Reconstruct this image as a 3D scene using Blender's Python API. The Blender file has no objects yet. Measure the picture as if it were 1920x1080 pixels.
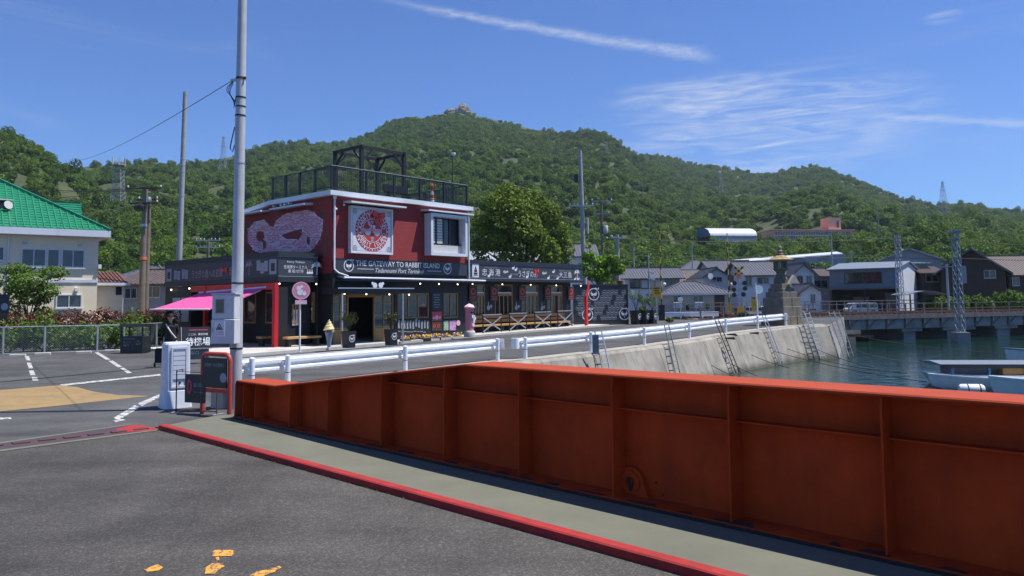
import bpy, bmesh, math, random
import numpy as np
from mathutils import Vector, Matrix
random.seed(7); np.random.seed(7)
R_ = math.radians
SC = bpy.context.scene
COL = SC.collection

# ---------------------------------------------------------------- camera
CAM_H, FPX, PITCH, ROLL = 2.1, 1418.0, R_(4.0), R_(-0.64)
PPY = 562 - FPX * math.tan(PITCH)
cd = bpy.data.cameras.new('camera'); cam = bpy.data.objects.new('camera', cd); COL.objects.link(cam)
cam.matrix_world = Matrix.Translation((0, 0, CAM_H)) @ Matrix.Rotation(math.pi/2 + PITCH, 4, 'X') @ Matrix.Rotation(ROLL, 4, 'Z')
cd.sensor_fit = 'HORIZONTAL'; cd.sensor_width = 36.0; cd.lens = 36.0 * FPX / 1920.0
cd.shift_y = -(540 - PPY) / 1920.0
cd.clip_start = 0.1; cd.clip_end = 6000
SC.camera = cam

# ---------------------------------------------------------------- sky, sun, exposure
SUN_AZ, SUN_EL = R_(88), R_(67)
wd = bpy.data.worlds.new('World'); SC.world = wd; wd.use_nodes = True
def build_world():
    nt = wd.node_tree; N = nt.nodes; L = nt.links
    for n in list(N): N.remove(n)
    def nd(t, **k):
        n = N.new(t)
        for a, b in k.items(): setattr(n, a, b)
        return n
    def mth(op, a, b=None, c=None, clamp=False):
        n = nd('ShaderNodeMath', operation=op); n.use_clamp = clamp
        for i, x in enumerate((a, b, c)):
            if x is None: continue
            if isinstance(x, (int, float)): n.inputs[i].default_value = x
            else: L.new(x, n.inputs[i])
        return n.outputs[0]
    out = nd('ShaderNodeOutputWorld'); bg = nd('ShaderNodeBackground')
    sky = nd('ShaderNodeTexSky', sky_type='NISHITA', sun_disc=False, sun_elevation=SUN_EL, sun_rotation=SUN_AZ,
             altitude=0, air_density=1.0, dust_density=0.0, ozone_density=2.0)
    tc = nd('ShaderNodeTexCoord'); sp = nd('ShaderNodeSeparateXYZ'); L.new(tc.outputs['Generated'], sp.inputs[0])
    X, Y, Z = sp.outputs
    az = mth('MULTIPLY', mth('ARCTAN2', X, Y), 57.29578)          # degrees, 0 = ahead
    el = mth('MULTIPLY', mth('ARCSINE', Z), 57.29578)
    def noise(sx, sy, scale, detail=6, rough=.6, dist=0.0, off=0.0):
        cb = nd('ShaderNodeCombineXYZ'); L.new(mth('MULTIPLY', az, sx), cb.inputs[0]); L.new(mth('MULTIPLY', el, sy), cb.inputs[1]); cb.inputs[2].default_value = off
        n = nd('ShaderNodeTexNoise'); n.inputs['Scale'].default_value = scale; n.inputs['Detail'].default_value = detail
        n.inputs['Roughness'].default_value = rough; n.inputs['Distortion'].default_value = dist; L.new(cb.outputs[0], n.inputs['Vector']); return n.outputs[0]
    def sstep(x, a, b):
        n = nd('ShaderNodeMapRange', interpolation_type='SMOOTHSTEP'); L.new(x, n.inputs[0])
        n.inputs[1].default_value = a; n.inputs[2].default_value = b; return n.outputs[0]
    def streak(a0, e0, a1, e1, w0, w1, bow, off):
        # a thin trail between two directions of the sky
        t = mth('DIVIDE', mth('SUBTRACT', az, a0), a1 - a0)
        line = mth('ADD', mth('ADD', mth('MULTIPLY', t, e1 - e0), e0), mth('MULTIPLY', mth('MULTIPLY', t, mth('SUBTRACT', 1.0, t)), bow))
        wob = mth('MULTIPLY', mth('SUBTRACT', noise(.35, .9, 1.0, 7, .65, .6, off), .5), .9)
        dlt = mth('ABSOLUTE', mth('ADD', mth('SUBTRACT', el, line), wob))
        w = mth('ADD', w0, mth('MULTIPLY', t, w1 - w0))
        m = mth('SUBTRACT', 1.0, sstep(mth('DIVIDE', dlt, w), -.2, 1.0))
        ends = mth('MULTIPLY', sstep(t, 0, .35), mth('SUBTRACT', 1.0, sstep(t, .9, 1.0)))
        return mth('MULTIPLY', mth('MULTIPLY', m, ends), mth('ADD', .45, mth('MULTIPLY', sstep(noise(1.2, 3.5, 1.3, 6, .7, .3, off + 3), .3, .7), .55)))
    s1 = streak(-12.5, 22.3, 16.2, 17.2, .35, .75, 1.4, 1.0)
    s2 = streak(24.5, 12.4, 36.0, 10.4, .35, .45, .2, 9.0)
    # cirrus veil
    def patch(ca, ce, ra, re, lo, hi, off):
        q = mth('ADD', mth('POWER', mth('DIVIDE', mth('SUBTRACT', az, ca), ra), 2), mth('POWER', mth('DIVIDE', mth('SUBTRACT', mth('ADD', el, mth('MULTIPLY', az, -.01)), ce), re), 2))
        return mth('MULTIPLY', mth('SUBTRACT', 1.0, sstep(q, .05, 1.0)), sstep(noise(.16, 1.1, 1.1, 7, .62, 1.2, off), lo, hi))
    c1 = patch(19.0, 12.2, 13.5, 4.6, .30, 1.0, 20.0)
    c2 = patch(14.5, 14.7, 8.5, 1.5, .32, .9, 25.0)
    c3 = patch(30.5, 17.6, 1.6, .5, .35, .7, 31.0)
    c4 = mth('MULTIPLY', sstep(noise(.05, .25, 1.0, 5, .6, 1.0, 40.0), .55, .85), .10)
    cl = mth('ADD', mth('ADD', mth('MULTIPLY', s1, .50), mth('MULTIPLY', s2, .42)), mth('ADD', mth('MULTIPLY', c1, .85), mth('ADD', mth('MULTIPLY', c2, .7), mth('ADD', mth('MULTIPLY', c3, .3), c4))), clamp=True)
    hs = nd('ShaderNodeVectorMath', operation='MULTIPLY'); hs.inputs[1].default_value = SKY_TINT
    L.new(sky.outputs[0], hs.inputs[0])
    mx = nd('ShaderNodeMix', data_type='RGBA'); L.new(cl, mx.inputs['Factor']); L.new(hs.outputs[0], mx.inputs[6])
    mx.inputs[7].default_value = (CLOUD, CLOUD * 1.03, CLOUD * 1.1, 1)
    L.new(mx.outputs[2], bg.inputs['Color']); bg.inputs['Strength'].default_value = SKY_STRENGTH; L.new(bg.outputs[0], out.inputs['Surface'])
SKY_STRENGTH, SKY_TINT, CLOUD = 0.084, (.47, .74, 1.24), 7.5
build_world()
sl = bpy.data.lights.new('sun', 'SUN'); sl.energy = 5.0; sl.angle = R_(.53); sl.color = (1, .955, .88)
sun = bpy.data.objects.new('sun', sl); COL.objects.link(sun)
sun.rotation_euler = Vector((math.sin(SUN_AZ)*math.cos(SUN_EL), math.cos(SUN_AZ)*math.cos(SUN_EL), math.sin(SUN_EL))).to_track_quat('Z', 'Y').to_euler()
sun.location = (60, 10, 90)
SC.view_settings.view_transform = 'Standard'; SC.view_settings.look = 'None'
SC.view_settings.exposure = 0.42; SC.view_settings.gamma = 1.0; SC.view_settings.use_curve_mapping = False
SC.render.engine = 'CYCLES'; SC.cycles.use_denoising = True; SC.cycles.max_bounces = 6; SC.cycles.transparent_max_bounces = 12
SC.cycles.caustics_reflective = False; SC.cycles.caustics_refractive = False; SC.cycles.sample_clamp_indirect = 6

# ---------------------------------------------------------------- survey helpers: photo bearings -> places on the ground, walls, at distances
CM = np.array(cam.matrix_world.to_3x3()); CO = np.array([0, 0, CAM_H])
FAZ = R_(41.5)
U = np.array([math.sin(FAZ), math.cos(FAZ), 0]); V = np.array([-math.cos(FAZ), math.sin(FAZ), 0])   # along / behind the terminal front
M0 = np.array([-8.38, 35.09, 0.0])                                                                   # front left corner of the main block
def gz(p): return max(0.0, min(.39, .013 * float((np.array([p[0], p[1], 0]) - M0) @ U)))             # the quay rises slightly away from the ramp
def ray(px, py): return CM @ np.array([px - 960., -(py - PPY), -FPX])
def G(px, py, z=None):
    d = ray(px, py); zz = 0.0 if z is None else z
    for _ in range(1 if z is not None else 25):
        p = CO + d * (zz - CAM_H) / d[2]
        if z is None: zz = gz(p)
    return p
def at(px, py, y): d = ray(px, py); return CO + d * y / d[1]
def onp(px, py, p0, n):
    d = ray(px, py); n = np.array(n, float); return CO + d * ((np.array(p0) - CO) @ n) / (d @ n)
def hgt(px, py, p):                                                                                   # height of a bearing above place p
    d = ray(px, py); return float(CO[2] + d[2] / math.hypot(d[0], d[1]) * math.hypot(p[0], p[1]))
def fa(px, py, b=0.0):
    p = onp(px, py, M0 + V * b, V) - M0; return float(p @ U), float(p[2])
def sb(px, py, a=0.0):
    p = onp(px, py, M0 + U * a, U) - M0; return float(p @ V), float(p[2])

# ---------------------------------------------------------------- materials
MATS = {}
def mat(name, col, rough=.6, metal=0.0, var=.12, scale=4.0, bump=0.0, bscale=None, spec=.5, emit=None, estr=0, dirt=0.0, dirtcol=(.05, .04, .03), streak=False, detail=5):
    if name in MATS: return MATS[name]
    m = bpy.data.materials.new(name); m.use_nodes = True; nt = m.node_tree; N = nt.nodes; L = nt.links
    p = N['Principled BSDF']; p.inputs['Roughness'].default_value = rough; p.inputs['Metallic'].default_value = metal
    p.inputs['Specular IOR Level'].default_value = spec
    tc = N.new('ShaderNodeTexCoord'); src = tc.outputs['Object']
    nz = N.new('ShaderNodeTexNoise'); nz.inputs['Scale'].default_value = scale; nz.inputs['Detail'].default_value = detail; nz.inputs['Roughness'].default_value = .65
    L.new(src, nz.inputs['Vector'])
    mr = N.new('ShaderNodeMapRange'); mr.inputs[1].default_value = .3; mr.inputs[2].default_value = .7; mr.inputs[3].default_value = 1 - var; mr.inputs[4].default_value = 1 + var
    L.new(nz.outputs[0], mr.inputs[0])
    mm = N.new('ShaderNodeVectorMath'); mm.operation = 'SCALE'; mm.inputs[0].default_value = col; L.new(mr.outputs[0], mm.inputs['Scale'])
    last = mm.outputs[0]
    if dirt > 0:
        n2 = N.new('ShaderNodeTexNoise'); n2.inputs['Scale'].default_value = scale * .6; n2.inputs['Detail'].default_value = 8; n2.inputs['Roughness'].default_value = .7
        if streak:
            mp = N.new('ShaderNodeMapping'); mp.inputs['Scale'].default_value = (4, 4, .35); L.new(src, mp.inputs[0]); L.new(mp.outputs[0], n2.inputs['Vector'])
        else: L.new(src, n2.inputs['Vector'])
        r2 = N.new('ShaderNodeMapRange'); r2.inputs[1].default_value = .48; r2.inputs[2].default_value = .78; r2.inputs[3].default_value = 0; r2.inputs[4].default_value = dirt; L.new(n2.outputs[0], r2.inputs[0])
        mx = N.new('ShaderNodeMix'); mx.data_type = 'RGBA'; L.new(r2.outputs[0], mx.inputs['Factor']); L.new(last, mx.inputs[6]); mx.inputs[7].default_value = (*dirtcol, 1); last = mx.outputs[2]
    L.new(last, p.inputs['Base Color'])
    if bump > 0:
        nb = N.new('ShaderNodeTexNoise'); nb.inputs['Scale'].default_value = bscale or scale * 8; nb.inputs['Detail'].default_value = 4; L.new(src, nb.inputs['Vector'])
        bp = N.new('ShaderNodeBump'); bp.inputs['Strength'].default_value = bump; bp.inputs['Distance'].default_value = .02; L.new(nb.outputs[0], bp.inputs['Height']); L.new(bp.outputs[0], p.inputs['Normal'])
    if emit: p.inputs['Emission Color'].default_value = (*emit, 1); p.inputs['Emission Strength'].default_value = estr
    MATS[name] = m; return m
def N_(m): return m.node_tree.nodes, m.node_tree.links, m.node_tree.nodes['Principled BSDF']
M = MATS

# ---------------------------------------------------------------- mesh builder
class MB:
    def __init__(s): s.v = []; s.f = []; s.m = []; s.mi = 0
    def add(s, vs, fs):
        o = len(s.v); s.v += [tuple(map(float, x)) for x in vs]; s.f += [tuple(o + i for i in f) for f in fs]; s.m += [s.mi] * len(fs); return s
    def box(s, x0, x1, y0, y1, z0, z1):
        return s.add([(x0,y0,z0),(x1,y0,z0),(x1,y1,z0),(x0,y1,z0),(x0,y0,z1),(x1,y0,z1),(x1,y1,z1),(x0,y1,z1)],
                     [(0,3,2,1),(4,5,6,7),(0,1,5,4),(1,2,6,5),(2,3,7,6),(3,0,4,7)])
    def cbox(s, x0, x1, y0, y1, z0, z1, c=.01):                      # box with chamfered vertical and top edges
        q = [(x0+c,y0),(x1-c,y0),(x1,y0+c),(x1,y1-c),(x1-c,y1),(x0+c,y1),(x0,y1-c),(x0,y0+c)]
        cx, cy = (x0+x1)/2, (y0+y1)/2
        def ins(p): return (p[0] + (c if p[0] < cx else -c), p[1] + (c if p[1] < cy else -c))
        vs = [(*p, z0) for p in q] + [(*p, z1-c) for p in q] + [(*ins(p), z1) for p in q]
        fs = [tuple(range(7,-1,-1)), tuple(range(16,24))]
        for k in (0, 8):
            for i in range(8): j = (i+1) % 8; fs.append((k+i, k+j, k+8+j, k+8+i))
        return s.add(vs, fs)
    def beam(s, p0, p1, w, h, up=(0,0,1)):
        p0 = np.array(p0, float); p1 = np.array(p1, float); d = p1 - p0; d /= np.linalg.norm(d); up = np.array(up, float)
        x = np.cross(d, up)
        if np.linalg.norm(x) < 1e-4: x = np.cross(d, (1,0,0))
        x /= np.linalg.norm(x); y = np.cross(x, d); a = x*w/2; b = y*h/2
        return s.add([p0-a-b,p0+a-b,p0+a+b,p0-a+b,p1-a-b,p1+a-b,p1+a+b,p1-a+b], [(0,1,2,3),(4,7,6,5),(0,4,5,1),(1,5,6,2),(2,6,7,3),(3,7,4,0)])
    def tube(s, p0, p1, r0, r1=None, n=10, caps=True):
        return s.path([p0, p1], [r0, r0 if r1 is None else r1], n, caps)
    def path(s, pts, r, n=6, caps=True):
        pts = [np.array(p, float) for p in pts]; k = len(pts); rs = r if isinstance(r, (list, tuple)) else [r]*k
        ring = []; px = None
        for i in range(k):
            d = pts[min(i+1,k-1)] - pts[max(i-1,0)]; d = d/(np.linalg.norm(d)+1e-9)
            if px is None:
                px = np.cross(d, (0,0,1))
                if np.linalg.norm(px) < 1e-3: px = np.cross(d, (0,1,0))
            px = px - d*(px@d); px /= np.linalg.norm(px)+1e-9; py = np.cross(d, px)
            ring += [pts[i] + rs[i]*(px*math.cos(t) + py*math.sin(t)) for t in (2*math.pi*j/n for j in range(n))]
        fs = []
        for i in range(k-1):
            for j in range(n): q = (j+1) % n; fs.append((i*n+j, i*n+q, (i+1)*n+q, (i+1)*n+j))
        if caps: fs += [tuple(range(n-1,-1,-1)), tuple((k-1)*n+j for j in range(n))]
        return s.add(ring, fs)
    def lathe(s, prof, n=16, c=(0,0,0), sx=1, sy=1):
        vs = [(c[0]+r*sx*math.cos(2*math.pi*j/n), c[1]+r*sy*math.sin(2*math.pi*j/n), c[2]+z) for r, z in prof for j in range(n)]
        k = len(prof); fs = [(i*n+j, i*n+(j+1)%n, (i+1)*n+(j+1)%n, (i+1)*n+j) for i in range(k-1) for j in range(n)]
        fs += [tuple(range(n-1,-1,-1)), tuple((k-1)*n+j for j in range(n))]
        return s.add(vs, fs)
    def prism(s, pts, o, x, y, t):                                   # 2-D outline in plane (o; x, y), extruded by vector t
        o, x, y, t = (np.array(q, float) for q in (o, x, y, t)); n = len(pts)
        a = [o + x*p[0] + y*p[1] for p in pts]; b = [q + t for q in a]
        return s.add(a + b, [tuple(range(n-1,-1,-1)), tuple(range(n, 2*n))] + [(i, (i+1)%n, n+(i+1)%n, n+i) for i in range(n)])
    def poly(s, pts): return s.add(pts, [tuple(range(len(pts)))])
    def sphere(s, c, r, n=8, sz=1.0):
        k = max(4, n//2+1); prof = [(max(r*math.sin(math.pi*i/k), 1e-3), -r*sz*math.cos(math.pi*i/k)) for i in range(k+1)]
        return s.lathe(prof, n, c)
    def build(s, name, mt, parent=None, smooth=False, loc=None, rotz=None, **props):
        me = bpy.data.meshes.new(name); me.from_pydata(s.v, [], s.f)
        ms = mt if isinstance(mt, (list, tuple)) else [mt]
        for q in ms: me.materials.append(q)
        if len(ms) > 1: me.polygons.foreach_set('material_index', s.m)
        if smooth:
            me.polygons.foreach_set('use_smooth', [True]*len(s.f))
            try: me.set_sharp_from_angle(angle=R_(38))
            except Exception: pass
        me.update(); return link(name, me, parent, loc, rotz, **props)
def link(name, data, parent=None, loc=None, rotz=None, **props):
    o = bpy.data.objects.new(name, data); COL.objects.link(o)
    if parent is not None: o.parent = parent
    if loc is not None: o.location = [float(x) for x in loc]
    if rotz is not None: o.rotation_euler = (0, 0, rotz)
    for k, v in props.items(): o[k] = v
    return o
def bx(*a): return MB().box(*a)
def tag(o, label, cat, group=None):
    o['label'] = label; o['category'] = cat
    if group: o['group'] = group
    return o
def thing(name, label, cat, loc=(0,0,0), rotz=0.0, group=None):
    return tag(link(name, None, None, loc, rotz), label, cat, group)
def struct(o): o['kind'] = 'structure'; return o
def copy_tree(o, parent=None):
    c = o.copy(); COL.objects.link(c)
    if parent is not None: c.parent = parent
    for ch in [q for q in bpy.data.objects if q.parent == o]: copy_tree(ch, c)
    return c
def catenary(a, b, sag, n=14):
    a = np.array(a, float); b = np.array(b, float)
    return [a + (b-a)*t - np.array([0,0,sag*4*t*(1-t)]) for t in np.linspace(0, 1, n)]
def text(body, parent, mt, o, x, y, h=None, w=None, name='lettering', align='CENTER', lift=.0, spacing=1.0, shear=0.0, vertical=False, bold=0.0):
    """flat print: body set in the plane (o; x, y) with letter height h and, if given, total width w"""
    c = bpy.data.curves.new('t', 'FONT'); c.body = body; c.align_x = align; c.align_y = 'CENTER'; c.resolution_u = 2; c.space_character = spacing; c.shear = shear; c.offset = bold
    t = bpy.data.objects.new('t', c); COL.objects.link(t); bpy.context.view_layer.update()
    me = bpy.data.meshes.new_from_object(t.evaluated_get(bpy.context.evaluated_depsgraph_get()))
    bpy.data.objects.remove(t); bpy.data.curves.remove(c)
    n = len(me.vertices)
    if n == 0: return None
    a = np.empty(n*3); me.vertices.foreach_get('co', a); a = a.reshape(-1, 3)
    lo, hi = a.min(0), a.max(0); cen = (lo+hi)/2
    sy = h/(hi[1]-lo[1]) if h else w/(hi[0]-lo[0]); sx = w/(hi[0]-lo[0]) if w else sy
    o, x, y = (np.array(q, float) for q in (o, x, y)); nrm = np.cross(x, y)
    q = o + np.outer((a[:,0]-cen[0])*sx, x) + np.outer((a[:,1]-cen[1])*sy, y) + nrm*lift
    me.vertices.foreach_set('co', q.ravel()); me.materials.clear(); me.materials.append(mt); me.update()
    return link(name, me, parent)
def disc(b, o, x, y, r0, r1=0.0, n=32, t=.004, sx=1.0):              # flat disc or ring standing t proud of the plane
    o, x, y = (np.array(q, float) for q in (o, x, y)); nr = np.cross(x, y)*t
    pts = lambda r, k: [o + nr*k + x*r*sx*math.cos(2*math.pi*i/n) + y*r*math.sin(2*math.pi*i/n) for i in range(n)]
    if r1 <= 0: b.add(pts(r0,1)+pts(r0,0), [tuple(range(n))] + [(i,n+i,n+(i+1)%n,(i+1)%n) for i in range(n)])
    else: b.add(pts(r0,1)+pts(r1,1)+pts(r0,0), [(i,(i+1)%n,n+(i+1)%n,n+i) for i in range(n)] + [(i,2*n+i,2*n+(i+1)%n,(i+1)%n) for i in range(n)])
    return b
# ================================================================ materials used throughout
def asphalt(name, col, speck):
    m = mat(name, col, .88, var=.16, scale=1.3, bump=.35, bscale=130, dirt=.35, dirtcol=tuple(c*.55 for c in col), spec=.25)
    N, L, p = N_(m); tc = next(n for n in N if n.type == 'TEX_COORD')
    v = N.new('ShaderNodeTexVoronoi'); v.inputs['Scale'].default_value = 55; L.new(tc.outputs['Object'], v.inputs['Vector'])
    r = N.new('ShaderNodeMapRange'); r.inputs[1].default_value = .55; r.inputs[2].default_value = 1.0; r.inputs[4].default_value = speck; L.new(v.outputs['Color'], r.inputs[0])
    nz = N.new('ShaderNodeTexNoise'); nz.inputs['Scale'].default_value = 160; nz.inputs['Detail'].default_value = 2; L.new(tc.outputs['Object'], nz.inputs['Vector'])
    r2 = N.new('ShaderNodeMapRange'); r2.inputs[1].default_value = .35; r2.inputs[2].default_value = .7; r2.inputs[3].default_value = -.4; r2.inputs[4].default_value = .55; L.new(nz.outputs[0], r2.inputs[0])
    ad = N.new('ShaderNodeMath'); ad.operation = 'ADD'; L.new(r.outputs[0], ad.inputs[0]); L.new(r2.outputs[0], ad.inputs[1])
    a1 = N.new('ShaderNodeMath'); a1.operation = 'ADD'; a1.inputs[1].default_value = 1; L.new(ad.outputs[0], a1.inputs[0])
    n3 = N.new('ShaderNodeTexNoise'); n3.inputs['Scale'].default_value = .22; n3.inputs['Detail'].default_value = 7; n3.inputs['Roughness'].default_value = .6; n3.inputs['Distortion'].default_value = .8; L.new(tc.outputs['Object'], n3.inputs['Vector'])
    r3 = N.new('ShaderNodeMapRange'); r3.inputs[1].default_value = .32; r3.inputs[2].default_value = .68; r3.inputs[3].default_value = .72; r3.inputs[4].default_value = 1.22; L.new(n3.outputs[0], r3.inputs[0])
    mp3 = N.new('ShaderNodeMapping'); mp3.inputs['Rotation'].default_value = (0, 0, .77); mp3.inputs['Scale'].default_value = (.12, 1.6, 1); L.new(tc.outputs['Object'], mp3.inputs[0])      # faint wheel tracks along the ramp
    n4 = N.new('ShaderNodeTexNoise'); n4.inputs['Scale'].default_value = .9; n4.inputs['Detail'].default_value = 3; L.new(mp3.outputs[0], n4.inputs['Vector'])
    r4 = N.new('ShaderNodeMapRange'); r4.inputs[1].default_value = .35; r4.inputs[2].default_value = .65; r4.inputs[3].default_value = .86; r4.inputs[4].default_value = 1.1; L.new(n4.outputs[0], r4.inputs[0])
    vc = N.new('ShaderNodeTexVoronoi'); vc.feature = 'DISTANCE_TO_EDGE'; vc.inputs['Scale'].default_value = .28; nw = N.new('ShaderNodeVectorMath'); nw.operation = 'MULTIPLY_ADD'; L.new(n3.outputs['Color'], nw.inputs[0]); nw.inputs[1].default_value = (1.6, 1.6, 0); L.new(tc.outputs['Object'], nw.inputs[2]); L.new(nw.outputs[0], vc.inputs['Vector'])
    r5 = N.new('ShaderNodeMapRange'); r5.inputs[1].default_value = 0; r5.inputs[2].default_value = .004; r5.inputs[3].default_value = .82; r5.inputs[4].default_value = 1; L.new(vc.outputs['Distance'], r5.inputs[0])
    for q in (r3, r4, r5):
        mq = N.new('ShaderNodeMath'); mq.operation = 'MULTIPLY'; L.new(a1.outputs[0], mq.inputs[0]); L.new(q.outputs[0], mq.inputs[1]); a1 = mq
    old = p.inputs['Base Color'].links[0].from_socket
    sc = N.new('ShaderNodeVectorMath'); sc.operation = 'SCALE'; L.new(old, sc.inputs[0]); L.new(a1.outputs[0], sc.inputs['Scale']); L.new(sc.outputs[0], p.inputs['Base Color'])
    return m
asphalt('asphalt_deck', (.066, .062, .057), .9)
asphalt('asphalt_road', (.080, .080, .081), .4)
def worn(name, col, base, lo, hi, scale=6):
    m = mat(name, col, .8, var=.1, scale=3, bump=.15, bscale=90)
    N, L, p = N_(m); tc = next(n for n in N if n.type == 'TEX_COORD')
    nz = N.new('ShaderNodeTexNoise'); nz.inputs['Scale'].default_value = scale; nz.inputs['Detail'].default_value = 9; nz.inputs['Roughness'].default_value = .75; L.new(tc.outputs['Object'], nz.inputs['Vector'])
    r = N.new('ShaderNodeMapRange'); r.inputs[1].default_value = lo; r.inputs[2].default_value = hi; L.new(nz.outputs[0], r.inputs[0])
    old = p.inputs['Base Color'].links[0].from_socket
    mx = N.new('ShaderNodeMix'); mx.data_type = 'RGBA'; L.new(r.outputs[0], mx.inputs['Factor']); L.new(old, mx.inputs[6]); mx.inputs[7].default_value = (*base, 1); L.new(mx.outputs[2], p.inputs['Base Color'])
    return m
worn('paint_white', (.58, .58, .57), (.1, .1, .1), .44, .6, 7)
worn('paint_tan', (.30, .20, .08), (.16, .12, .07), .45, .75, 1.8)
worn('paint_orange', (.72, .32, .04), (.08, .076, .07), .47, .58, 26)
worn('joint_steel', (.085, .035, .042), (.045, .042, .05), .42, .6, 4)
mat('concrete', (.33, .31, .27), .85, var=.18, scale=1.5, bump=.25, bscale=30, dirt=.35, dirtcol=(.14, .13, .11))
mat('concrete_light', (.5, .48, .44), .85, var=.1, scale=2, bump=.15, bscale=40, dirt=.25, dirtcol=(.25, .23, .2))
mat('walk_grey', (.135, .137, .102), .85, var=.12, scale=1.2, bump=.2, bscale=120, dirt=.4, dirtcol=(.085, .085, .065), detail=8)
mat('quay', (.31, .285, .24), .9, var=.28, scale=.9, bump=.5, bscale=14, dirt=.9, dirtcol=(.12, .11, .09), streak=True, detail=9)
def tide(m, z0, z1, col):
    N, L, p = N_(m); tc = next(n for n in N if n.type == 'TEX_COORD'); sp = N.new('ShaderNodeSeparateXYZ'); L.new(tc.outputs['Object'], sp.inputs[0])
    nz = N.new('ShaderNodeTexNoise'); nz.inputs['Scale'].default_value = 1.3; nz.inputs['Detail'].default_value = 6; L.new(tc.outputs['Object'], nz.inputs['Vector'])
    ad = N.new('ShaderNodeMath'); ad.operation = 'MULTIPLY_ADD'; ad.inputs[1].default_value = .5; L.new(nz.outputs[0], ad.inputs[0]); L.new(sp.outputs[2], ad.inputs[2])
    r = N.new('ShaderNodeMapRange'); r.inputs[1].default_value = z0+.25; r.inputs[2].default_value = z1+.25; r.inputs[3].default_value = .85; r.inputs[4].default_value = 0; L.new(ad.outputs[0], r.inputs[0])
    old = p.inputs['Base Color'].links[0].from_socket; mx = N.new('ShaderNodeMix'); mx.data_type = 'RGBA'; L.new(r.outputs[0], mx.inputs['Factor']); L.new(old, mx.inputs[6]); mx.inputs[7].default_value = (*col, 1); L.new(mx.outputs[2], p.inputs['Base Color'])
tide(M['quay'], -1.62, -1.25, (.055, .055, .035))
mat('girder_red', (.43, .050, .008), .75, var=.2, scale=2.2, bump=.06, bscale=25, dirt=.55, dirtcol=(.20, .028, .016), streak=True, spec=.15)
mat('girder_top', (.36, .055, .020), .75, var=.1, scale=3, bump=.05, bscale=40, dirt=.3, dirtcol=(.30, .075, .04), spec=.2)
mat('kerb_red', (.33, .020, .018), .8, var=.2, scale=5, dirt=.75, dirtcol=(.14, .02, .02), bump=.1)
mat('rust', (.12, .05, .03), .9, var=.4, scale=8, bump=.3)
mat('black_scale', (.018, .017, .018), .8, var=.5, scale=9, bump=.4)
mat('rail_white', (.80, .82, .85), .35, var=.05, scale=3, dirt=.32, dirtcol=(.42, .38, .33))
mat('galv', (.45, .47, .5), .45, metal=.6, var=.12, scale=6)
mat('pole_paint', (.50, .52, .55), .5, var=.1, scale=3, dirt=.6, dirtcol=(.26, .15, .08), streak=True)
mat('pole_concrete', (.33, .34, .36), .8, var=.12, scale=3, dirt=.3, dirtcol=(.18, .18, .18))
mat('pole_old', (.19, .155, .12), .9, var=.25, scale=4, dirt=.3, dirtcol=(.35, .3, .22))
mat('meter_white', (.62, .63, .64), .45, var=.06, scale=5, dirt=.2, dirtcol=(.4, .38, .35))
mat('navy', (.021, .025, .034), .55, var=.15, scale=2, bump=.05, bscale=8)
mat('navy_band', (.042, .048, .062), .5, var=.12, scale=2)
mat('black_wall', (.011, .012, .015), .6, var=.2, scale=2.5, bump=.06, bscale=10)
mat('black_steel', (.014, .017, .022), .45, var=.15, scale=4)
mat('red_paint', (.50, .012, .018), .45, var=.1, scale=3)
mat('white_trim', (.66, .7, .76), .45, var=.06, scale=3, dirt=.2, dirtcol=(.42, .42, .42))
mat('white_print', (.74, .76, .80), .6, var=.05, scale=6)
mat('grey_print', (.30, .33, .38), .6, var=.1, scale=6)
mat('timber', (.36, .20, .065), .55, var=.2, scale=7, bump=.08, dirt=.25, dirtcol=(.2, .1, .03))
mat('timber_dark', (.075, .04, .02), .6, var=.25, scale=7)
mat('bench_wood', (.48, .27, .09), .5, var=.18, scale=8, bump=.08)
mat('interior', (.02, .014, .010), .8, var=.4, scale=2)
mat('pink_awning', (.80, .10, .32), .7, var=.06, scale=2)
mat('pink', (.72, .25, .33), .5, var=.08, scale=4)
mat('pink_pale', (.78, .48, .55), .55, var=.12, scale=5)
mat('pink_red', (.55, .06, .10), .5, var=.1, scale=4)
mat('bow_red', (.72, .04, .03), .45, var=.1, scale=4)
mat('lilac', (.80, .62, .70), .6, var=.12, scale=6)
mat('gold', (.75, .52, .16), .35, var=.1, scale=4)
mat('cone_grey', (.33, .36, .42), .5, var=.1, scale=4)
mat('cream_ice', (.80, .70, .48), .45, var=.05, scale=4)
mat('bulb', (1, .8, .5), .4, emit=(1, .75, .4), estr=4)
mat('leaf_pot', (.11, .13, .035), .6, var=.35, scale=9)
mat('soil', (.05, .035, .02), .9, var=.3, scale=8)
mat('yellow', (.70, .40, .02), .5, var=.08, scale=4)
mat('orange_lamp', (.75, .22, .05), .5, var=.1)
mat('dark_lens', (.008, .008, .01), .2)
mat('tyre', (.012, .012, .013), .85, var=.2)
mat('chrome', (.6, .6, .62), .2, metal=1.0, var=.05)
mat('car_white', (.75, .77, .8), .2, var=.03, scale=2)
mat('car_silver', (.42, .45, .5), .25, metal=.5, var=.03)
mat('stone', (.22, .19, .145), .9, var=.25, scale=2.2, bump=.4, bscale=12, dirt=.4, dirtcol=(.1, .085, .065))
mat('stone_bronze', (.12, .115, .085), .7, var=.25, scale=3, bump=.2)
mat('roof_tan', (.30, .21, .10), .8, var=.2, scale=4)
mat('wall_white', (.60, .62, .66), .8, var=.06, scale=1.5, dirt=.15, dirtcol=(.4, .4, .4))
mat('wall_beige', (.50, .47, .42), .8, var=.07, scale=1.5, dirt=.2, dirtcol=(.33, .3, .26))
mat('wall_cream', (.82, .72, .52), .8, var=.05, scale=1.2, dirt=.15, dirtcol=(.45, .41, .33))
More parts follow.
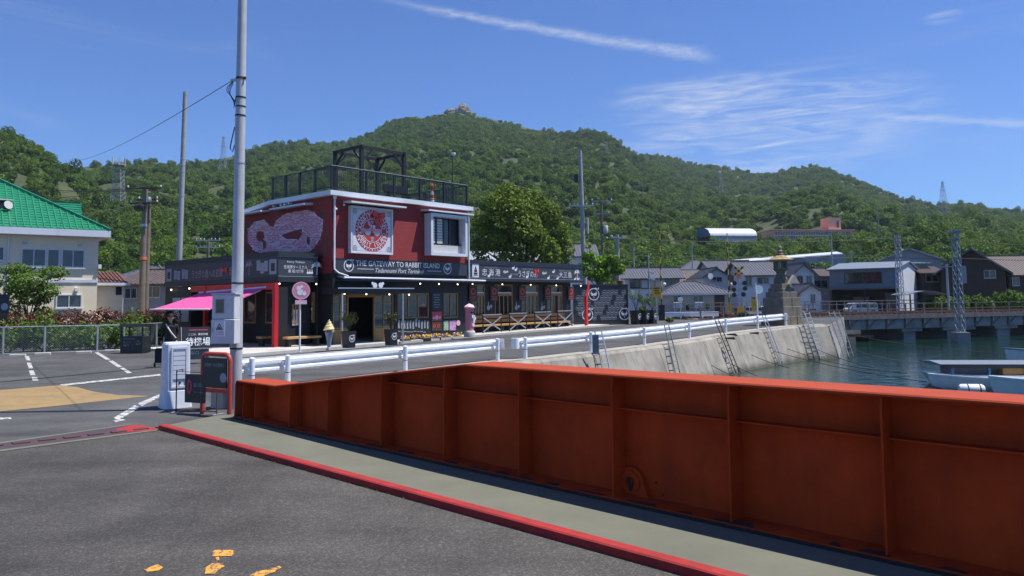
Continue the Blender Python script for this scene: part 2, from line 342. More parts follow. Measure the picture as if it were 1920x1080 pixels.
mat('wall_brown', (.060, .040, .032), .85, var=.2, scale=2, dirt=.3, dirtcol=(.1, .07, .05))
mat('wall_slate', (.15, .18, .225), .6, var=.1, scale=2, dirt=.2, dirtcol=(.1, .11, .12))
mat('wall_grey', (.30, .33, .37), .7, var=.1, scale=2, dirt=.2, dirtcol=(.2, .2, .2))
mat('tile_grey', (.105, .105, .12), .45, var=.25, scale=2.5, bump=.1)
mat('tile_brown', (.115, .085, .075), .5, var=.25, scale=2.5)
mat('tile_green', (.012, .20, .095), .4, var=.14, scale=2.5)
mat('tile_red', (.13, .055, .038), .6, var=.3, scale=4)
mat('tin_white', (.58, .60, .64), .35, var=.06, scale=1)
mat('tin_green', (.22, .36, .34), .5, var=.15, scale=1)
mat('school_pink', (.68, .34, .26), .8, var=.12, scale=.4)
mat('shutter', (.5, .5, .48), .5, var=.06)
mat('bridge_steel', (.16, .135, .13), .75, var=.3, scale=3, dirt=.5, dirtcol=(.13, .06, .04))
mat('bridge_concrete', (.27, .25, .24), .9, var=.25, scale=1.2, dirt=.5, dirtcol=(.08, .07, .065))
mat('boat_white', (.72, .75, .76), .35, var=.06, scale=2, dirt=.2, dirtcol=(.45, .42, .36))
mat('boat_blue', (.03, .15, .33), .4, var=.1)
mat('boat_teal', (.10, .22, .24), .5, var=.1)
mat('wood_grey', (.20, .19, .17), .85, var=.3, scale=5)
mat('rope', (.035, .033, .03), .9, var=.3, scale=10)
mat('wire', (.012, .012, .013), .7, var=.1)
mat('insulator', (.65, .66, .66), .3, var=.05)
mat('rock', (.24, .21, .175), .9, var=.35, scale=.12, bump=.6, bscale=.8, dirt=.4, dirtcol=(.12, .11, .08), detail=8)
mat('bark', (.07, .055, .04), .9, var=.3, scale=6, bump=.3)
mat('forest_floor', (.045, .06, .02), .95, var=.4, scale=.08, detail=8)
mat('skin', (.48, .29, .20), .55, var=.05)
mat('cloth_black', (.014, .014, .016), .85, var=.25, scale=12)
mat('hair', (.012, .009, .008), .6)
mat('strap', (.62, .6, .58), .7)
def glass(name, col, rough=.06):
    m = mat(name, col, rough, var=.35, scale=.8, spec=.8); return m
glass('glass_dark', (.016, .02, .026)); glass('glass_blue', (.03, .045, .065)); glass('glass_curtain', (.16, .17, .17))
def leafmat(name, c0, c1, rnd=True, tr=.25):
    m = bpy.data.materials.new(name); m.use_nodes = True; N = m.node_tree.nodes; L = m.node_tree.links; p = N['Principled BSDF']
    p.inputs['Roughness'].default_value = .6; p.inputs['Specular IOR Level'].default_value = .25
    g = N.new('ShaderNodeNewGeometry'); oi = N.new('ShaderNodeObjectInfo'); ad = N.new('ShaderNodeMath'); ad.operation = 'MULTIPLY_ADD'
    L.new(g.outputs['Random Per Island'], ad.inputs[0]); ad.inputs[1].default_value = .4 if rnd else 1.0
    if rnd:
        mu = N.new('ShaderNodeMath'); mu.operation = 'MULTIPLY'; mu.inputs[1].default_value = .6; L.new(oi.outputs['Random'], mu.inputs[0]); L.new(mu.outputs[0], ad.inputs[2])
    else: ad.inputs[2].default_value = 0
    cr = N.new('ShaderNodeValToRGB'); cr.color_ramp.elements[0].color = (*c0, 1); cr.color_ramp.elements[1].color = (*c1, 1)
    if rnd: e_ = cr.color_ramp.elements.new(.45); e_.color = (c0[0]*.55+c1[0]*.30, c0[1]*.60+c1[1]*.36, c0[2]*.6+c1[2]*.3, 1); e_ = cr.color_ramp.elements.new(.8); e_.color = (c1[0]*.62, c1[1]*.74, c1[2]*.7, 1)
    L.new(ad.outputs[0], cr.inputs[0]); L.new(cr.outputs[0], p.inputs['Base Color'])
    t = N.new('ShaderNodeBsdfTranslucent'); L.new(cr.outputs[0], t.inputs[0]); mx = N.new('ShaderNodeMixShader'); mx.inputs[0].default_value = tr
    L.new(p.outputs[0], mx.inputs[1]); L.new(t.outputs[0], mx.inputs[2]); L.new(mx.outputs[0], N['Material Output'].inputs[0]); MATS[name] = m; return m
leafmat('leaf_forest', (.034, .090, .010), (.195, .270, .026), tr=.4); leafmat('leaf_big', (.055, .115, .015), (.22, .29, .038), rnd=False, tr=.35); leafmat('leaf_bright', (.09, .19, .012), (.2, .34, .03), rnd=False)
leafmat('leaf_bush', (.045, .10, .010), (.16, .27, .035), rnd=False, tr=.35); leafmat('leaf_red', (.07, .022, .014), (.17, .05, .035), rnd=False); leafmat('leaf_dark', (.015, .04, .01), (.06, .12, .025), rnd=False); leafmat('grass', (.05, .09, .02), (.15, .2, .05), rnd=False)
def water_mat():
    m = mat('water', (.008, .030, .025), .05, var=.25, scale=.08); N, L, p = N_(m); p.inputs['IOR'].default_value = 1.33; p.inputs['Specular IOR Level'].default_value = .5
    tc = next(n for n in N if n.type == 'TEX_COORD'); mp = N.new('ShaderNodeMapping'); mp.inputs['Rotation'].default_value = (0, 0, -.35); mp.inputs['Scale'].default_value = (1, 2.4, 1); L.new(tc.outputs['Object'], mp.inputs[0])
    h = None
    for s, k in ((.55, .10), (1.9, .05), (6, .012)):
        n = N.new('ShaderNodeTexNoise'); n.inputs['Scale'].default_value = s; n.inputs['Detail'].default_value = 3; L.new(mp.outputs[0], n.inputs['Vector'])
        q = N.new('ShaderNodeMath'); q.operation = 'MULTIPLY_ADD'; q.inputs[1].default_value = k; L.new(n.outputs[0], q.inputs[0])
        if h is None: q.inputs[2].default_value = 0
        else: L.new(h, q.inputs[2])
        h = q.outputs[0]
    bp = N.new('ShaderNodeBump'); bp.inputs['Strength'].default_value = .34; bp.inputs['Distance'].default_value = 1.0; L.new(h, bp.inputs['Height']); L.new(bp.outputs[0], p.inputs['Normal'])
water_mat()

# ================================================================ ground, quay, water
WZ = -1.7
RIGHT_POSTS = [G(*q) for q in ((983,672.5),(1106,659),(1206,647),(1290.6,635),(1359,624),(1419,617),(1472,611))]
LEFT_POSTS = [G(px, py, .72) * np.array([1,1,0]) for px, py in ((470,674),(537,669),(757,651),(930,637))]
def offs(pts, d):                                                    # shift a polyline to the water side
    out = []
    for i in range(len(pts)):
        t = np.array(pts[min(i+1,len(pts)-1)][:2]) - np.array(pts[max(i-1,0)][:2]); t /= np.linalg.norm(t); out.append(np.array(pts[i][:2]) + d*np.array([t[1], -t[0]]))
    return out
edge = offs(LEFT_POSTS, .5) + offs(RIGHT_POSTS, .5)
CORNER = G(1553, 608)[:2]
B1 = G(1600, 590, .55); B2 = G(1920, 583, .55); BD = (B2-B1)[:2]; BD = BD/np.linalg.norm(BD); BN = np.array([-BD[1], BD[0]])
BR0 = B1[:2] - BD*1.0
GD = G(1719,1078,0)[:2]-G(432,788,0)[:2]; GD /= np.linalg.norm(GD); GP = np.array([-GD[1], GD[0]])     # girder line and its far side
GL = G(432,788,0)[:2]
joint_r = GL + GP*.6 + np.array([.05, .1])
jd = (G(290,805,0)-G(0,838,0))[:2]; jd /= np.linalg.norm(jd)
joint_l = G(0,838,0)[:2] - jd*60
outline = [joint_l, G(0,836,0)[:2], G(270,803,0)[:2], GL-GP*.05, joint_r] + edge + [CORNER, BR0, BR0+BN*13, BR0+BN*13+BD*300, (420, 420), (-520, 420), (-520, -60)]
def ground_sheet(name, pts, mt, lift=0.0):
    bm = bmesh.new(); f = bm.faces.new([bm.verts.new((float(p[0]), float(p[1]), 0)) for p in pts])
    for s in (0.0, 30.0):
        c = M0 + U*s; bmesh.ops.bisect_plane(bm, geom=bm.verts[:]+bm.edges[:]+bm.faces[:], plane_co=c, plane_no=U)
    bmesh.ops.triangulate(bm, faces=bm.faces[:])
    for v in bm.verts: v.co.z = gz(v.co) + lift
    bmesh.ops.recalc_face_normals(bm, faces=bm.faces[:])
    for q in bm.faces:
        if q.normal.z < 0: q.normal_flip()
    me = bpy.data.meshes.new(name); bm.to_mesh(me); bm.free(); me.materials.append(mt)
    return link(name, me)
struct(ground_sheet('ground', outline, M['asphalt_road']))
struct(MB().poly([(-900,-400,WZ),(1200,-400,WZ),(1200,1000,WZ),(-900,1000,WZ)]).build('water', M['water']))
# sloping quay wall: coping, then a battered face down below the water
qb = MB(); chain = [joint_l, G(0,836,0)[:2], G(270,803,0)[:2], joint_r] + edge + [CORNER]
chain = [np.array(p) for p in chain]; ends = [BR0]
top = [np.array([*p, gz(p)]) for p in chain]; bat = offs(chain, 1.15); bat2 = offs(chain, .12)
bat[-1] = CORNER + (bat[-1]-CORNER)*1.0; bat[0:4] = [c for c in chain[0:4]]; bat2[0:4] = [c for c in chain[0:4]]
for i in range(3, len(chain)-1):
    a, b = top[i], top[i+1]
    qb.add([(*a[:2],a[2]-.005),(*b[:2],b[2]-.005),(*bat2[i+1],b[2]-.12),(*bat2[i],a[2]-.12),(*bat[i+1],WZ-1.2),(*bat[i],WZ-1.2)], [(0,3,2,1),(3,5,4,2)])
QW = struct(qb.build('quay_wall', M['quay'], smooth=False))
acc = 0.0
for i in range(3, len(chain)-1):
    L_ = np.linalg.norm(chain[i+1]-chain[i]); k = 0
    while acc < L_:
        t = acc/L_; a = bat2[i]*(1-t)+bat2[i+1]*t; b = bat[i]*(1-t)+bat[i+1]*t; zz_ = gz(a); d_ = (chain[i+1]-chain[i])/L_; n_ = np.array([d_[1],-d_[0]])*.004
        MB().add([(*(a-d_*.012+n_),zz_-.12),(*(a+d_*.012+n_),zz_-.12),(*(b+d_*.012+n_),WZ-1.2),(*(b-d_*.012+n_),WZ-1.2)], [(0,1,2,3)]).build('wall_joint', M['black_scale'], QW)
        acc += 4.6
    acc -= L_
q2 = MB(); ct = np.array([*CORNER, gz(CORNER)]); br = np.array([*BR0, .39]); cb = np.array([*bat[-1], WZ-1.2])
q2.add([ct, cb, (*(BR0+BD*.3), WZ-1.2), br], [(0,1,2,3)])
far = [BR0, BR0+BN*13, BR0+BN*13+BD*300]
for a, b in zip(far[:-1], far[1:]): q2.add([(*a,.385),(*b,.385),(*b,WZ-1),(*a,WZ-1)], [(0,1,2,3)])
struct(q2.build('bank_wall', M['bridge_concrete']))
# coping strip along the edge
cp = MB(); c0 = [np.array(p) for p in edge+[CORNER]]; c1 = offs(c0, -.75)
for i in range(len(c0)-1):
    cp.add([(*c0[i],gz(c0[i])+.006),(*c0[i+1],gz(c0[i+1])+.006),(*c1[i+1],gz(c1[i+1])+.006),(*c1[i],gz(c1[i])+.006)], [(0,3,2,1)])
struct(cp.build('quay_coping', M['concrete']))

# ferry ramp deck, hinge plate, walkway, kerb
def pt(p, z): return (float(p[0]), float(p[1]), z)
deck_l = GL - GP*8.5
J0, J1 = G(0,842,0)[:2], G(296,803,0)[:2]
dk = MB(); a = J0 - jd*4.5; b = GL + GP*.4 - GD*.15
dk.prism([(0,0),(1,0),(1,1),(0,1)], (0,0,0), (0,0,0), (0,0,0), (0,0,0)) if False else None
lst = [a, J1, b, b+GD*26, a+GD*26]
dk.add([pt(p,.004) for p in lst]+[pt(p,-.5) for p in lst], [(0,4,3,2,1),(5,6,7,8,9)]+[(i,(i+1)%5,5+(i+1)%5,5+i) for i in range(5)])
struct(dk.build('ramp_deck', M['asphalt_deck']))
struct(MB().poly([pt(G(-700,918,0),.008), pt(G(0,846,0),.008), pt(G(296,807,0),.008), pt(G(246,797,0),.008), pt(G(0,832,0),.008), pt(G(-700,893,0),.008)]).build('hinge_plate', M['joint_steel']))
for q in (((-700,916),(0,844.5),(296,805.8),(296,808.2),(0,848),(-700,922)), ((-700,892),(0,830.5),(246,796),(246,797.5),(0,833),(-700,895))):
    struct(MB().poly([pt(G(*r,0),.011) for r in q]).build('hinge_edge', M['walk_grey']))
hk = thing('hinge_joint', 'rusty red steel finger joint across the foot of the ramp', 'ramp joint', (0,0,0))
for i in range(13):
    p = G(292,803,0) - np.array([*jd,0])*(.12+i*.34); q = p - np.array([*jd,0])*.22
    MB().beam((*p[:2],.014),(*q[:2],.014),.16 if i % 2 else .12,.02).build('joint_finger', M['joint_steel'], hk)
struct(MB().poly([pt(G(*q,0),.012) for q in ((216,806),(246,798.5),(262,798),(296,804.5),(290,807.5),(222,813))]).build('red_hinge_paint', M['kerb_red']))
kl = [G(297,806,0)[:2], G(420,840,0)[:2], G(1287,1082,0)[:2]]; kl.append(kl[-1] + (kl[-1]-kl[1])/np.linalg.norm(kl[-1]-kl[1])*14)
kb = MB(); kin = offs(kl, -.12); KH = .085
for i in range(3):
    a, b, c, d = kl[i], kl[i+1], kin[i+1], kin[i]
    kb.add([pt(a,.0),pt(b,.0),pt(b,KH-.012),pt(a,KH-.012),pt(a+(d-a)*.12,KH),pt(b+(c-b)*.12,KH),pt(c,KH),pt(d,KH),pt(c,0),pt(d,0)], [(0,1,2,3),(3,2,5,4),(4,5,6,7),(7,6,8,9)]+([(0,3,4,7,9)] if i == 0 else []))
struct(kb.build('kerb', M['kerb_red']))
wl = MB(); g0, g1 = GL - GD*.1, GL + GD*30
wl.poly([pt(kin[0],.062), pt(kin[1],.062), pt(kin[2],.062), pt(kin[3],.062), pt(g1+GP*.35,.062), pt(g0+GP*.35,.062), pt(g0-GD*.35,.05)])
struct(wl.build('walkway', M['walk_grey']))
# thin weeds along the kerb foot are too small to pick apart
wb = MB(); rnd = random.Random(3)
for i in range(420):
    t = rnd.random()**1.5; seg = kl[1] + (kl[2]-kl[1])*t*.6 if rnd.random() > .3 else kl[0] + (kl[1]-kl[0])*rnd.random()
    p = seg - np.array([GP[0],GP[1]])*rnd.uniform(.005,.03); a_ = rnd.uniform(0, 6.28); h = rnd.uniform(.008,.028)
    wb.add([pt(p,.004), (p[0]+.012*math.cos(a_), p[1]+.012*math.sin(a_), .006), (p[0]+rnd.uniform(-.02,.02), p[1]+rnd.uniform(-.02,.02), h)], [(0,1,2)])
o = wb.build('kerb_weeds', M['grass']); o['kind'] = 'stuff'; o['label'] = 'small dry weeds growing along the foot of the red kerb'; o['category'] = 'weeds'

# painted markings, each its own sheet on the asphalt
def mark(name, pts, mt, lift=.006, world=False):
    ps = [p if world else G(*p) for p in pts]
    return struct(MB().poly([(p[0], p[1], gz(p)+lift) for p in ps]).build(name, mt))
mark('yellow_paint', [(-500,800),(-500,748),(0,731.7),(112,722.7),(142,725.6),(175,734.5),(220,741),(281,742.7),(122,760),(0,772)], M['paint_tan'])
mark('white_line', [(112,721.5),(300,702),(302,704.5),(116,724.2)], M['paint_white'], .01)
for seg in ([(46,668),(54,668),(57,676),(49,676)], [(50,680),(58,680),(62,691),(54,691)], [(54,695),(63,695),(67,704),(57,704)], [(59,707),(69,707),(72,714),(61,714)],
            [(176,660.5),(184,660.5),(207,674),(199,675)], [(203,677),(211,676),(229,688),(221,689)], [(225,690.5),(232,690),(247,699),(239,700.5)],
            [(213,784),(222,788),(262,765),(253,760)], [(258,757),(266,762),(303,743),(300,739)], [(0,783.5),(20,783),(22,786),(0,787)],
            [(210,789),(217,792),(236,788),(230,786)]):
    mark('white_line', seg, M['paint_white'])
for seg in ([(399,1036),(404,1033),(437,1033),(438,1040),(434,1044),(398,1045)], [(386,1066),(398,1058),(416,1058),(421,1064),(408,1072),(402,1078),(384,1078)], [(270,1070),(284,1064),(296,1060),(306,1066),(296,1072),(276,1074)],
            [(470,1080),(480,1074),(505,1069),(524,1063),(528,1066),(515,1074),(498,1080),(490,1084),(466,1084)], [(404,1047),(410,1046),(412,1052),(406,1053)]):
    mark('orange_mark', seg, M['paint_orange'], .009)
# tar seam / drain line across the road in front of the fence
mark('seam', [(0,716),(300,688),(300,689),(0,717.4)], M['black_scale'], .0075)
# raised paved strip before the terminal
def slab(name, pts, z0, z1, mt, parent=None):
    n = len(pts); return MB().add([(*p[:2], z0) for p in pts]+[(*p[:2], z1) for p in pts], [tuple(range(n-1,-1,-1)), tuple(range(n,2*n))]+[(i,(i+1)%n,n+(i+1)%n,n+i) for i in range(n)]).build(name, mt, parent)
def tl(a, b): return M0 + U*a + V*b
pv = MB(); bev = [(-6,-2.1),(3.3,-1.15),(9.6,-.75),(21.5,-.75),(21.5,6),(-6,6)]
pv.add([(*tl(a,b)[:2], gz(tl(a,b))+.11) for a, b in bev]+[(*tl(a,b)[:2], -.1) for a, b in bev], [(0,1,2,3,4,5)]+[(i,6+i,6+(i+1)%6,(i+1)%6) for i in range(6)])
struct(pv.build('pavement', M['concrete_light']))
struct(MB().poly([(*p[:2], gz(p)+.012) for p in (tl(21.5,-.7), tl(34,-.7), tl(40,4), tl(21.5,5))]).build('path', M['concrete']))
# ================================================================ harbour terminal
TZ = math.atan2(U[1], U[0])
def brickmat(name, c1, c2, mortar):
    m = mat(name, c1, .75, var=.1, scale=2); N, L, p = N_(m); tc = next(n for n in N if n.type == 'TEX_COORD')
    sp = N.new('ShaderNodeSeparateXYZ'); L.new(tc.outputs['Object'], sp.inputs[0]); ad = N.new('ShaderNodeMath'); ad.operation = 'ADD'; L.new(sp.outputs[0], ad.inputs[0]); L.new(sp.outputs[1], ad.inputs[1])
    cb = N.new('ShaderNodeCombineXYZ'); L.new(ad.outputs[0], cb.inputs[0]); L.new(sp.outputs[2], cb.inputs[1])
    b = N.new('ShaderNodeTexBrick'); b.inputs['Scale'].default_value = 1; b.inputs['Brick Width'].default_value = .28; b.inputs['Row Height'].default_value = .085; b.inputs['Mortar Size'].default_value = .007
    b.inputs['Color1'].default_value = (*c1,1); b.inputs['Color2'].default_value = (*c2,1); b.inputs['Mortar'].default_value = (*mortar,1); L.new(cb.outputs[0], b.inputs['Vector'])
    L.new(b.outputs['Color'], p.inputs['Base Color']); bp = N.new('ShaderNodeBump'); bp.inputs['Strength'].default_value = .5; bp.inputs['Distance'].default_value = .012; bp.invert = True; L.new(b.outputs['Fac'], bp.inputs['Height']); L.new(bp.outputs[0], p.inputs['Normal']); return m
brickmat('brick_red', (.33, .034, .034), (.27, .028, .030), (.18, .026, .026))
def wall_cells(b, a0, a1, z0, z1, y0, y1, holes):
    xs = sorted({a0, a1, *[h[0] for h in holes], *[h[1] for h in holes]}); zs = sorted({z0, z1, *[h[2] for h in holes], *[h[3] for h in holes]})
    for i in range(len(xs)-1):
        run = None
        for j in range(len(zs)-1):
            cx, cz = (xs[i]+xs[i+1])/2, (zs[j]+zs[j+1])/2
            solid = not any(h[0] < cx < h[1] and h[2] < cz < h[3] for h in holes)
            if solid and run is None: run = zs[j]
            if (not solid or j == len(zs)-2) and run is not None:
                b.box(xs[i], xs[i+1], y0, y1, run, zs[j+1] if solid else zs[j]); run = None
    return b
def window(parent, a0, a1, z0, z1, y, nx, ny, fm, gm, fw=.07, dep=.09, name='window', zbars=None):
    f = MB(); f.box(a0,a1,y,y+dep,z0,z0+fw); f.box(a0,a1,y,y+dep,z1-fw,z1); f.box(a0,a0+fw,y,y+dep,z0+fw,z1-fw); f.box(a1-fw,a1,y,y+dep,z0+fw,z1-fw)
    xs = [a0+fw+(a1-a0-2*fw)*i/nx for i in range(nx+1)]; zs = zbars or [z0+fw+(z1-z0-2*fw)*i/ny for i in range(ny+1)]
    for x in xs[1:-1]: f.box(x-fw*.35,x+fw*.35,y+.012,y+dep-.012,z0+fw,z1-fw)
    for z in zs[1:-1]: f.box(a0+fw,a1-fw,y+.018,y+dep-.018,z-fw*.3,z+fw*.3)
    w = f.build(name, fm, parent)
    for i in range(nx):
        for j in range(ny): MB().box(xs[i]+.004, xs[i+1]-.004, y+dep*.55, y+dep*.55+.008, zs[j]+.004, zs[j+1]-.004).build('pane', gm, w)
    return w
def emblem(parent, o, x, y, r, mt, name='emblem', n=20):               # ring with a pair of rabbits and a ribbon bow
    b = MB(); disc(b, o, x, y, r, r*.86, n); o = np.array(o, float); x = np.array(x, float); y = np.array(y, float); nr = np.cross(x, y)
    for sx in (-1, 1):
        disc(b, o + x*sx*r*.25 - y*r*.05, x, y, r*.25, 0, 10); disc(b, o + x*sx*r*.45 + y*r*.17, x, y, r*.14, 0, 8)
        b.prism([(-.05*r,0),(.05*r,0),(.03*r,.3*r),(-.03*r,.3*r)], o + x*sx*r*.42 + y*r*.22, x, y, nr*.004)
    b.prism([(-.06*r,-.62*r),(.06*r,-.62*r),(.04*r,-.25*r),(-.04*r,-.25*r)], o, x, y, nr*.004)
    for sx in (-1, 1): b.prism([(0,0),(sx*.32*r,.2*r),(sx*.32*r,-.16*r)], o + x*r*.62 + y*r*.92, x, y, nr*.005)
    return b.build(name, mt, parent)
T = thing('terminal_building', 'black and dark red harbour terminal with roof terrace and sign bands', 'building', M0, TZ)
X3, Y3, Z3 = (1,0,0), (0,1,0), (0,0,1)
AW, DW = 8.85, 8.1                                                    # main block width and depth
dl, dm1, dm2, dr = 0.02, 1.0, 2.5, 3.75
w2 = (3.95, 6.1, 1.2, 2.5); w3 = (7.1, 8.25, 1.14, 2.5)
wall_cells(MB(), 0, AW, 0, 3.42, 0, .2, [(dl+.06, dr, .11, 2.46), w2, w3]).build('front_wall', M['black_wall'], T)
MB().box(0,.2,.2,DW,0,3.42).box(AW-.2,AW,.2,DW,0,3.42).box(.2,AW-.2,DW-.2,DW,0,3.42).build('ground_floor_wall', M['black_wall'], T)
bwz = (5.92, 8.32, 4.6, 6.58)
wall_cells(MB(), 0, AW, 3.42, 7.05, 0, .2, [bwz]).build('brick_front_wall', M['brick_red'], T)
sw = MB(); sw.prism([(.2,3.42),(DW,3.42),(DW,6.78),(5.1,7.05),(.2,7.05)], (0,0,0), Y3, Z3, (.2,0,0)); sw.build('brick_side_wall', M['brick_red'], T)
MB().box(AW-.2,AW,.2,DW,3.42,6.8).box(.2,AW-.2,DW-.2,DW,3.42,6.7).build('brick_rear_wall', M['brick_red'], T)
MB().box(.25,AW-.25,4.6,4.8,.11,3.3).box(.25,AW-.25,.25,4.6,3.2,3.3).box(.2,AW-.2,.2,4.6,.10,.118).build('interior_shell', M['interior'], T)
# roof slab with white edge; level over the front, falling to the rear
rf = MB(); ov = .28
rf.prism([(-ov,7.05),(5.1,7.05),(DW+.2,6.74),(DW+.2,6.94),(5.1,7.27),(-ov,7.27)], (-ov,0,0), Y3, Z3, (AW+2*ov,0,0)); rf.build('roof', M['white_trim'], T)
MB().box(-.1,AW+.1,-.12,5.05,7.272,7.32).build('roof_deck', M['black_steel'], T)
# terrace railing
rl = MB(); zt, zb = 8.42, 7.42
corn = [(-.12,4.95),(-.12,-.12),(AW-.05,-.12),(AW-.05,4.95)]
for (x0,y0),(x1,y1) in zip(corn[:-1], corn[1:]): rl.beam((x0,y0,zt),(x1,y1,zt),.06,.05).beam((x0,y0,zb),(x1,y1,zb),.04,.04)
rl.build('railing', M['black_steel'], T)
hr = MB(); hr.beam((-.14,-.14,zt+.036),(AW-.03,-.14,zt+.036),.045,.012); hr.build('handrail_cap', M['white_trim'], T)
bal = MB()
for (x0,y0),(x1,y1) in zip(corn[:-1], corn[1:]):
    n = int(math.hypot(x1-x0,y1-y0)/.115)
    for i in range(1, n): t = i/n; bal.beam((x0+(x1-x0)*t,y0+(y1-y0)*t,zb),(x0+(x1-x0)*t,y0+(y1-y0)*t,zt),.022,.022,(0,1,0))
bal.build('balusters', M['black_steel'], T, kind='stuff')
for x, y in [(-.12,-.12),(-.12,1.2),(-.12,2.5),(-.12,3.75),(-.12,4.95)] + [(1.9+i*1.72,-.12) for i in range(5)] + [(AW-.05,1.6),(AW-.05,3.3),(AW-.05,4.95)]:
    MB().box(x-.05,x+.05,y-.05,y+.05,7.32,8.4).build('railing_post', M['black_steel'], T)
# sign band, eave and gutters
MB().box(.1,AW+.02,-.07,0,3.44,4.13).build('sign_band', M['navy_band'], T)
MB().box(.12,AW+.01,-.085,-.07,4.10,4.135).build('band_trim', M['black_steel'], T)
a_, z_ = fa(750, 496, -.075); text('THE GATEWAY TO RABBIT ISLAND', T, M['white_print'], (a_, -.078, z_), X3, Z3, h=.26, w=fa(828,498,-.075)[0]-fa(672,494,-.075)[0], bold=.004)
a_, z_ = fa(751, 508, -.075); text('Tadanoumi Port Terminal', T, M['white_print'], (a_, -.078, z_), X3, Z3, h=.22, w=fa(797,510,-.075)[0]-fa(706,506,-.075)[0], shear=.35)
for p0, p1 in (((670,504),(701,505)), ((801,508),(827,509))):
    (x0,z0),(x1,z1) = fa(*p0,-.075), fa(*p1,-.075); MB().box(x0,x1,-.079,-.075,z0-.012,z0+.012).build('rule', M['white_print'], T)
for px, py in ((654,498),(839,504)): a_, z_ = fa(px,py,-.075); emblem(T, (a_,-.076,z_), X3, Z3, .29, M['white_print'])
MB().prism([(0,3.30),(-.62,3.16),(-.62,3.04),(0,3.10)], (.25,0,0), Y3, Z3, (9.35,0,0)).build('eave', M['navy'], T)
MB().path([(.2,-.66,3.2),(9.65,-.66,3.16)], .05, 8).build('gutter', M['white_trim'], T, smooth=True)
MB().path([(.08,-.09,6.98),(.08,-.09,3.62),(.22,-.25,3.42),(.5,-.60,3.27)], .045, 8).build('downpipe', M['white_trim'], T, smooth=True)
MB().path([(AW+.06,-.12,6.98),(AW+.06,-.12,3.2)], .045, 8).build('downpipe', M['white_trim'], T, smooth=True)
MB().box(.03,.14,-.16,-.02,6.9,7.05).build('rain_head', M['white_trim'], T)
# hoods over clock and window
def hood(a0, a1, z, d, drop=.0): MB().prism([(0,z),(-d,z-.05),(-d,z-.13),(0,z-.10)], (a0,0,0), Y3, Z3, (a1-a0,0,0)).build('hood', M['white_trim'], T)
hood(.62, 3.98, 6.86, .66); hood(5.48, 8.8, 6.86, .66)
# projecting white window surround
wx0, wx1, wz0, wz1 = 5.75, 8.42, 4.45, 6.66
sr = MB(); t = .16; y0 = -.52
sr.box(wx0,wx1,y0,0,wz0,wz0+t).box(wx0,wx1,y0,0,wz1-t,wz1).box(wx0,wx0+t,y0,0,wz0+t,wz1-t).box(wx1-t,wx1,y0,0,wz0+t,wz1-t)
sr.build('window_surround', M['white_trim'], T)
wn = MB(); wn.box(wx0+t,wx1-t,.08,.13,wz0+t,wz1-t); wn = wn.build('window', M['glass_dark'], T)
MB().box(wx0+t+.01,wx1-t-.01,-.22,-.12,wz0+t+.001,wz0+t+.42).build('sill_panel', M['shutter'], wn)
for k, (s0, s1) in enumerate(((.02,.40),(.56,.94))):
    for i in range(9): z = wz0+t+.50+i*.148; MB().box(wx0+t+s0,wx0+t+s1,-.2,-.16,z,z+.12).build('shutter_slat', M['shutter'], wn)
for s in (.42,.97,1.42): MB().box(wx0+t+s,wx0+t+s+.1,-.21,-.12,wz0+t+.45,wz1-t-.01).build('mullion', M['black_steel'], wn)
MB().box(wx0+t,wx1-t,-.22,-.12,wz0+t+.425,wz0+t+.48).build('transom', M['black_steel'], wn)
# entrance doors and shop windows
window(T, dl+.08, dm1, .11, 2.44, .06, 2, 4, M['timber'], M['glass_blue'], .075, name='glazed_door', zbars=[.19,.85,1.42,1.98,2.36])
window(T, dm2, dr-.02, .11, 2.44, .06, 2, 4, M['timber'], M['glass_blue'], .075, name='glazed_door', zbars=[.19,.85,1.42,1.98,2.36])
MB().box(dl+.17,dm1-.08,.05,.10,.2,.80).build('kick_panel', M['timber'], T); MB().box(dm2+.08,dr-.1,.05,.10,.2,.80).build('kick_panel', M['timber'], T)
MB().box(dm1,dm2,.04,.16,2.30,2.46).build('door_lintel', M['timber'], T)
window(T, w2[0], w2[1], w2[2], w2[3], .05, 3, 1, M['timber'], M['glass_dark'], .08)
window(T, w3[0], w3[1], w3[2], w3[3], .05, 2, 1, M['timber'], M['glass_dark'], .09)
# posters and menu boards beside the windows
def plate(p0, p1, y, mt, name, parent=T, t=.02): (x0,z0),(x1,z1) = fa(*p0,y), fa(*p1,y); return MB().box(min(x0,x1),max(x0,x1),y,y+t,min(z0,z1),max(z0,z1)).build(name, mt, parent)
mb = plate((810,549),(828,582), -.03, M['black_steel'], 'menu_board')
for i in range(6): a_, z_ = fa(819, 553+i*4.6, -.032); MB().box(a_-.24+.04*(i%3),a_+.22-.05*(i%2),-.036,-.031,z_-.015,z_+.015).build('chalk_line', M['grey_print'], mb)
pp = plate((810,584.5),(828.5,601), -.03, M['pink_red'], 'poster')
a_, z_ = fa(819,595,-.03); b_ = MB(); disc(b_, (a_,-.031,z_), X3, Z3, .12, 0, 14); disc(b_, (a_-.22,-.031,z_-.02), X3, Z3, .07, 0, 10); disc(b_, (a_+.22,-.031,z_), X3, Z3, .08, 0, 10); b_.build('poster_print', M['pink_pale'], pp)
pp = plate((810,603),(828.5,619.5), -.03, M['timber_dark'], 'poster')
b_ = MB(); a_, z_ = fa(819,611,-.03); disc(b_, (a_-.17,-.031,z_), X3, Z3, .09, .05, 12); disc(b_, (a_+.12,-.031,z_), X3, Z3, .10, .06, 12); b_.build('poster_print', M['pink_red'], pp)
mat('poster_green', (.28, .42, .30), .6, var=.6, scale=9); mat('poster_violet', (.5, .28, .5), .6, var=.6, scale=9)
plate((832,601.5),(841,619), -.03, M['poster_green'], 'poster'); plate((843,601),(855,619), -.03, M['poster_violet'], 'poster')
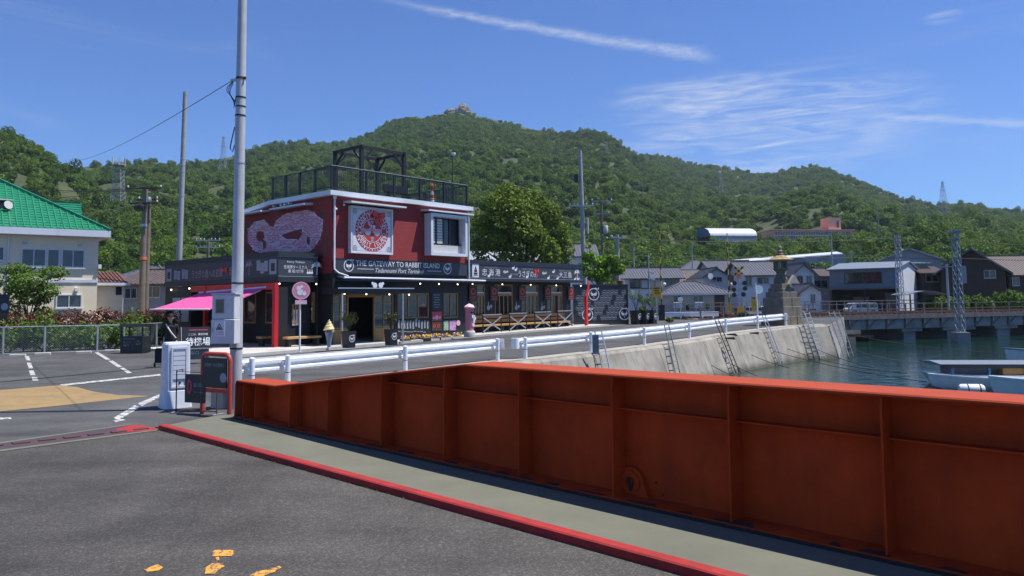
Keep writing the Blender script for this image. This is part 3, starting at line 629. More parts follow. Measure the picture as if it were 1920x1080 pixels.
b_ = MB(); a_, z_ = fa(859,605.5,-.03); disc(b_, (a_,-.02,z_), X3, Z3, .15, 0, 16, .03); b_.build('round_sign', M['pink_pale'], T)
# tool-like silhouettes and chalk drawings on the black panel under the shop window
pn = plate((744,600),(808,630), -.03, M['black_wall'], 'chalk_panel')
rr = random.Random(5)
for i in range(11):
    px = 748+i*5.4; a_, z_ = fa(px, 606+rr.uniform(-2,3), -.032); MB().prism([(-.05,-.22),(.05,-.22),(.03,.0),(.07,.16),(0,.2),(-.06,.12)], (a_,-.036,z_), X3, Z3, (0,.004,0)).build('chalk_drawing', M['grey_print'], pn)
for i in range(9):
    px = 748+i*6; a_, z_ = fa(px, 622+rr.uniform(-1,1), -.032); MB().box(a_-.09,a_+.09,-.036,-.032,z_-.018,z_+.018).build('chalk_drawing', M['grey_print'], pn)
# porch canopy on two posts
CB = -1.35
ca0, cz = fa(634,538,CB); ca1 = fa(776,546,CB)[0]
MB().box(ca0,ca1,CB,0,2.66,2.72).box(ca0+.1,ca1-.1,CB+.06,0,2.46,2.66).build('porch_canopy', M['navy'], T)
MB().box(ca0-.01,ca1+.01,CB-.015,CB,2.68,2.73).build('canopy_edge', M['galv'], T)
for px in (641.5, 755): a_ = fa(px,600,CB+.08)[0]; MB().box(a_-.03,a_+.03,CB+.05,CB+.11,.11,2.46).build('canopy_post', M['galv'], T)
b_ = MB(); a_, z_ = fa(708,536,CB+.1)
for s in (-1,1): disc(b_, (a_+s*.17,CB+.1,2.84), X3, Z3, .13, 0, 12, .03); disc(b_, (a_+s*.30,CB+.1,2.93), X3, Z3, .07, 0, 8, .03)
b_.build('rabbit_ornament', M['white_print'], T)
# bulbs along the eaves
def bulb(px, py, b): a_, z_ = fa(px,py,b); bb = MB(); bb.sphere((a_,b,z_), .036, 8); o = bb.build('bulb', M['bulb'], T, smooth=True); MB().tube((a_,b,z_+.04),(a_,b,z_+.15),.02,n=6).build('lamp_holder', M['black_steel'], o)
for px, py in ((646,551),(687,551.5),(730,552),(767,552.5)): bulb(px,py,CB+.15)
for px, py in ((788,532),(823,532.5),(858,533)): bulb(px,py,-.35)
bulb(701.5,562,1.2)
# ---- right wing: porch with fascia, four timber window bays
RA0, RA1, RB = AW+.02, 19.62, 1.0
MB().box(RA0,RA1,0,.12,3.18,4.33).box(RA1-.12,RA1,.12,6,3.18,4.33).build('wing_fascia', M['navy_band'], T)
MB().box(RA0,RA1+.03,-.05,0,4.16,4.345).build('fascia_cap', M['navy'], T); MB().box(RA0,RA1+.03,-.05,0,3.16,3.32).build('fascia_base', M['navy'], T)
for z in (4.13, 3.34): MB().box(RA0,RA1,-.02,-.001,z-.012,z+.012).build('fascia_line', M['grey_print'], T)
MB().box(RA0,RA1-.12,.12,6,4.2,4.28).build('wing_roof', M['black_steel'], T)
MB().box(RA0,RA1-.12,.12,RB,3.2,3.26).build('porch_ceiling', M['black_wall'], T)
bays = [(fa(p0,533,RB)[0], fa(p1,533,RB)[0]) for p0, p1 in ((884,910),(928,962),(978,1010),(1026,1055))]
wall_cells(MB(), RA0, RA1-.12, 0, 3.2, RB, RB+.2, [(x0,x1,1.1,3.02) for x0,x1 in bays]).build('wing_wall', M['black_wall'], T)
MB().box(RA1-.2,RA1-.01,RB,6,0,3.18).box(RA0,RA1-.2,5.8,6,0,4.2).build('wing_side_wall', M['black_wall'], T)
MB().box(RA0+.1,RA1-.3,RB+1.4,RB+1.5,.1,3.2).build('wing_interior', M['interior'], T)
for x0, x1 in bays:
    w_ = window(T, x0, x1, 1.1, 2.42, RB+.03, 4, 1, M['timber'], M['glass_dark'], .08); window(T, x0, x1, 2.42, 3.02, RB+.03, 1, 1, M['timber'], M['glass_dark'], .08, name='fanlight')
    MB().box(x0+.12,x1-.12,RB+.02,RB+.05,2.50,2.56).build('window_ledge', M['white_trim'], w_)
for px, py in ((881.5,532),(921,532.5),(974,534),(1022,536),(1065,537)):
    a_, z_ = fa(px+6, 549, RB-.1); o = MB().box(a_-.32,a_+.32,RB-.09,RB-.05,2.05,2.92).build('hanging_sign', M['pink_red' if False else 'timber_dark'], T)
    b_ = MB(); disc(b_, (a_,RB-.091,2.6), X3, Z3, .2, .12, 14); b_.box(a_-.24,a_+.24,RB-.096,RB-.091,2.26,2.3); b_.box(a_-.2,a_+.2,RB-.096,RB-.091,2.14,2.18); b_.build('sign_print', M['pink_red'], o)
for px, py in ((886,532.5),(942,533),(995,534),(1043,535),(1089,536)): bulb(px,py,.35)
rr = random.Random(11)
for px, py in ((918,577),(970,577),(1018,578)):
    a_, z_ = fa(px,py,RB); b_ = MB(); disc(b_, (a_-.1,RB-.004,z_), X3, Z3, .14, 0, 10); disc(b_, (a_+.12,RB-.004,z_+.08), X3, Z3, .1, 0, 10); b_.prism([(-.05,0),(.05,0),(.02,.25),(-.02,.25)], (a_-.1,RB-.008,z_+.1), X3, Z3, (0,.004,0)); b_.build('rabbit_decal', M['grey_print'], T)
# fascia writing of the right wing
FY = -.003
def ftext(s, p0, p1, h, mt=M['white_print'], y=FY, **k): (x0,z0),(x1,z1) = fa(*p0,y), fa(*p1,y); return text(s, T, mt, ((x0+x1)/2, y-.003, (z0+z1)/2), X3, Z3, h=h, w=x1-x0, **k)
ftext('忠海港', (904,510),(938,511), .40, spacing=1.5); ftext('⇔', (943,509.6),(954,510), .2); ftext('うさぎの島', (972,513),(1008,514.5), .42)
ftext('⇔', (1016,512),(1026,512.4), .2); ftext('大三島', (1048,515),(1072,516), .38)
ftext('Tadanoumi Port', (908,501),(934,502), .1, M['grey_print']); ftext('Rabbit Island', (980,504),(999,504.6), .1, M['grey_print']); ftext('Omishima Island', (1048,507),(1070,508), .1, M['grey_print'])
ftext('大久野島', (960,514),(971,514.6), .12, M['grey_print']); ftext('しまなみ海道', (1031,516.5),(1046,517), .12, M['grey_print'])
def icon_ship(px, py, y=FY, s=1.0):
    a_, z_ = fa(px,py,y); o = MB().box(a_-.26*s,a_+.26*s,y-.012,y,z_-.38*s,z_+.38*s).build('ship_icon', M['white_print'], T)
    b_ = MB()
    for pts in ([(-.18,-.12),(.18,-.12),(.12,-.24),(-.12,-.24)], [(-.13,-.09),(.13,-.09),(.1,.06),(-.1,.06)], [(-.08,.08),(.08,.08),(.0,.28)], [(-.2,-.32),(.2,-.28),(.2,-.25),(-.2,-.29)]):
        b_.prism([(p[0]*s,p[1]*s) for p in pts], (a_,y-.016,z_), X3, Z3, (0,.004,0))
    b_.build('ship_print', M['navy'], o)
icon_ship(891.5,507)
def palm(px, py, y, s, x=X3, o=None, mt=M['white_print'], parent=T, nm='palm_print'):
    if o is None: a_, z_ = fa(px,py,y); o = (a_, y-.003, z_)
    nr = np.cross(x, Z3); b_ = MB(); b_.prism([(-.03*s,-.5*s),(.04*s,-.5*s),(.05*s,.1*s),(0,.1*s)], o, x, Z3, nr*.003)
    for k in range(7):
        t = math.pi*(k/6)*1.15-.25; e = (math.cos(t)*.45*s, .1*s+math.sin(t)*.3*s-.12*s*abs(math.cos(t))); m_ = (e[0]*.5, .1*s+(e[1]-.1*s)*.5+.13*s)
        b_.prism([(0,.06*s),(m_[0]-.03*s,m_[1]),(e[0],e[1]),(m_[0]+.04*s,m_[1]-.1*s)], o, x, Z3, nr*.003)
    return b_.build(nm, mt, parent)
palm(1082,513,FY,.75)
b_ = MB()
for px, py in ((916.5,517.5),(956,519),(988,519.5),(1028,521.5),(1045,522.5),(1078,524),(1084,524),(962,503),(967,506),(1037.5,510)):
    b_ = MB(); a_, z_ = fa(px,py,FY); disc(b_, (a_,FY-.001,z_), X3, Z3, .075, 0, 8, .004, 1.5); disc(b_, (a_+.1,FY-.001,z_+.07), X3, Z3, .05, 0, 8, .004); b_.prism([(-.02,0),(.02,0),(.01,.1),(-.01,.1)], (a_+.1,FY-.005,z_+.1), X3, Z3, (0,.004,0)); b_.build('rabbit_print', M['white_print'], T)
b_ = MB(); a_, z_ = fa(1006,508.5,FY)
for s in (-1,1): b_.prism([(0,0),(s*.2,.15),(s*.2,-.12)], (a_,FY-.03,z_), X3, Z3, (0,.02,0)); b_.prism([(0,0),(s*.12,-.3),(s*.02,-.3)], (a_,FY-.03,z_), X3, Z3, (0,.02,0))
b_.build('red_bow', M['bow_red'], T)
# ---- left wing: ticket office with fascia to the front and along the side
LA, LB, LD = -2.4, .6, 11.95
LZ0, LZ1 = 3.03, 4.37
MB().box(LA,-.36,LB,LB+.12,LZ0,LZ1).box(LA,LA+.12,LB+.12,LD,LZ0,LZ1).build('ticket_fascia', M['navy_band'], T)
MB().box(LA-.04,-.36,LB-.05,LB,LZ1-.2,LZ1+.015).box(LA-.05,LA,LB-.05,LD,LZ1-.2,LZ1+.015).build('fascia_cap', M['navy'], T)
MB().box(LA-.03,-.36,LB-.05,LB,LZ0-.02,LZ0+.22).box(LA-.045,LA,LB-.05,LD,LZ0-.02,LZ0+.22).build('fascia_base', M['navy'], T)
for z in (LZ1-.215, LZ0+.235): MB().box(LA,-.37,LB-.018,LB-.001,z-.012,z+.012).build('fascia_line', M['grey_print'], T)
MB().box(LA+.12,-.01,LB+.12,LD-.1,LZ1-.14,LZ1-.06).build('wing_roof', M['black_steel'], T)
MB().box(LA+.12,-.3,LB+.12,LD-.1,LZ0+.02,LZ0+.08).build('porch_ceiling', M['black_wall'], T)
MB().box(-.36,-.30,LB+.05,LB+.2,0,LZ1).build('return_panel', M['black_wall'], T)
MB().box(LA+.5,-.37,LB+.55,LB+.7,0,LZ0).build('office_front_wall', M['black_wall'], T)
MB().box(LA+1.0,LA+1.15,LB+.7,LD-.1,0,LZ0).build('office_side_wall', M['black_wall'], T)
MB().box(LA+.02,LA+1.0,8.9,LD-.02,0,LZ0-.03).build('office_end_wall', M['black_wall'], T)
MB().box(LA+.02,LA+.5,LB+.02,LB+.5,0,LZ0-.25).build('corner_pier', M['black_wall'], T)
for b0 in (LB-.06, 6.95): MB().box(LA-.20,LA-.02,b0,b0+.22,.1,LZ0-.05).build('red_pillar', M['red_paint'], T)
MB().box(LA-.16,LA-.05,LB+.17,8.6,LZ0-.36,LZ0-.05).build('red_beam', M['red_paint'], T)
wy = LB+.48
for p0, p1 in (((586,548),(613,604)), ((548,570),(561,605))):
    (x0,z1),(x1,z0) = fa(*p0,wy), fa(*p1,wy); w_ = window(T, x0, min(x1,-.1), z0, z1, wy, 2, 1, M['timber'], M['glass_dark'], .07)
    a_ = (x0+min(x1,-.1))/2; b_ = MB()
    for s in (-.25,.25):
        k = (min(x1,-.1)-x0); disc(b_, (a_+s*k,wy+.03,z0+(z1-z0)*.45), X3, Z3, .11, 0, 10, .004); disc(b_, (a_+s*k,wy+.03,z0+(z1-z0)*.62), X3, Z3, .08, 0, 10, .004); b_.prism([(-.08,-.5),(.08,-.5),(.06,0),(-.06,0)], (a_+s*k,wy+.026,z0+(z1-z0)*.45), X3, Z3, (0,.004,0))
    b_.build('rabbit_decal', M['white_print'], w_)
for b0 in (2.2, 4.2, 8.2):
    f = MB(); xx = LA+.97; f.box(xx,xx+.05,b0,b0+1.1,1.1,2.6); w_ = f.build('window', M['timber'], T); MB().box(xx-.01,xx+.02,b0+.08,b0+1.02,1.18,2.52).build('pane', M['glass_blue'], w_)
for b0 in (9.15, 10.15): MB().box(LA+.005,LA+.02,b0,b0+.85,1.15,2.4).build('notice_board', M['shutter'], T)
fy = LB-.003
def lt(s, p0, p1, h, mt=M['white_print'], **k): (x0,z0),(x1,z1) = fa(*p0,fy), fa(*p1,fy); return text(s, T, mt, ((x0+x1)/2, fy-.003, (z0+z1)/2), X3, Z3, h=h, w=x1-x0, **k)
lt('Ferry Tickets', (538.5,490.5),(571,493), .12, M['white_print']); lt('忠海港ターミナル', (532,499.5),(576,502), .17); lt('乗船切符', (540,508),(569,509), .16, spacing=1.4)
palm(594,501,fy,.72)
b_ = MB()
for px in (577,581,585): b_ = MB(); a_, z_ = fa(px,511.5,fy); disc(b_, (a_,fy-.001,z_), X3, Z3, .06, 0, 8); b_.prism([(-.02,0),(.02,0),(.01,.13),(-.01,.13)], (a_,fy-.005,z_+.03), X3, Z3, (0,.004,0)); b_.build('rabbit_print', M['white_print'], T)
for px, py in ((524,532),(593,532.5)): bulb(px,py,LB+.02)
XS = (0,-1,0); sx = LA-.004
def st(s, p0, p1, h, mt=M['grey_print']): (b0,z0),(b1,z1) = sb(*p0,sx), sb(*p1,sx); return text(s, T, mt, (sx-.003,(b0+b1)/2,(z0+z1)/2), XS, Z3, h=h, w=abs(b1-b0))
st('うさぎの島への玄関', (360,517),(417,509), .42); st('忠海', (430,508.5),(437,507.5), .4)
for px, py in ((317,516),(512,500)): b0, z_ = sb(px,py,sx); o = MB().box(sx-.012,sx-.002,b0-.3,b0+.3,z_-.34,z_+.34).build('ship_icon', M['grey_print'], T); MB().box(sx-.016,sx-.012,b0-.16,b0+.16,z_-.2,z_+.16).build('ship_print', M['navy'], o)
for px, py in ((329,515),(335,516),(344,513),(350,514),(485,497),(492,502),(499,498)): b0, z_ = sb(px,py,sx); MB().box(sx-.010,sx-.002,b0-.16,b0+.16,z_-.26,z_+.22).build('pictogram', M['grey_print'], T)
b0, z_ = sb(467,500,sx); palm(0,0,0,.8,x=XS,o=(sx-.004,b0,z_),mt=M['grey_print'])
b0, z_ = sb(421,507,sx); b_ = MB()
for s in (-1,1): b_.prism([(0,0),(s*.25,.18),(s*.25,-.14)], (sx-.03,b0,z_), XS, Z3, (.02,0,0))
b_.build('red_bow', M['bow_red'], T)
for px, py in ((321,543.5),(355,541),(393,539),(431,537),(476,534.5)):
    b0, z_ = sb(px,py,LA-.1); o = MB().sphere((LA-.1,b0,z_), .045, 8).build('bulb', M['bulb'], T, smooth=True)
# pink awning on the side of the ticket wing
aw = []
for px, py in ((500,538.5),(374,549)): b0, z_ = sb(px,py,LA-.12); aw.append((LA-.12,b0,z_))
AO = LA-2.05
loc = [(AO, *sb(393,580,AO)), (AO, *sb(281,580.5,AO))]
n = 14; b_ = MB(); q = [np.array(aw[0]), np.array(aw[1]), np.array(loc[1]), np.array(loc[0])]
vs = []; 
for i in range(n+1):
    for j in range(5):
        s, t = i/n, j/4; p = (q[0]*(1-s)+q[1]*s)*(1-t)+(q[3]*(1-s)+q[2]*s)*t; p = p - np.array([0,0,.05*math.sin(math.pi*t)+.008*math.cos(i*math.pi)]); vs.append(p)
b_.add(vs+[p-np.array([0,0,.012]) for p in vs], [(i*5+j,i*5+j+1,(i+1)*5+j+1,(i+1)*5+j) for i in range(n) for j in range(4)]+[(75+i*5+j,75+(i+1)*5+j,75+(i+1)*5+j+1,75+i*5+j+1) for i in range(n) for j in range(4)])
AWN = b_.build('awning', M['pink_awning'], T)
MB().tube(q[3],q[2],.035,n=8).build('awning_bar', M['white_trim'], AWN); MB().tube(q[0],q[1],.06,n=8).build('awning_roller', M['white_trim'], AWN)
for s in (.08,.92): MB().path([q[0]*(1-s)+q[1]*s-np.array([0,0,.12]), (q[0]*(1-s)+q[1]*s)*.5+(q[3]*(1-s)+q[2]*s)*.5-np.array([0,0,.18]), q[3]*(1-s)+q[2]*s], .025, 6).build('awning_arm', M['white_trim'], AWN)
# pink word-map mural on the brick side wall
def zp(zx, zy): return sb(440+zx/4.154, 260+zy/4.154, -.002)
from mathutils.geometry import intersect_point_tri_2d
def inside(p, poly):
    c = False; j = len(poly)-1
    for i in range(len(poly)):
        if (poly[i][1] > p[1]) != (poly[j][1] > p[1]) and p[0] < (poly[j][0]-poly[i][0])*(p[1]-poly[i][1])/(poly[j][1]-poly[i][1])+poly[i][0]: c = not c
        j = i
    return c
OUTL = [(100,760),(110,700),(150,650),(230,630),(275,685),(300,690),(320,640),(370,600),(400,585),(480,570),(560,555),(620,570),(640,600),(688,630),(685,680),(670,760),(640,820),(590,872),(540,886),(420,886),(300,884),(200,890),(150,872),(110,815)]
HOLES = [[(170,725),(222,718),(238,790),(200,812),(165,780)], [(360,752),(440,722),(522,700),(527,742),(500,785),(400,782)]]
rr = random.Random(21); mu = MB(); y = 552
while y < 895:
    hh = rr.uniform(10,17); x = 98.0
    while x < 690:
        ww = rr.uniform(14,46); cx, cy = x+ww/2, y+hh/2
        tl_ = rr.uniform(-.25,.25)
        cs = [(-ww/2+1.5,-hh/2+1.5),(ww/2-1.5,-hh/2+1.5),(ww/2-1.5,hh/2-1.5),(-ww/2+1.5,hh/2-1.5)]
        cs = [(cx+p[0]*math.cos(tl_)-p[1]*math.sin(tl_), cy+p[0]*math.sin(tl_)+p[1]*math.cos(tl_)) for p in cs]
        if sum(inside(p, OUTL) and not any(inside(p, h) for h in HOLES) for p in cs+[(cx,cy)]*2) >= 4:
            mu.mi = rr.choice((0,0,0,0,1)); w = [zp(*p) for p in cs]; mu.add([(-.004,p[0],p[1]) for p in w], [(0,1,2,3)])
            if rr.random() < .3:
                mu.mi = 2 if mu.mi != 2 else 0; k = rr.uniform(.12,.3)
                iw = [(cx+(p[0]-cx)*.86, cy+(p[1]-cy)*k) for p in cs]; w = [zp(*p) for p in iw]; mu.add([(-.007,p[0],p[1]) for p in w], [(0,1,2,3)])
        x += ww
    y += hh
mat('mural_pink', (.72,.19,.27), .6, var=.15, scale=6); mu.build('mural', [M['mural_pink'], M['pink_pale'], M['lilac']], T)
base = MB(); y = 552.0
while y < 893:                                                       # pale ground of the mural, row by row inside its outline
    run = None; x = 92.0
    while x < 700:
        ok = inside((x,y+2.5), OUTL) and not any(inside((x,y+2.5), h) for h in HOLES)
        if ok and run is None: run = x
        if not ok and run is not None: w = [zp(*p) for p in ((run,y),(x,y),(x,y+5.0),(run,y+5.0))]; base.add([(-.0015,p[0],p[1]) for p in w], [(0,1,2,3)]); run = None
        x += 2.0
    y += 5.0
base.build('mural_ground', M['lilac'], T)
mat('olive', (.09,.065,.02), .7, var=.3, scale=5)
for zx, zy in ((85,690),(675,590),(715,790),(710,860),(575,790),(80,870),(345,560),(230,825)):
    w = [zp(zx+dx*rr.uniform(.6,1.3), zy+dy*rr.uniform(.6,1.3)) for dx, dy in ((-12,-30),(10,-26),(16,0),(10,28),(-8,30),(-14,4))]; MB().add([(-.005,p[0],p[1]) for p in w], [tuple(range(6))]).build('mural_islet', M['olive'], T)
for (p0, p1) in (((588,386.5),(523,395)), ((505,397.5),(457,403.5))):
    (b0,z0),(b1,z1) = sb(*p0), sb(*p1); MB().prism([(0,0),(-.55,-.06),(-.55,-.15),(0,-.11)], (0,b0,6.86), X3, Z3, (0,b1-b0,0)).build('hood', M['white_trim'], T)
for px, py in ((517,386),(531,384.5),(538,383.5),(546,381)): b0, z_ = sb(px,py); MB().tube((0,b0,z_),(-.16,b0,z_-.02),.07,n=8).build('spot_lamp', M['white_trim'], T)
for px, py in ((645,384),(630.5,392)): a_, z_ = fa(px,py,-.1); MB().sphere((a_,-.1,z_), .06, 8).build('spot_lamp', M['white_trim'], T)

# ================================================================ things on and around the terminal
def tthing(name, label, cat, a, b, z=0.0, group=None, rot=0.0): p = tl(a,b); return thing(name, label, cat, (p[0],p[1],z), TZ+rot, group)
# wall clock
ck = tthing('wall_clock', 'big square clock with red dial, white rabbits and a red bow, on brick wall', 'clock', 2.18, 0, 5.52)
cw, ch, cdp = 1.27, 1.13, -.24
f = MB(); f.box(-cw,cw,cdp,-.005,-ch,-ch+.08).box(-cw,cw,cdp,-.005,ch-.08,ch).box(-cw,-cw+.08,cdp,-.005,-ch+.08,ch-.08).box(cw-.08,cw,cdp,-.005,-ch+.08,ch-.08); f.build('frame', M['white_trim'], ck)
mat('clock_white', (.66,.68,.73), .5, var=.16, scale=14); mat('hand_pink', (.85,.30,.36), .5, var=.05); mat('clock_red', (.46,.035,.035), .5, var=.12, scale=4)
MB().box(-cw+.08,cw-.08,-.2,-.01,-ch+.08,ch-.08).build('dial_board', M['clock_white'], ck)
b_ = MB(); o0 = (0,-.2,0); disc(b_, o0, X3, Z3, 1.0, 0, 48, .012); b_.build('dial', M['clock_red'], ck)
b_ = MB(); disc(b_, o0, X3, Z3, .885, .855, 48, .018); disc(b_, o0, X3, Z3, .585, .56, 40, .018); b_.build('dial_ring', M['white_print'], ck)
b_ = MB()
for i in range(36): t = i*math.pi/18; disc(b_, (.945*math.cos(t),-.2,.945*math.sin(t)), X3, Z3, .028 if i % 3 else .045, 0, 6, .018)
b_.build('dial_dots', M['white_print'], ck)
for word, base, dr_, rev in (('RABBIT ISLAND', math.pi*.97, -1, False), ('RABBIT ISLAND', math.pi*1.04, 1, True)):
    for i, chx in enumerate(word):
        if chx == ' ': continue
        t = base + dr_*(i+.5)*math.pi*.92/len(word); rad = np.array([math.cos(t),0,math.sin(t)]); tan = np.array([math.sin(t),0,-math.cos(t)])
        if rev: text(chx, ck, M['white_print'], np.array([0,-.22,0])+rad*.72, -tan, -rad, h=.19, bold=.012)
        else: text(chx, ck, M['white_print'], np.array([0,-.22,0])+rad*.72, tan, rad, h=.19, bold=.012)
for sx_ in (-1,1):                                                   # corner scrollwork of the board
    for sz_ in (-1,1):
        b_ = MB(); c_ = (sx_*1.02,-.2,sz_*.88); disc(b_, c_, X3, Z3, .13, .10, 14, .004); disc(b_, c_, X3, Z3, .06, .03, 12, .004); b_.build('corner_scroll', M['wall_slate'], ck)
b_ = MB(); e_ = .012
b_.box(-1.15,1.15,-.206,-.2,-1.01,-1.01+e_).box(-1.15,1.15,-.206,-.2,1.01-e_,1.01).box(-1.15,-1.15+e_,-.206,-.2,-1.0,1.0).box(1.15-e_,1.15,-.206,-.2,-1.0,1.0); b_.build('board_border', M['clock_red'], ck)
def rabbit(sx, ox, oz, s):
    b_ = MB(); disc(b_, (ox,-.2,oz), X3, Z3, .19*s, 0, 14, .02, 1.25); disc(b_, (ox+sx*.2*s,-.2,oz+.16*s), X3, Z3, .11*s, 0, 12, .02)
    for k in (0,.09): b_.prism([(-.03*s,0),(.03*s,0),(.05*s,.2*s),(0,.26*s),(-.05*s,.2*s)], (ox+sx*(.19+k)*s,-.222,oz+.22*s), X3, Z3, (0,.004,0))
    b_.build('rabbit', M['white_print'], ck)
rabbit(1,-.27,-.08,.8); rabbit(-1,.29,-.1,.8)
b_ = MB()
for z_ in (.42,-.38,-.5): disc(b_, (0,-.2,z_), X3, Z3, .085, 0, 10, .02)
b_.build('dial_ornament', M['grey_print'], ck)
def hand(t, r, w):
    d = np.array([math.cos(t),0,math.sin(t)]); e = np.array([-math.sin(t),0,math.cos(t)]); MB().prism([(-.12,-w*.3),(r*.4,-w*.4),(r*.65,-w),(r,0),(r*.65,w),(r*.4,w*.4),(-.12,w*.3)], (0,-.25,0), d, e, (0,.008,0)).build('hand', M['hand_pink'], ck)
hand(math.pi*1.0, .8, .1); hand(math.pi*.68, .62, .1)
MB().prism([(-.12,-.1),(.4,-.09),(.4,.09),(-.12,.1)], (.1,-.26,.0), X3, Z3, (0,.006,0)).build('hand', M['hand_pink'], ck)
b_ = MB(); bo = np.array([.36,-.24,.75])
for s in (-1,1): b_.prism([(0,0),(s*.12,.16),(s*.36,.2),(s*.38,-.06),(s*.14,-.08)], bo, X3, Z3, (0,-.06,0)); b_.prism([(0,0),(s*.3,-.28),(s*.2,-.42),(s*.06,-.34)], bo, X3, Z3, (0,-.04,0))
b_.sphere(bo+np.array([0,-.05,0]), .08, 8); b_.build('ribbon_bow', M['bow_red'], ck)
# pergola on the roof terrace
pg = tthing('pergola', 'black timber pergola frame with knee braces on the roof terrace', 'pergola', 3.13, 2.05, 7.32)
pw, pd, ph = 2.85, 2.3, 2.72
pB = onp(678,272,M0+V*2.05,V)-M0; ph = float(pB[2])-7.32; pg.location = tl(float(pB@U),2.05)+np.array([0,0,7.32])
cs = [(0,0),(pw,0),(pw,pd),(0,pd)]
for x, y in cs: MB().box(x-.09,x+.09,y-.09,y+.09,0,ph-.01).build('post', M['black_wall'], pg)
for i in range(4):
    (x0,y0),(x1,y1) = cs[i], cs[(i+1)%4]; L_ = math.hypot(x1-x0,y1-y0); dx, dy = (x1-x0)/L_, (y1-y0)/L_
    MB().beam((x0-dx*.12,y0-dy*.12,ph-.08+.004*i),(x1+dx*.12,y1+dy*.12,ph-.08+.004*i),.12,.16).build('beam', M['black_wall'], pg)
    for (x,y,s) in ((x0,y0,1),(x1,y1,-1)): MB().beam((x,y,ph-.85),(x+dx*s*.68,y+dy*s*.68,ph-.16),.09,.09).build('brace', M['black_wall'], pg)
# terrace lamp, terrace bench and small lighthouse ornament
a_, z_ = fa(848,287,1.0); la = tthing('terrace_lamp', 'slim black lamp pole with two white floodlights on the roof terrace', 'lamp', a_, 1.0, 7.32)
MB().tube((0,0,0),(0,0,z_-7.32),.03,n=8).build('pole', M['black_steel'], la)
for s in (-1,1): MB().tube((0,0,z_-7.34),(s*.09,-.14,z_-7.40),.06,.09,8).build('floodlight', M['white_print'], la)
a_, z_ = fa(810,350,1.2); lh = tthing('lighthouse_ornament', 'small red and white striped lighthouse model behind the terrace railing', 'ornament', a_, 1.2, 7.32)
for i in range(5): MB().lathe([(.14-.016*i,i*.2),(.124-.016*i,i*.2+.199)], 10).build('tower_ring', M['bow_red' if i % 2 == 0 else 'white_print'], lh)
MB().lathe([(.09,1.0),(.09,1.12),(.01,1.25)], 10).build('lantern_top', M['bow_red'], lh)
tb = tthing('terrace_bench', 'dark bench behind the railing under the pergola', 'bench', 4.2, 1.0, 7.32)
MB().box(0,1.6,0,.4,.42,.48).build('seat', M['black_steel'], tb); MB().box(0,1.6,.4,.45,.5,.9).build('backrest', M['black_steel'], tb)
for x in (.1,1.42): MB().box(x,x+.08,.05,.35,0,.42).build('leg', M['black_steel'], tb)
# timber benches by the ticket office
def bench(label, a, b, L_, back=False, rot=0, group='timber benches around the terminal', mt='bench_wood', z=None):
    p = tl(a,b); z = gz(p)+.11 if z is None else z
    t = thing('bench', label, 'bench', (p[0],p[1],z), TZ+rot, group)
    MB().cbox(0,L_,0,.42,.36,.46).build('seat', M[mt], t)
    if back:
        for i in range(2): MB().box(0,L_,.46+.02*i,.50+.02*i,.56+i*.24,.74+i*.24).build('back_slat', M['timber'], t)
    n = max(2, int(L_/1.3)+1)
    for i in range(n): x = .1+(L_-.3)*i/(n-1); MB().box(x,x+.12,.05,.38,0,.36).build('leg', M['black_steel'], t)
    return t
p = G(489,655,.0); bench('timber bench beside the red corner pillar of the ticket office', float((p-M0)@U), float((p-M0)@V), 1.55)
bench('timber bench under the ticket office window, beside the ice cream figure', -2.25, .05, 1.75)
bench('long timber bench with slatted back under the timber window bays', 9.6, .42, 9.2, back=True)
# black railings with crossed white bars in front of the long bench
pos = [(300,455),(528,672),(745,880),(942,1062)]
words = ['nearest the pink post box', 'second from the pink post box', 'third from the pink post box', 'beside the red banner post']
for (z0, z1), wrd in zip(pos, words):
    a0, a1 = fa(840+z0/4.57, 600, .02)[0], fa(840+z1/4.57, 600, .02)[0]; p = tl(a0,.02); zg = gz(p)+.11
    t = thing('cross_railing', 'low grey cross-braced railing before the long bench, '+wrd, 'railing', (p[0],p[1],zg), TZ, 'cross-braced railings in front of the long bench'); L_ = a1-a0
    for x in (0,L_): MB().box(x-.025,x+.025,-.025,.025,0,1.0).build('post', M['black_steel'], t)
    MB().box(-.03,L_+.03,-.035,.035,1.0,1.05).build('top_rail', M['galv'], t)
    MB().beam((0,-.03,.08),(L_,-.03,.9),.03,.06).build('brace', M['galv'], t); MB().beam((0,.03,.9),(L_,.03,.12),.03,.06).build('brace', M['galv'], t)
# pink pillar post box
p = tl(*( lambda q: (float((q-M0)@U), float((q-M0)@V)))(G(880.5,631,.22))); zg = gz(p)+.11
pbx = thing('post_box', 'pink round pillar post box on a pale stone base', 'post box', (p[0],p[1],zg), TZ)
MB().lathe([(.30,0),(.30,.22),(.27,.30),(.25,.32)], 18).build('base', M['concrete_light'], pbx, smooth=True)
MB().lathe([(.215,.32),(.215,1.38),(.23,1.40),(.23,1.5)], 18).build('body', M['pink'], pbx, smooth=True)
MB().lathe([(.275,1.5),(.275,1.55),(.2,1.64),(.08,1.69),(.03,1.72)], 18).build('cap', M['pink_pale'], pbx, smooth=True)
MB().box(-.12,.12,-.25,-.2,1.2,1.3).build('mail_slot', M['dark_lens'], pbx); MB().box(.04,.16,-.245,-.19,.72,1.12).build('notice', M['white_print'], pbx)
b_ = MB()
for x, z_ in ((.02,1.05),(.16,.95),(.05,.62)): disc(b_, (x,-.225,z_), X3, Z3, .09, 0, 10, .02)
b_.build('rabbit_sticker', M['white_print'], pbx)
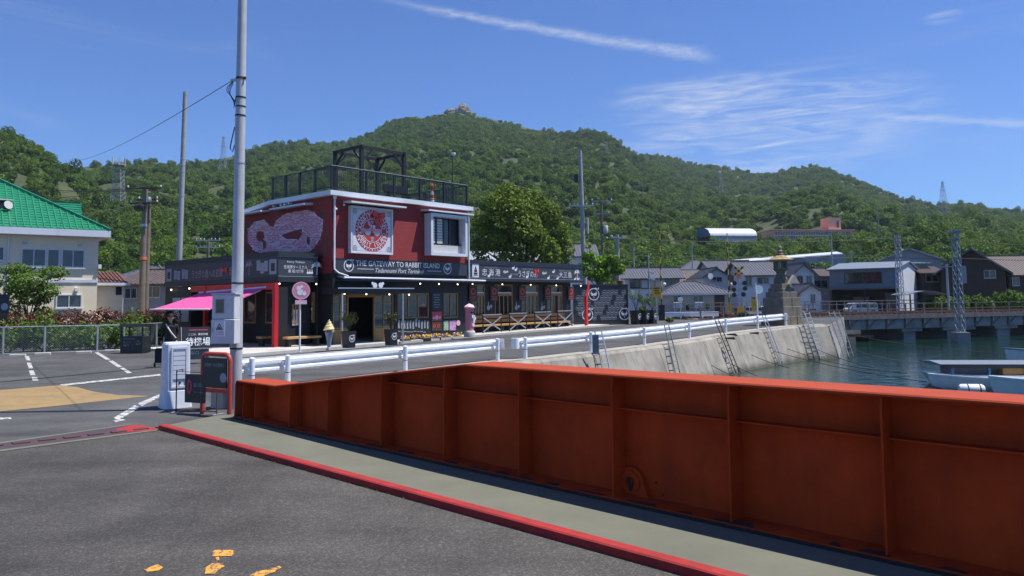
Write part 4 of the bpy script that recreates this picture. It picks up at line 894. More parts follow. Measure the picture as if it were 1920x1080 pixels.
# giant soft-serve cone
p = G(617,654,0.11); sc_ = thing('ice_cream_figure', 'giant soft serve ice cream cone figure with golden swirl', 'figure', p, TZ)
MB().lathe([(.10,0),(.10,.03),(.075,.06),(.10,.35),(.17,.66),(.19,.70),(.17,.72)], 16).build('cone', M['cone_grey'], sc_, smooth=True)
sw_ = MB(); pts, rad = [], []
for i in range(64): t = i/63; r = .155*(1-t)**.8; pts.append((r*math.cos(t*25), r*math.sin(t*25), .78+.46*t)); rad.append(.075*(1-t)+.012)
sw_.path(pts, rad, 8); sw_.build('swirl', M['cream_ice'], sc_, smooth=True)
g_ = MB(); pts = [(p_[0]*1.55, p_[1]*1.55, p_[2]-.035) for p_ in pts]; g_.path(pts, [r*.42 for r in rad], 6); g_.build('gold_edge', M['gold'], sc_, smooth=True)
# potted olive shrubs by the door
def pot_plant(label, px, py, z, w, hp, hpl, n, spread, group, lm='leaf_pot', seed=1, loc=None):
    p = G(px,py,z) if loc is None else loc; t = thing('potted_plant', label, 'plant', p, TZ, group); r = random.Random(seed)
    MB().add([(-w*.42,-w*.42,0),(w*.42,-w*.42,0),(w*.42,w*.42,0),(-w*.42,w*.42,0),(-w*.5,-w*.5,hp),(w*.5,-w*.5,hp),(w*.5,w*.5,hp),(-w*.5,w*.5,hp)], [(0,3,2,1),(0,1,5,4),(1,2,6,5),(2,3,7,6),(3,0,4,7)]).build('pot', M['black_steel'], t)
    MB().box(-w*.47,w*.47,-w*.47,w*.47,hp-.06,hp-.05).build('soil', M['soil'], t)
    emblem(t, (0,-w*.478,hp*.55), X3, Z3, w*.33, M['white_print'])
    lf = MB(); stm = MB()
    for k in range(n):
        a = r.uniform(0,6.28); s = r.uniform(.2,1)*spread; h = hp+hpl*r.uniform(.55,1); e = np.array([math.cos(a)*s, math.sin(a)*s, h]); m_ = np.array([e[0]*.35,e[1]*.35,(hp+h)/2]); stm.path([(0,0,hp-.05), m_, e], [.012,.01,.004], 4)
        for q in range(34):
            tt = r.uniform(.25,1); c = (m_*(1-tt)+e*tt)+np.array([r.gauss(0,.045) for _ in range(3)]); d = np.array([r.gauss(0,1) for _ in range(3)]); d /= np.linalg.norm(d); d2 = np.cross(d, (r.random(),r.random(),1)); d2 /= np.linalg.norm(d2); L_ = r.uniform(.035,.07)
            lf.add([c-d*L_, c-d2*L_*.35, c+d*L_, c+d2*L_*.35], [(0,1,2,3)])
    stm.build('stem', M['bark'], t); lf.build('foliage', M[lm], t); return t
pot_plant('olive shrub in tall black pot left of the terminal door', 654, 652, .11, .46, .72, .85, 13, .42, 'potted shrubs by the terminal door', seed=2)
pot_plant('olive shrub in tall black pot right of the terminal door', 733.5, 647, .11, .46, .72, .85, 12, .4, 'potted shrubs by the terminal door', seed=3)
# six flower boxes along the front
mat('flower_yellow', (.8,.5,.02), .6, var=.2); mat('flower_pink', (.75,.4,.55), .6, var=.3); leafmat('flower_leaf', (.03,.07,.01), (.08,.13,.02), rnd=False)
ordn = ['nearest the canopy post', 'second from the canopy post', 'third from the canopy post', 'fourth from the canopy post', 'fifth from the canopy post', 'nearest the pink post box']
for i, (px, py) in enumerate(((760,645),(779,643),(798,642.5),(817,641),(836,639.5),(856,638))):
    p = G(px,py,.0); p = p+np.array([0,0,.0]); t = thing('flower_pot', 'dark pot of yellow and pink pansies, '+ordn[i], 'flower pot', p, TZ, 'pots of pansies along the terminal front'); r = random.Random(40+i)
    MB().cbox(-.27,.27,-.13,.13,0,.24,.015).build('pot', M['black_steel'], t); fl = MB(); gl = MB()
    for k in range(60):
        c = np.array([r.uniform(-.25,.25), r.uniform(-.13,.13), .24+r.uniform(0,.12)]); a = r.uniform(0,6.28); d = np.array([math.cos(a),math.sin(a),r.uniform(-.3,.5)]); e = np.cross(d,(0,0,1)); gl.add([c-d*.04,c-e*.02,c+d*.04,c+e*.02],[(0,1,2,3)])
    for k in range(46):
        c = np.array([r.uniform(-.25,.25), r.uniform(-.14,.13), .27+r.uniform(0,.13)]); fl.mi = 0 if (c[0]+r.gauss(0,.12)) > -.08 else 1; a = r.uniform(0,6.28); d = np.array([math.cos(a),-.4,math.sin(a)])*.045; e = np.array([-math.sin(a),-.2,math.cos(a)])*.045; fl.add([c-d,c-e,c+d,c+e],[(0,1,2,3)])
    gl.build('leaves', M['flower_leaf'], t); fl.build('flowers', [M['flower_yellow'], M['flower_pink']], t)
# round pink sign on a pole
p = G(562,661,0); rs = thing('round_sign_post', 'round pink sign with a white rabbit on a slim white pole', 'sign', p, TZ)
hz = hgt(561,545,p); rr_ = 16/FPX*math.hypot(p[0],p[1])
MB().tube((0,0,0),(0,0,hz+.2),.035,n=10).build('pole', M['rail_white'], rs, smooth=True); MB().lathe([(.12,0),(.12,.02),(.05,.04)], 12).build('base', M['galv'], rs)
vx = np.array([.98,-.2,0]); vx = np.array([math.cos(-.35),math.sin(-.35),0]); b_ = MB(); disc(b_, (0,-.05,hz), vx, Z3, rr_, 0, 28, .02); D_ = b_.build('disc', M['pink_awning' if False else 'pink'], rs)
b_ = MB(); disc(b_, (0,-.07,hz), vx, Z3, rr_, rr_*.9, 28, .004); b_.build('rim', M['pink_pale'], rs)
b_ = MB(); c0_ = np.array([0,-.075,hz]); disc(b_, c0_-vx*.05-np.array([0,0,.07]), vx, Z3, .13, 0, 12); disc(b_, c0_-vx*.1+np.array([0,0,.1]), vx, Z3, .1, 0, 12); disc(b_, c0_+vx*.12-np.array([0,0,.12]), vx, Z3, .09, 0, 10); disc(b_, c0_+vx*.02+np.array([0,0,.17]), vx, Z3, .06, 0, 8)
b_.build('rabbit_print', M['white_print'], rs)
MB().prism([(-.24,-.085),(.24,-.085),(.24,.085),(-.24,.085)], (0,-.06,hz-rr_-.11), vx, Z3, np.cross(vx,Z3)*.015).build('name_plate', M['pink_pale'], rs)
# red banner post and panel wall
p = tl(19.75,-.15); zg = gz(p)+.11
rp = thing('banner_post', 'bright red post with red ribbon banner at the wing corner', 'post', (p[0],p[1],zg), TZ)
hz = hgt(1075,555,p)-zg
MB().box(-.09,.09,-.09,.09,0,hz).build('post', M['bow_red'], rp)
MB().prism([(-.05,hz),(.12,hz-.02),(.34,hz+.45),(.42,hz+.95),(.24,hz+.9),(.16,hz+.5)], (0,-.03,0), X3, Z3, (0,.06,0)).build('ribbon', M['bow_red'], rp)
pA = G(1077,612); pB_ = G(1179,608); dv = (pB_-pA)[:2]; Lp = float(np.linalg.norm(dv)); az_ = math.atan2(dv[1],dv[0])
pw_ = thing('logo_wall', 'black freestanding photo wall covered with rows of small white round emblems', 'wall', (pA[0],pA[1],gz(pA)), az_)
hp_ = hgt(1100,536,pA+(pB_-pA)*.2)-gz(pA)
MB().box(0,Lp,0,.12,.02,hp_).build('panel', M['navy'], pw_)
for i in range(7): z_ = .35+i*(hp_-.7)/6; MB().box(.01,Lp-.01,-.012,-.001,z_-.012,z_+.012).build('panel_seam', M['black_wall'], pw_)
MB().box(-.02,Lp+.02,-.03,.15,hp_,hp_+.1).build('panel_cap', M['black_steel'], pw_)
sm = emblem(None, (0,0,0), X3, Z3, .17, M['grey_print'], n=12); big = []
for i in range(6):
    for j in range(12):
        x = .3+(j+.5*(i%2))*(Lp-.5)/12; z_ = .55+i*(hp_-.95)/5.2
        if any(abs(x-bx_)<.5 and abs(z_-bz_)<.45 for bx_, bz_ in ((Lp*.36,hp_*.79),(Lp*.24,hp_*.28),(Lp*.92,hp_*.28))): continue
        if (i*7+j*3) % 5 == 0:
            MB().box(x-.12,x+.12,-.006,-.001,z_-.16,z_+.16).build('printed_figure', M['black_steel'], pw_); continue
        c = sm.copy(); COL.objects.link(c); c.parent = pw_; c.location = (x,-.004,z_)
bpy.data.objects.remove(sm)
for fx, fz in ((.36,.79),(.24,.28),(.92,.28)): emblem(pw_, (Lp*fx,-.004,hp_*fz), X3, Z3, .42, M['white_print'])
for i, (px, py) in enumerate(((1193,608),(1209,607.5),(1223,607))):
    p = G(px,py); pot_plant(['leafy shrub in black square pot nearest the emblem wall', 'leafy shrub in the middle of the three black square pots', 'leafy shrub in black square pot farthest from the emblem wall'][i], 0,0,0,.62,.95,1.6-.35*i,14,.75,'black potted shrubs beside the emblem wall', lm='leaf_bush', seed=60+i, loc=p)
# shop interior pieces seen through the open door
ct_ = tthing('shop_counter', 'dark shop counter stacked with goods inside the open doorway', 'counter', 1.1, 2.6, .12); MB().box(0,1.6,0,.6,0,.95).build('counter_body', M['timber_dark'], ct_); MB().box(-.05,1.65,-.05,.65,.95,1.0).build('counter_top', M['timber'], ct_)
r = random.Random(9)
for i in range(9): MB().box(.1+i*.165,.23+i*.165,.1,.3,1.0,1.0+r.uniform(.1,.3)).build('goods', M[r.choice(('pink_red','shutter','timber','pink_pale','cone_grey'))], ct_)
# ================================================================ foliage builder (leaf-sized faces through a crown's volume)
def leaves(b, c, rad, n, size, rnd, hollow=.55, lump=None, zsq=1.0):
    c = np.array(c, float)
    for _ in range(n):
        d = np.array([rnd.gauss(0,1) for _ in range(3)]); d /= np.linalg.norm(d)+1e-9
        k = hollow + (1-hollow)*rnd.random()**.6
        if lump: k *= .78 + .3*lump(d)
        p = c + d*np.array(rad)*k
        nrm = d*.7 + np.array([rnd.gauss(0,.6), rnd.gauss(0,.6), rnd.gauss(.35,.6)]); nrm /= np.linalg.norm(nrm)+1e-9
        a = np.cross(nrm, (rnd.gauss(0,1), rnd.gauss(0,1), rnd.gauss(0,1))); a /= np.linalg.norm(a)+1e-9; e = np.cross(nrm, a); s = size*rnd.uniform(.6,1.35)
        b.add([p-a*s, p-e*s*.55, p+a*s, p+e*s*.55], [(0,1,2,3)])
def lumpf(rnd):
    ks = [(np.array([rnd.gauss(0,1) for _ in range(3)])*2.2, rnd.uniform(0,6.28)) for _ in range(4)]
    return lambda d: sum(math.sin(float(d@k)+p) for k, p in ks)/4
def tree(name, label, base, blobs, trunk, n, size, lm, seed, group=None, limbs=True, tr=.25, cat='tree'):
    """base world point; blobs = [(dx,dy,dz,rx,ry,rz)] in metres from the base; trunk = height of the fork"""
    rnd = random.Random(seed); t = thing(name, label, cat, base, 0, group)
    tk = MB(); tk.path([(0,0,-.1),(.08,.02,trunk*.5),(0,.05,trunk)], [tr, tr*.8, tr*.62], 8)
    for (x,y,z,rx,ry,rz) in blobs:
        if limbs: tk.path([(0,.03,trunk*.8),(x*.45,y*.45,trunk+(z-trunk)*.5),(x,y,z)], [tr*.45,tr*.28,.03], 5)
    tk.build('trunk', M['bark'], t)
    vol = sum(rx*ry*rz for *_, rx, ry, rz in blobs)
    cr = MB()
    for (x,y,z,rx,ry,rz) in blobs: leaves(cr, (x,y,z), (rx,ry,rz), max(20,int(n*rx*ry*rz/vol)), size, rnd, .45, lumpf(rnd))
    cr.build('crown', M[lm], t); return t

# ================================================================ ramp girder
gr = thing('ramp_girder', 'long rust orange steel girder with stiffeners along the ferry ramp', 'girder', (GL[0],GL[1],0), math.atan2(GD[1],GD[0]))
GP3, GD3 = np.array([*GP,0]), np.array([*GD,0]); GL3 = np.array([*GL,0])
def fg(px, py, y=0.0): p = onp(px, py, GL3+GP3*y, GP3)-GL3; return float(p@GD3), float(p[2])
prof = [fg(446,713), fg(515,722.5), fg(870,682.5), fg(1920,755)]
x1e, z1e = prof[-1]; slope = (prof[3][1]-prof[2][1])/(prof[3][0]-prof[2][0]); prof.append((x1e+14, z1e+slope*14))
def ztop(x):
    for (a, za), (b, zb) in zip(prof[:-1], prof[1:]):
        if x <= b: return za+(zb-za)*(x-a)/(b-a)
    return prof[-1][1]
FW, WY, TT = .50, .26, .03
XE = prof[-1][0]; xs0 = prof[0][0]
wb_ = MB(); ol_ = [(xs0,.09)]+[(XE,.09)]+[(x,z-TT) for x, z in reversed(prof)]
wb_.prism(ol_, (0,WY,0), X3, Z3, (0,.016,0)); wb_.build('web', M['girder_red'], gr)
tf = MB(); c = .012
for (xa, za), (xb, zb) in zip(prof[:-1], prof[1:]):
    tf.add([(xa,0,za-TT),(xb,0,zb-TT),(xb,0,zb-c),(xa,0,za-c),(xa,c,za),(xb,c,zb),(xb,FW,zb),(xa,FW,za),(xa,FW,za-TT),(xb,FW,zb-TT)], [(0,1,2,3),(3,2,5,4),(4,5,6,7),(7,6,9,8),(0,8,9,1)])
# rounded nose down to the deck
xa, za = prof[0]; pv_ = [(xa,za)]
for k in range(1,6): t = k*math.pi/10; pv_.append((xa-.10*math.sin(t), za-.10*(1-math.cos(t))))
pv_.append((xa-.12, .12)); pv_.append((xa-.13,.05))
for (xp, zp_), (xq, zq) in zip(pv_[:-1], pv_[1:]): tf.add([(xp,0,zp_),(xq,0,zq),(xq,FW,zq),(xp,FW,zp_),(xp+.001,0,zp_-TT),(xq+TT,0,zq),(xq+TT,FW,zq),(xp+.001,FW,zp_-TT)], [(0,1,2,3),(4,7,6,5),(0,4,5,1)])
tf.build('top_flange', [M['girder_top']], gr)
MB().box(xs0-.13,XE,-.02,FW+.02,.062,.09).build('bottom_flange', M['girder_red'], gr)
# rust scale lodged along the lower flange
sb_ = MB(); rnd = random.Random(4); x = xs0
MB().box(xs0-.13,XE,-.06,-.021,.05,.075).build('flange_edge', M['black_scale'], gr)
while x < XE-.5:
    L_ = rnd.uniform(.1,.5); sb_.add([(x,-.02,.092),(x+L_,-.02,.092),(x+L_*.8,rnd.uniform(.02,.10),.094),(x+L_*.2,rnd.uniform(.02,.09),.094)], [(0,1,2,3)]); x += L_*rnd.uniform(1.1,2.4)
sb_.build('rust_scale', M['black_scale'], gr, kind='stuff')
for px in (456,478,543,614,714,832,972,1147,1365,1651,2150):
    x, _ = fg(px, 760, .03); zt_ = ztop(x)-TT
    MB().prism([(.02,.09),(WY,.09),(WY,zt_),(.05,zt_),(.03,zt_-.12)], (x-.008,0,0), Y3, Z3, (.016,0,0)).build('stiffener', M['girder_red'], gr)
xr0, zr = fg(726,717.4,.16)
xr = [fg(p,760,.03)[0] for p in (714,832,972,1147,1365,1651,2150)]+[XE]
zr = sum(fg(px,py,.14)[1] for px, py in ((991,747.6),(1359,788),(1920,848)))/3
for a, b in zip(xr[:-1], xr[1:]): MB().box(a+.012,b-.012,.13,WY-.001,zr-.006,zr+.006).build('rib', M['girder_red'], gr)
x, z = fg(1183,903,.2); b_ = MB(); b_.prism([(-.15,-.2),(-.15,0)]+[(.15*math.cos(t),.15*math.sin(t)) for t in np.linspace(math.pi,0,10)]+[(.15,0),(.24,-.2)], (x,WY-.06,z), X3, Z3, (0,.06,0)); lug = b_.build('lifting_lug', M['girder_red'], gr)
b_ = MB(); disc(b_, (x,WY-.061,z), X3, Z3, .11, .06, 20, .02); disc(b_, (x,WY-.061,z), X3, Z3, .035, 0, 12, .022); b_.build('lug_boss', M['girder_red'], lug)
MB().prism([(-.03,.05),(.0,.06),(.02,.02),(.035,-.07),(.0,-.08),(-.02,-.01)], (x,WY-.088,z-.01), X3, Z3, (0,.004,0)).build('rust_hole', M['black_scale'], lug)
for a, px, py in ((0,1230,905),(0,1243,928)): x2, z2 = fg(px,py,WY-.01); MB().tube((x2,WY-.02,z2),(x2,WY,z2),.009,n=8).build('bolt_hole', M['black_scale'], gr)

# ================================================================ guard rails
def guardrail(label, posts, hpost, ends, cap_l, cap_r):
    o = posts[0]; t = thing('guard_rail', label, 'guard rail', (o[0],o[1],0), 0); oz = np.array([o[0],o[1],0])
    P_ = [np.array([p[0],p[1],gz(p)])-oz for p in posts]
    dirs = [(P_[min(i+1,len(P_)-1)]-P_[max(i-1,0)]) for i in range(len(P_))]; dirs = [d/np.linalg.norm(d) for d in dirs]
    nr = [np.array([d[1],-d[0],0]) for d in dirs]
    for p, d, nn in zip(P_, dirs, nr):
        q = p+nn*.06; pm = MB(); pm.tube(q-np.array([0,0,.05]), q+np.array([0,0,hpost]), .07, n=12); pm = pm.build('post', M['rail_white'], t, smooth=True)
        MB().lathe([(.072,hpost),(.06,hpost+.025),(.02,hpost+.035)], 12, tuple(q)).build('post_cap', M['rail_white'], pm, smooth=True); MB().lathe([(.0715,.33),(.0715,.345)], 12, tuple(q)).build('band', M['wire'], pm)
        MB().beam(q+np.array([0,0,hpost-.14])-nn*.07, q+np.array([0,0,hpost-.14])-nn*.16, .12, .1).build('bracket', M['rail_white'], pm)
    bp = [P_[0]-dirs[0]*ends[0]]+P_+[P_[-1]+dirs[-1]*ends[1]]; bn = [nr[0]]+nr+[nr[-1]]
    prof_ = [(-.10,.0),(-.09,-.045),(-.17,-.085),(-.17,-.155),(-.11,-.20),(-.11,-.235),(-.17,-.28),(-.17,-.335),(-.09,-.36),(-.10,-.365)]
    bm_ = MB(); rows = []
    for p, nn in zip(bp, bn): rows.append([p-nn*.0+nn*(-a-.28)+np.array([0,0,hpost-.005+z]) for a, z in prof_])
    k = len(prof_); bm_.add([v for r_ in rows for v in r_], [(i*k+j,i*k+j+1,(i+1)*k+j+1,(i+1)*k+j) for i in range(len(rows)-1) for j in range(k-1)])
    bo_ = bm_.build('beam', M['rail_white'], t); md = bo_.modifiers.new('thick', 'SOLIDIFY'); md.thickness = .012
    for cap, p, d, nn in ((cap_l, bp[0], -dirs[0], nr[0]), (cap_r, bp[-1], dirs[-1], nr[-1])):
        if cap: MB().box(0,.02,-.17,.17,0,.36).build('end_cap', M['rail_white'], t, loc=p-nn*.13+np.array([0,0,hpost-.37]), rotz=math.atan2(d[1],d[0])) if cap == 1 else MB().tube(p-nn*.16+np.array([0,0,hpost-.37]), p-nn*.16+np.array([0,0,hpost]), .15, n=14).build('end_cap', M['rail_white'], t, smooth=True)
    return t
guardrail('white steel guard rail nearest the orange girder, before the terminal door', LEFT_POSTS, .74, (.28,.4), 0, 1)
guardrail('long white steel guard rail along the quay edge towards the stone lantern', RIGHT_POSTS, .74, (.3,.35), 2, 1)

# ================================================================ foreground pole with meter cabinet
pb = G(441,766,0); pl = thing('utility_pole', 'tall white painted steel pole with grey meter box beside the girder end', 'pole', pb, 0)
PT = 11.5
MB().tube((0,0,-.1),(.04,0,PT),.125,.075,18).build('shaft', M['pole_paint'], pl, smooth=True)
def pz(py): return hgt(446,py,pb)
for py, mt, h_ in ((147,'rust',.05),(183,'wire',.03),(200,'wire',.025),(217,'wire',.03),(306,'galv',.03),(531,'wire',.03),(653,'wire',.03)):
    z = pz(py); r = .125-.05*z/PT+.006; MB().lathe([(r,z-h_/2),(r,z+h_/2)], 16, (.04*z/PT,0,0)).build('band', M[mt], pl)
z = pz(147); MB().beam((.1,-.05,z),(.15,-.07,z),.03,.04).build('bolt', M['rust'], pl)
# cabinet
cz0, cz1, czm = pz(642), pz(552), pz(597); cx0 = (409-441)/FPX*pb[1]; cx1 = (452-441)/FPX*pb[1]
cab = MB().cbox(cx0,cx1,-.42,-.11,cz0,czm-.006,.01).build('lower_cabinet', M['meter_white'], pl)
cab2 = MB().cbox(cx0+.01,cx1-.01,-.41,-.11,czm+.006,cz1,.012).build('meter_box', M['meter_white'], pl)
MB().box(cx0-.01,cx1+.01,-.43,-.10,cz1,cz1+.02).build('hood', M['meter_white'], cab2)
wx = cx0+.12; MB().box(cx0+.09,cx0+.24,-.423,-.41,czm+.12,cz1-.1).build('meter_window', M['glass_dark'], cab2); MB().box(cx0+.075,cx0+.255,-.416,-.409,czm+.105,cz1-.085).build('window_frame', M['galv'], cab2)
sg = MB().box(cx0+.07,cx0+.27,-.428,-.42,cz0+.14,cz0+.43).build('warning_sign', M['white_print'], cab)
mat('sign_black', (.02,.02,.022), .6); mat('sign_red', (.5,.03,.06), .6)
b_ = MB(); q = [(-.07,0),(.07,0),(0,.13)]; qi = [(-.046,.014),(.046,.014),(0,.10)]
cxm = cx0+.17; zz = cz0+.27
b_.add([(cxm+x,-.431,zz+z) for x, z in q]+[(cxm+x,-.431,zz+z) for x, z in qi], [(0,1,4,3),(1,2,5,4),(2,0,3,5)]); b_.build('triangle_print', M['sign_black'], sg)
MB().prism([(-.03,.02),(.03,.02),(.012,.06),(0,.045),(-.015,.065)], (cxm,-.4315,zz), X3, Z3, (0,.001,0)).build('figure_print', M['sign_black'], sg)
text('この先危険', sg, M['sign_red'], (cxm,-.4295,zz-.045), X3, Z3, h=.028, w=.15); text('立入禁止区域', sg, M['sign_black'], (cxm,-.4295,zz-.085), X3, Z3, h=.02, w=.15)
MB().box(cx0+.02,cx0+.035,-.44,-.42,cz0+.24,cz0+.3).build('latch', M['galv'], cab)
# cables hanging on the pole
z = pz(152); cbl = MB(); rnd = random.Random(2)
for s in (0,1,2): cbl.path([(-.14,-.02,z)]+[(-.10-.09*math.sin(math.pi*t)-.04*s*math.sin(2*math.pi*t), -.03-.01*s, z-.02-(.42+.06*s)*t) for t in np.linspace(.1,1,9)]+[(-.05,-.05,z-.35)], .008, 5)
cbl.build('cable_loop', M['wire'], pl)
MB().path([(-.09,0,pz(238)),(-.15,0,pz(262)),(-.18,0,pz(278)),(-.13,0,pz(285)),(-.09,0,pz(272))], .011, 6).build('cable_loop', M['wire'], pl)
MB().tube((-.18,0,z+.02),(-.05,0,z+.03),.035,n=8).build('insulator', M['insulator'], pl)
we = at(118,301,70); wire1 = MB().path(catenary(pb+np.array([-.18,0,z]), we, .6, 20), .008, 5).build('overhead_wire', M['wire']); tag(wire1, 'single black overhead wire from the white pole towards the left hill', 'wire')

# ================================================================ cluster at the pole foot
p = G(326,764,0)+np.array([0,.05,0]); wbx = thing('plastic_barrier', 'upright white plastic barrier panel with slatted recess', 'barrier', p, R_(40))
H_ = hgt(330,641,p); W2, D2 = .245, .17
def ringbox(z, w, d, c=.04): return [(-w+c,-d,z),(w-c,-d,z),(w,-d+c,z),(w,d-c,z),(w-c,d,z),(-w+c,d,z),(-w,d-c,z),(-w,-d+c,z)]
b_ = MB(); lv = [(0,W2+.03,D2+.06),(.06,W2+.025,D2+.05),(.34,W2+.01,D2+.015),(.36,W2,D2),(H_-.05,W2-.005,D2-.01),(H_-.012,W2-.02,D2-.025),(H_,W2-.05,D2-.05)]
vs = [v for z, w, d in lv for v in ringbox(z,w,d)]; b_.add(vs, [(k*8+i,k*8+(i+1)%8,(k+1)*8+(i+1)%8,(k+1)*8+i) for k in range(len(lv)-1) for i in range(8)]+[tuple(range(7,-1,-1)),tuple(range((len(lv)-1)*8,len(lv)*8))])
mat('plastic_white', (.62,.66,.74), .45, var=.06, scale=3, dirt=.25, dirtcol=(.4,.4,.4))
body = b_.build('shell', M['plastic_white'], wbx)
yf = -D2-.004
MB().box(-.14,.17,yf-.02,yf+.02,.40,.44).box(-.14,.17,yf-.02,yf+.02,H_-.14,H_-.10).box(-.14,-.11,yf-.02,yf+.02,.44,H_-.14).box(.14,.17,yf-.02,yf+.02,.44,H_-.14).build('recess_rim', M['plastic_white'], wbx)
for i in range(6): z = .58+i*(H_-.76)/6; MB().box(-.10,.13,yf-.012,yf+.01,z,z+(H_-.76)/6-.012).build('slat', M['plastic_white'], wbx)
b_ = MB(); disc(b_, (.03,yf-.002,.50), X3, Z3, .025, 0, 12, .01); b_.build('drain_hole', M['sign_black'], wbx)
for i in range(5): MB().box(-W2-.012,-W2+.004,-.05,.05,.4+i*.19,.43+i*.19).build('side_lug', M['plastic_white'], wbx)
# red tubular frame with black board
pL, pR = G(379,776,0), G(430,781,0); dv = (pR-pL); Lf = float(np.linalg.norm(dv)); fr_ = thing('framed_sign', 'red steel tube frame holding a black notice board beside the girder end', 'sign', pL, math.atan2(dv[1],dv[0]))
Hf = (hgt(379,664,pL)+hgt(430,664,pR))/2
pts = [(0,0,0),(0,0,Hf-.12)]+[(.12-.12*math.cos(t),0,Hf-.12+.12*math.sin(t)) for t in np.linspace(.3,math.pi/2,4)]+[(Lf-.12+.12*math.sin(t),0,Hf-.12+.12*math.cos(t)) for t in np.linspace(0,math.pi/2-.3,4)]+[(Lf,0,Hf-.12),(Lf,0,0)]
mat('frame_red', (.42,.05,.03), .5, var=.15, scale=5, dirt=.3, dirtcol=(.2,.05,.03))
MB().path(pts, .042, 12).build('tube_frame', M['frame_red'], fr_, smooth=True)
MB().box(.04,Lf-.04,-.02,.02,Hf-.72,Hf-.64).build('crossbar', M['frame_red'], fr_)
bd = MB().box(.05,Lf-.05,-.045,-.022,Hf-.63,Hf-.07).build('notice_board', M['black_steel'], fr_)
text('忠海港・大久野島行', bd, M['grey_print'], (Lf/2,-.047,Hf-.2), X3, Z3, h=.07, w=Lf*.72); text('ferry boarding', bd, M['grey_print'], (Lf/2,-.047,Hf-.33), X3, Z3, h=.035, w=Lf*.5) if False else None
b_ = MB(); disc(b_, (Lf*.83,-.0455,Hf-.43), X3, Z3, .09, 0, 14); b_.build('rabbit_print', M['grey_print'], bd)
for x in (.1,.2,.36,.48): MB().tube((x,-.03,Hf-.075),(x,-.03,Hf-.03),.008,n=6).build('clip', M['galv'], fr_)
# thin folding stand with no-entry board
pL, pR = G(330,773,0), G(406.5,778,0); dv = pR-pL; Ls = float(np.linalg.norm(dv)); st_ = thing('sign_stand', 'thin steel stand with small black no-entry board and red oval', 'sign', pL, math.atan2(dv[1],dv[0]))
Hs = hgt(338,694,pL)
f = MB(); f.path([(0,0,0),(0,0,Hs),(Ls*.15,0,Hs+.02),(Ls*.15,0,Hs-.02)], .012, 6); f.path([(Ls,0,0),(Ls,0,Hs),(Ls*.86,0,Hs+.015),(Ls*.86,0,Hs-.02)], .012, 6); f.tube((0,0,Hs-.02),(Ls,0,Hs-.03),.007,n=6); f.tube((0,0,.06),(Ls,0,.06),.012,n=6); f.build('frame', M['rust'], st_)
for x in (0,Ls): MB().path([(x,-.16,.01),(x,.16,.01)], .009, 6).build('foot', M['galv'], st_)
MB().tube((Ls*.72,0,.06),(Ls*.72,0,Hs-.03),.007,n=6).build('upright', M['galv'], st_)
bd = MB().box(Ls*.24,Ls*.74,-.03,-.012,Hs-.60,Hs-.06).build('board', M['black_steel'], st_)
b_ = MB(); disc(b_, (Ls*.35,-.03,Hs-.30), X3, Z3, .14, 0, 20, .003, .45); b_.build('red_oval', M['frame_red' if False else 'pink_red'], bd); text('進入禁止', bd, M['grey_print'], (Ls*.58,-.032,Hs-.26), X3, Z3, h=.08, w=Ls*.25)
b_ = MB(); disc(b_, (Ls*.35,-.034,Hs-.30), X3, Z3, .09, 0, 14, .002, .22); b_.build('oval_figure', M['sign_black'], bd); text('No entry', bd, M['grey_print'], (Ls*.58,-.032,Hs-.40), X3, Z3, h=.035, w=Ls*.22)
# concrete block with timber offcuts and a hose
p = G(402,770,0)+np.array([0,.45,0]); cbk = thing('concrete_block', 'stained concrete block with rusty timber on top, behind the red frame', 'block', p, R_(-35)); MB().cbox(-.2,.2,-.16,.16,0,.42,.015).build('block', M['concrete_light'], cbk)
for i in range(3): MB().box(-.24+.03*i,.22,-.15+.11*i,-.06+.11*i,.425+.015*i,.47+.015*i).build('plank', M['rust'], cbk)
hs_ = tag(MB().path([(p[0]+.28+.1*math.cos(t), p[1]-.22+.05*math.sin(t), .03+.45*(t/9)) for t in np.linspace(0,9,40)], .016, 6).build('coiled_hose', M['wire'], smooth=True), 'black coiled hose hanging behind the red sign frame', 'hose')

# ================================================================ waiting-place board, person, recycling stand
p = G(347,683,0); cart = thing('queue_sign', 'large black board reading 待機場 on a low wheeled stand', 'sign', p, R_(20))
kx = 27.0/FPX
bw, b0z = .86, .55
bd = MB().add([(-.1,-.02,b0z),(bw,-.02,b0z),(bw-.09,.22,b0z+.72),(-.14,.22,b0z+.72),(-.1,.02,b0z),(bw,.02,b0z),(bw-.09,.26,b0z+.72),(-.14,.26,b0z+.72)], [(0,1,2,3),(4,7,6,5),(0,4,5,1),(1,5,6,2),(2,6,7,3),(3,7,4,0)]).build('board', M['black_steel'], cart)
upv = np.array([0,.24,.72]); upv /= np.linalg.norm(upv)
text('待機場', bd, M['white_print'], (.40,.045,b0z+.22), X3, upv, h=.30, w=.8, bold=.01); text('ここは、乗船待機', bd, M['white_print'], (.40,.13,b0z+.47), X3, upv, h=.085, w=.62); MB().prism([(-.3,0),(.3,0),(.3,.03),(-.3,.03)], (.40,.178,b0z+.60), X3, upv, (0,-.003,.001)).build('red_line', M['pink_red'], bd)
MB().beam((-.12,-.025,b0z),(-.16,.215,b0z+.72),.02,.02).build('board_edge', M['galv'], bd); MB().beam((-.1,-.02,b0z-.015),(bw,-.02,b0z-.015),.04,.03).build('ledge', M['galv'], cart)
MB().box(-.1,bw-.1,.05,.09,.15,b0z-.04).build('lower_panel', M['wood_grey'], cart); text('乗船口', cart, M['white_print'], (.2,.048,.38), X3, Z3, h=.12, w=.45)
for x in (-.05,bw-.15): MB().box(x,x+.05,0,.3,0,.15).build('leg', M['galv'], cart)
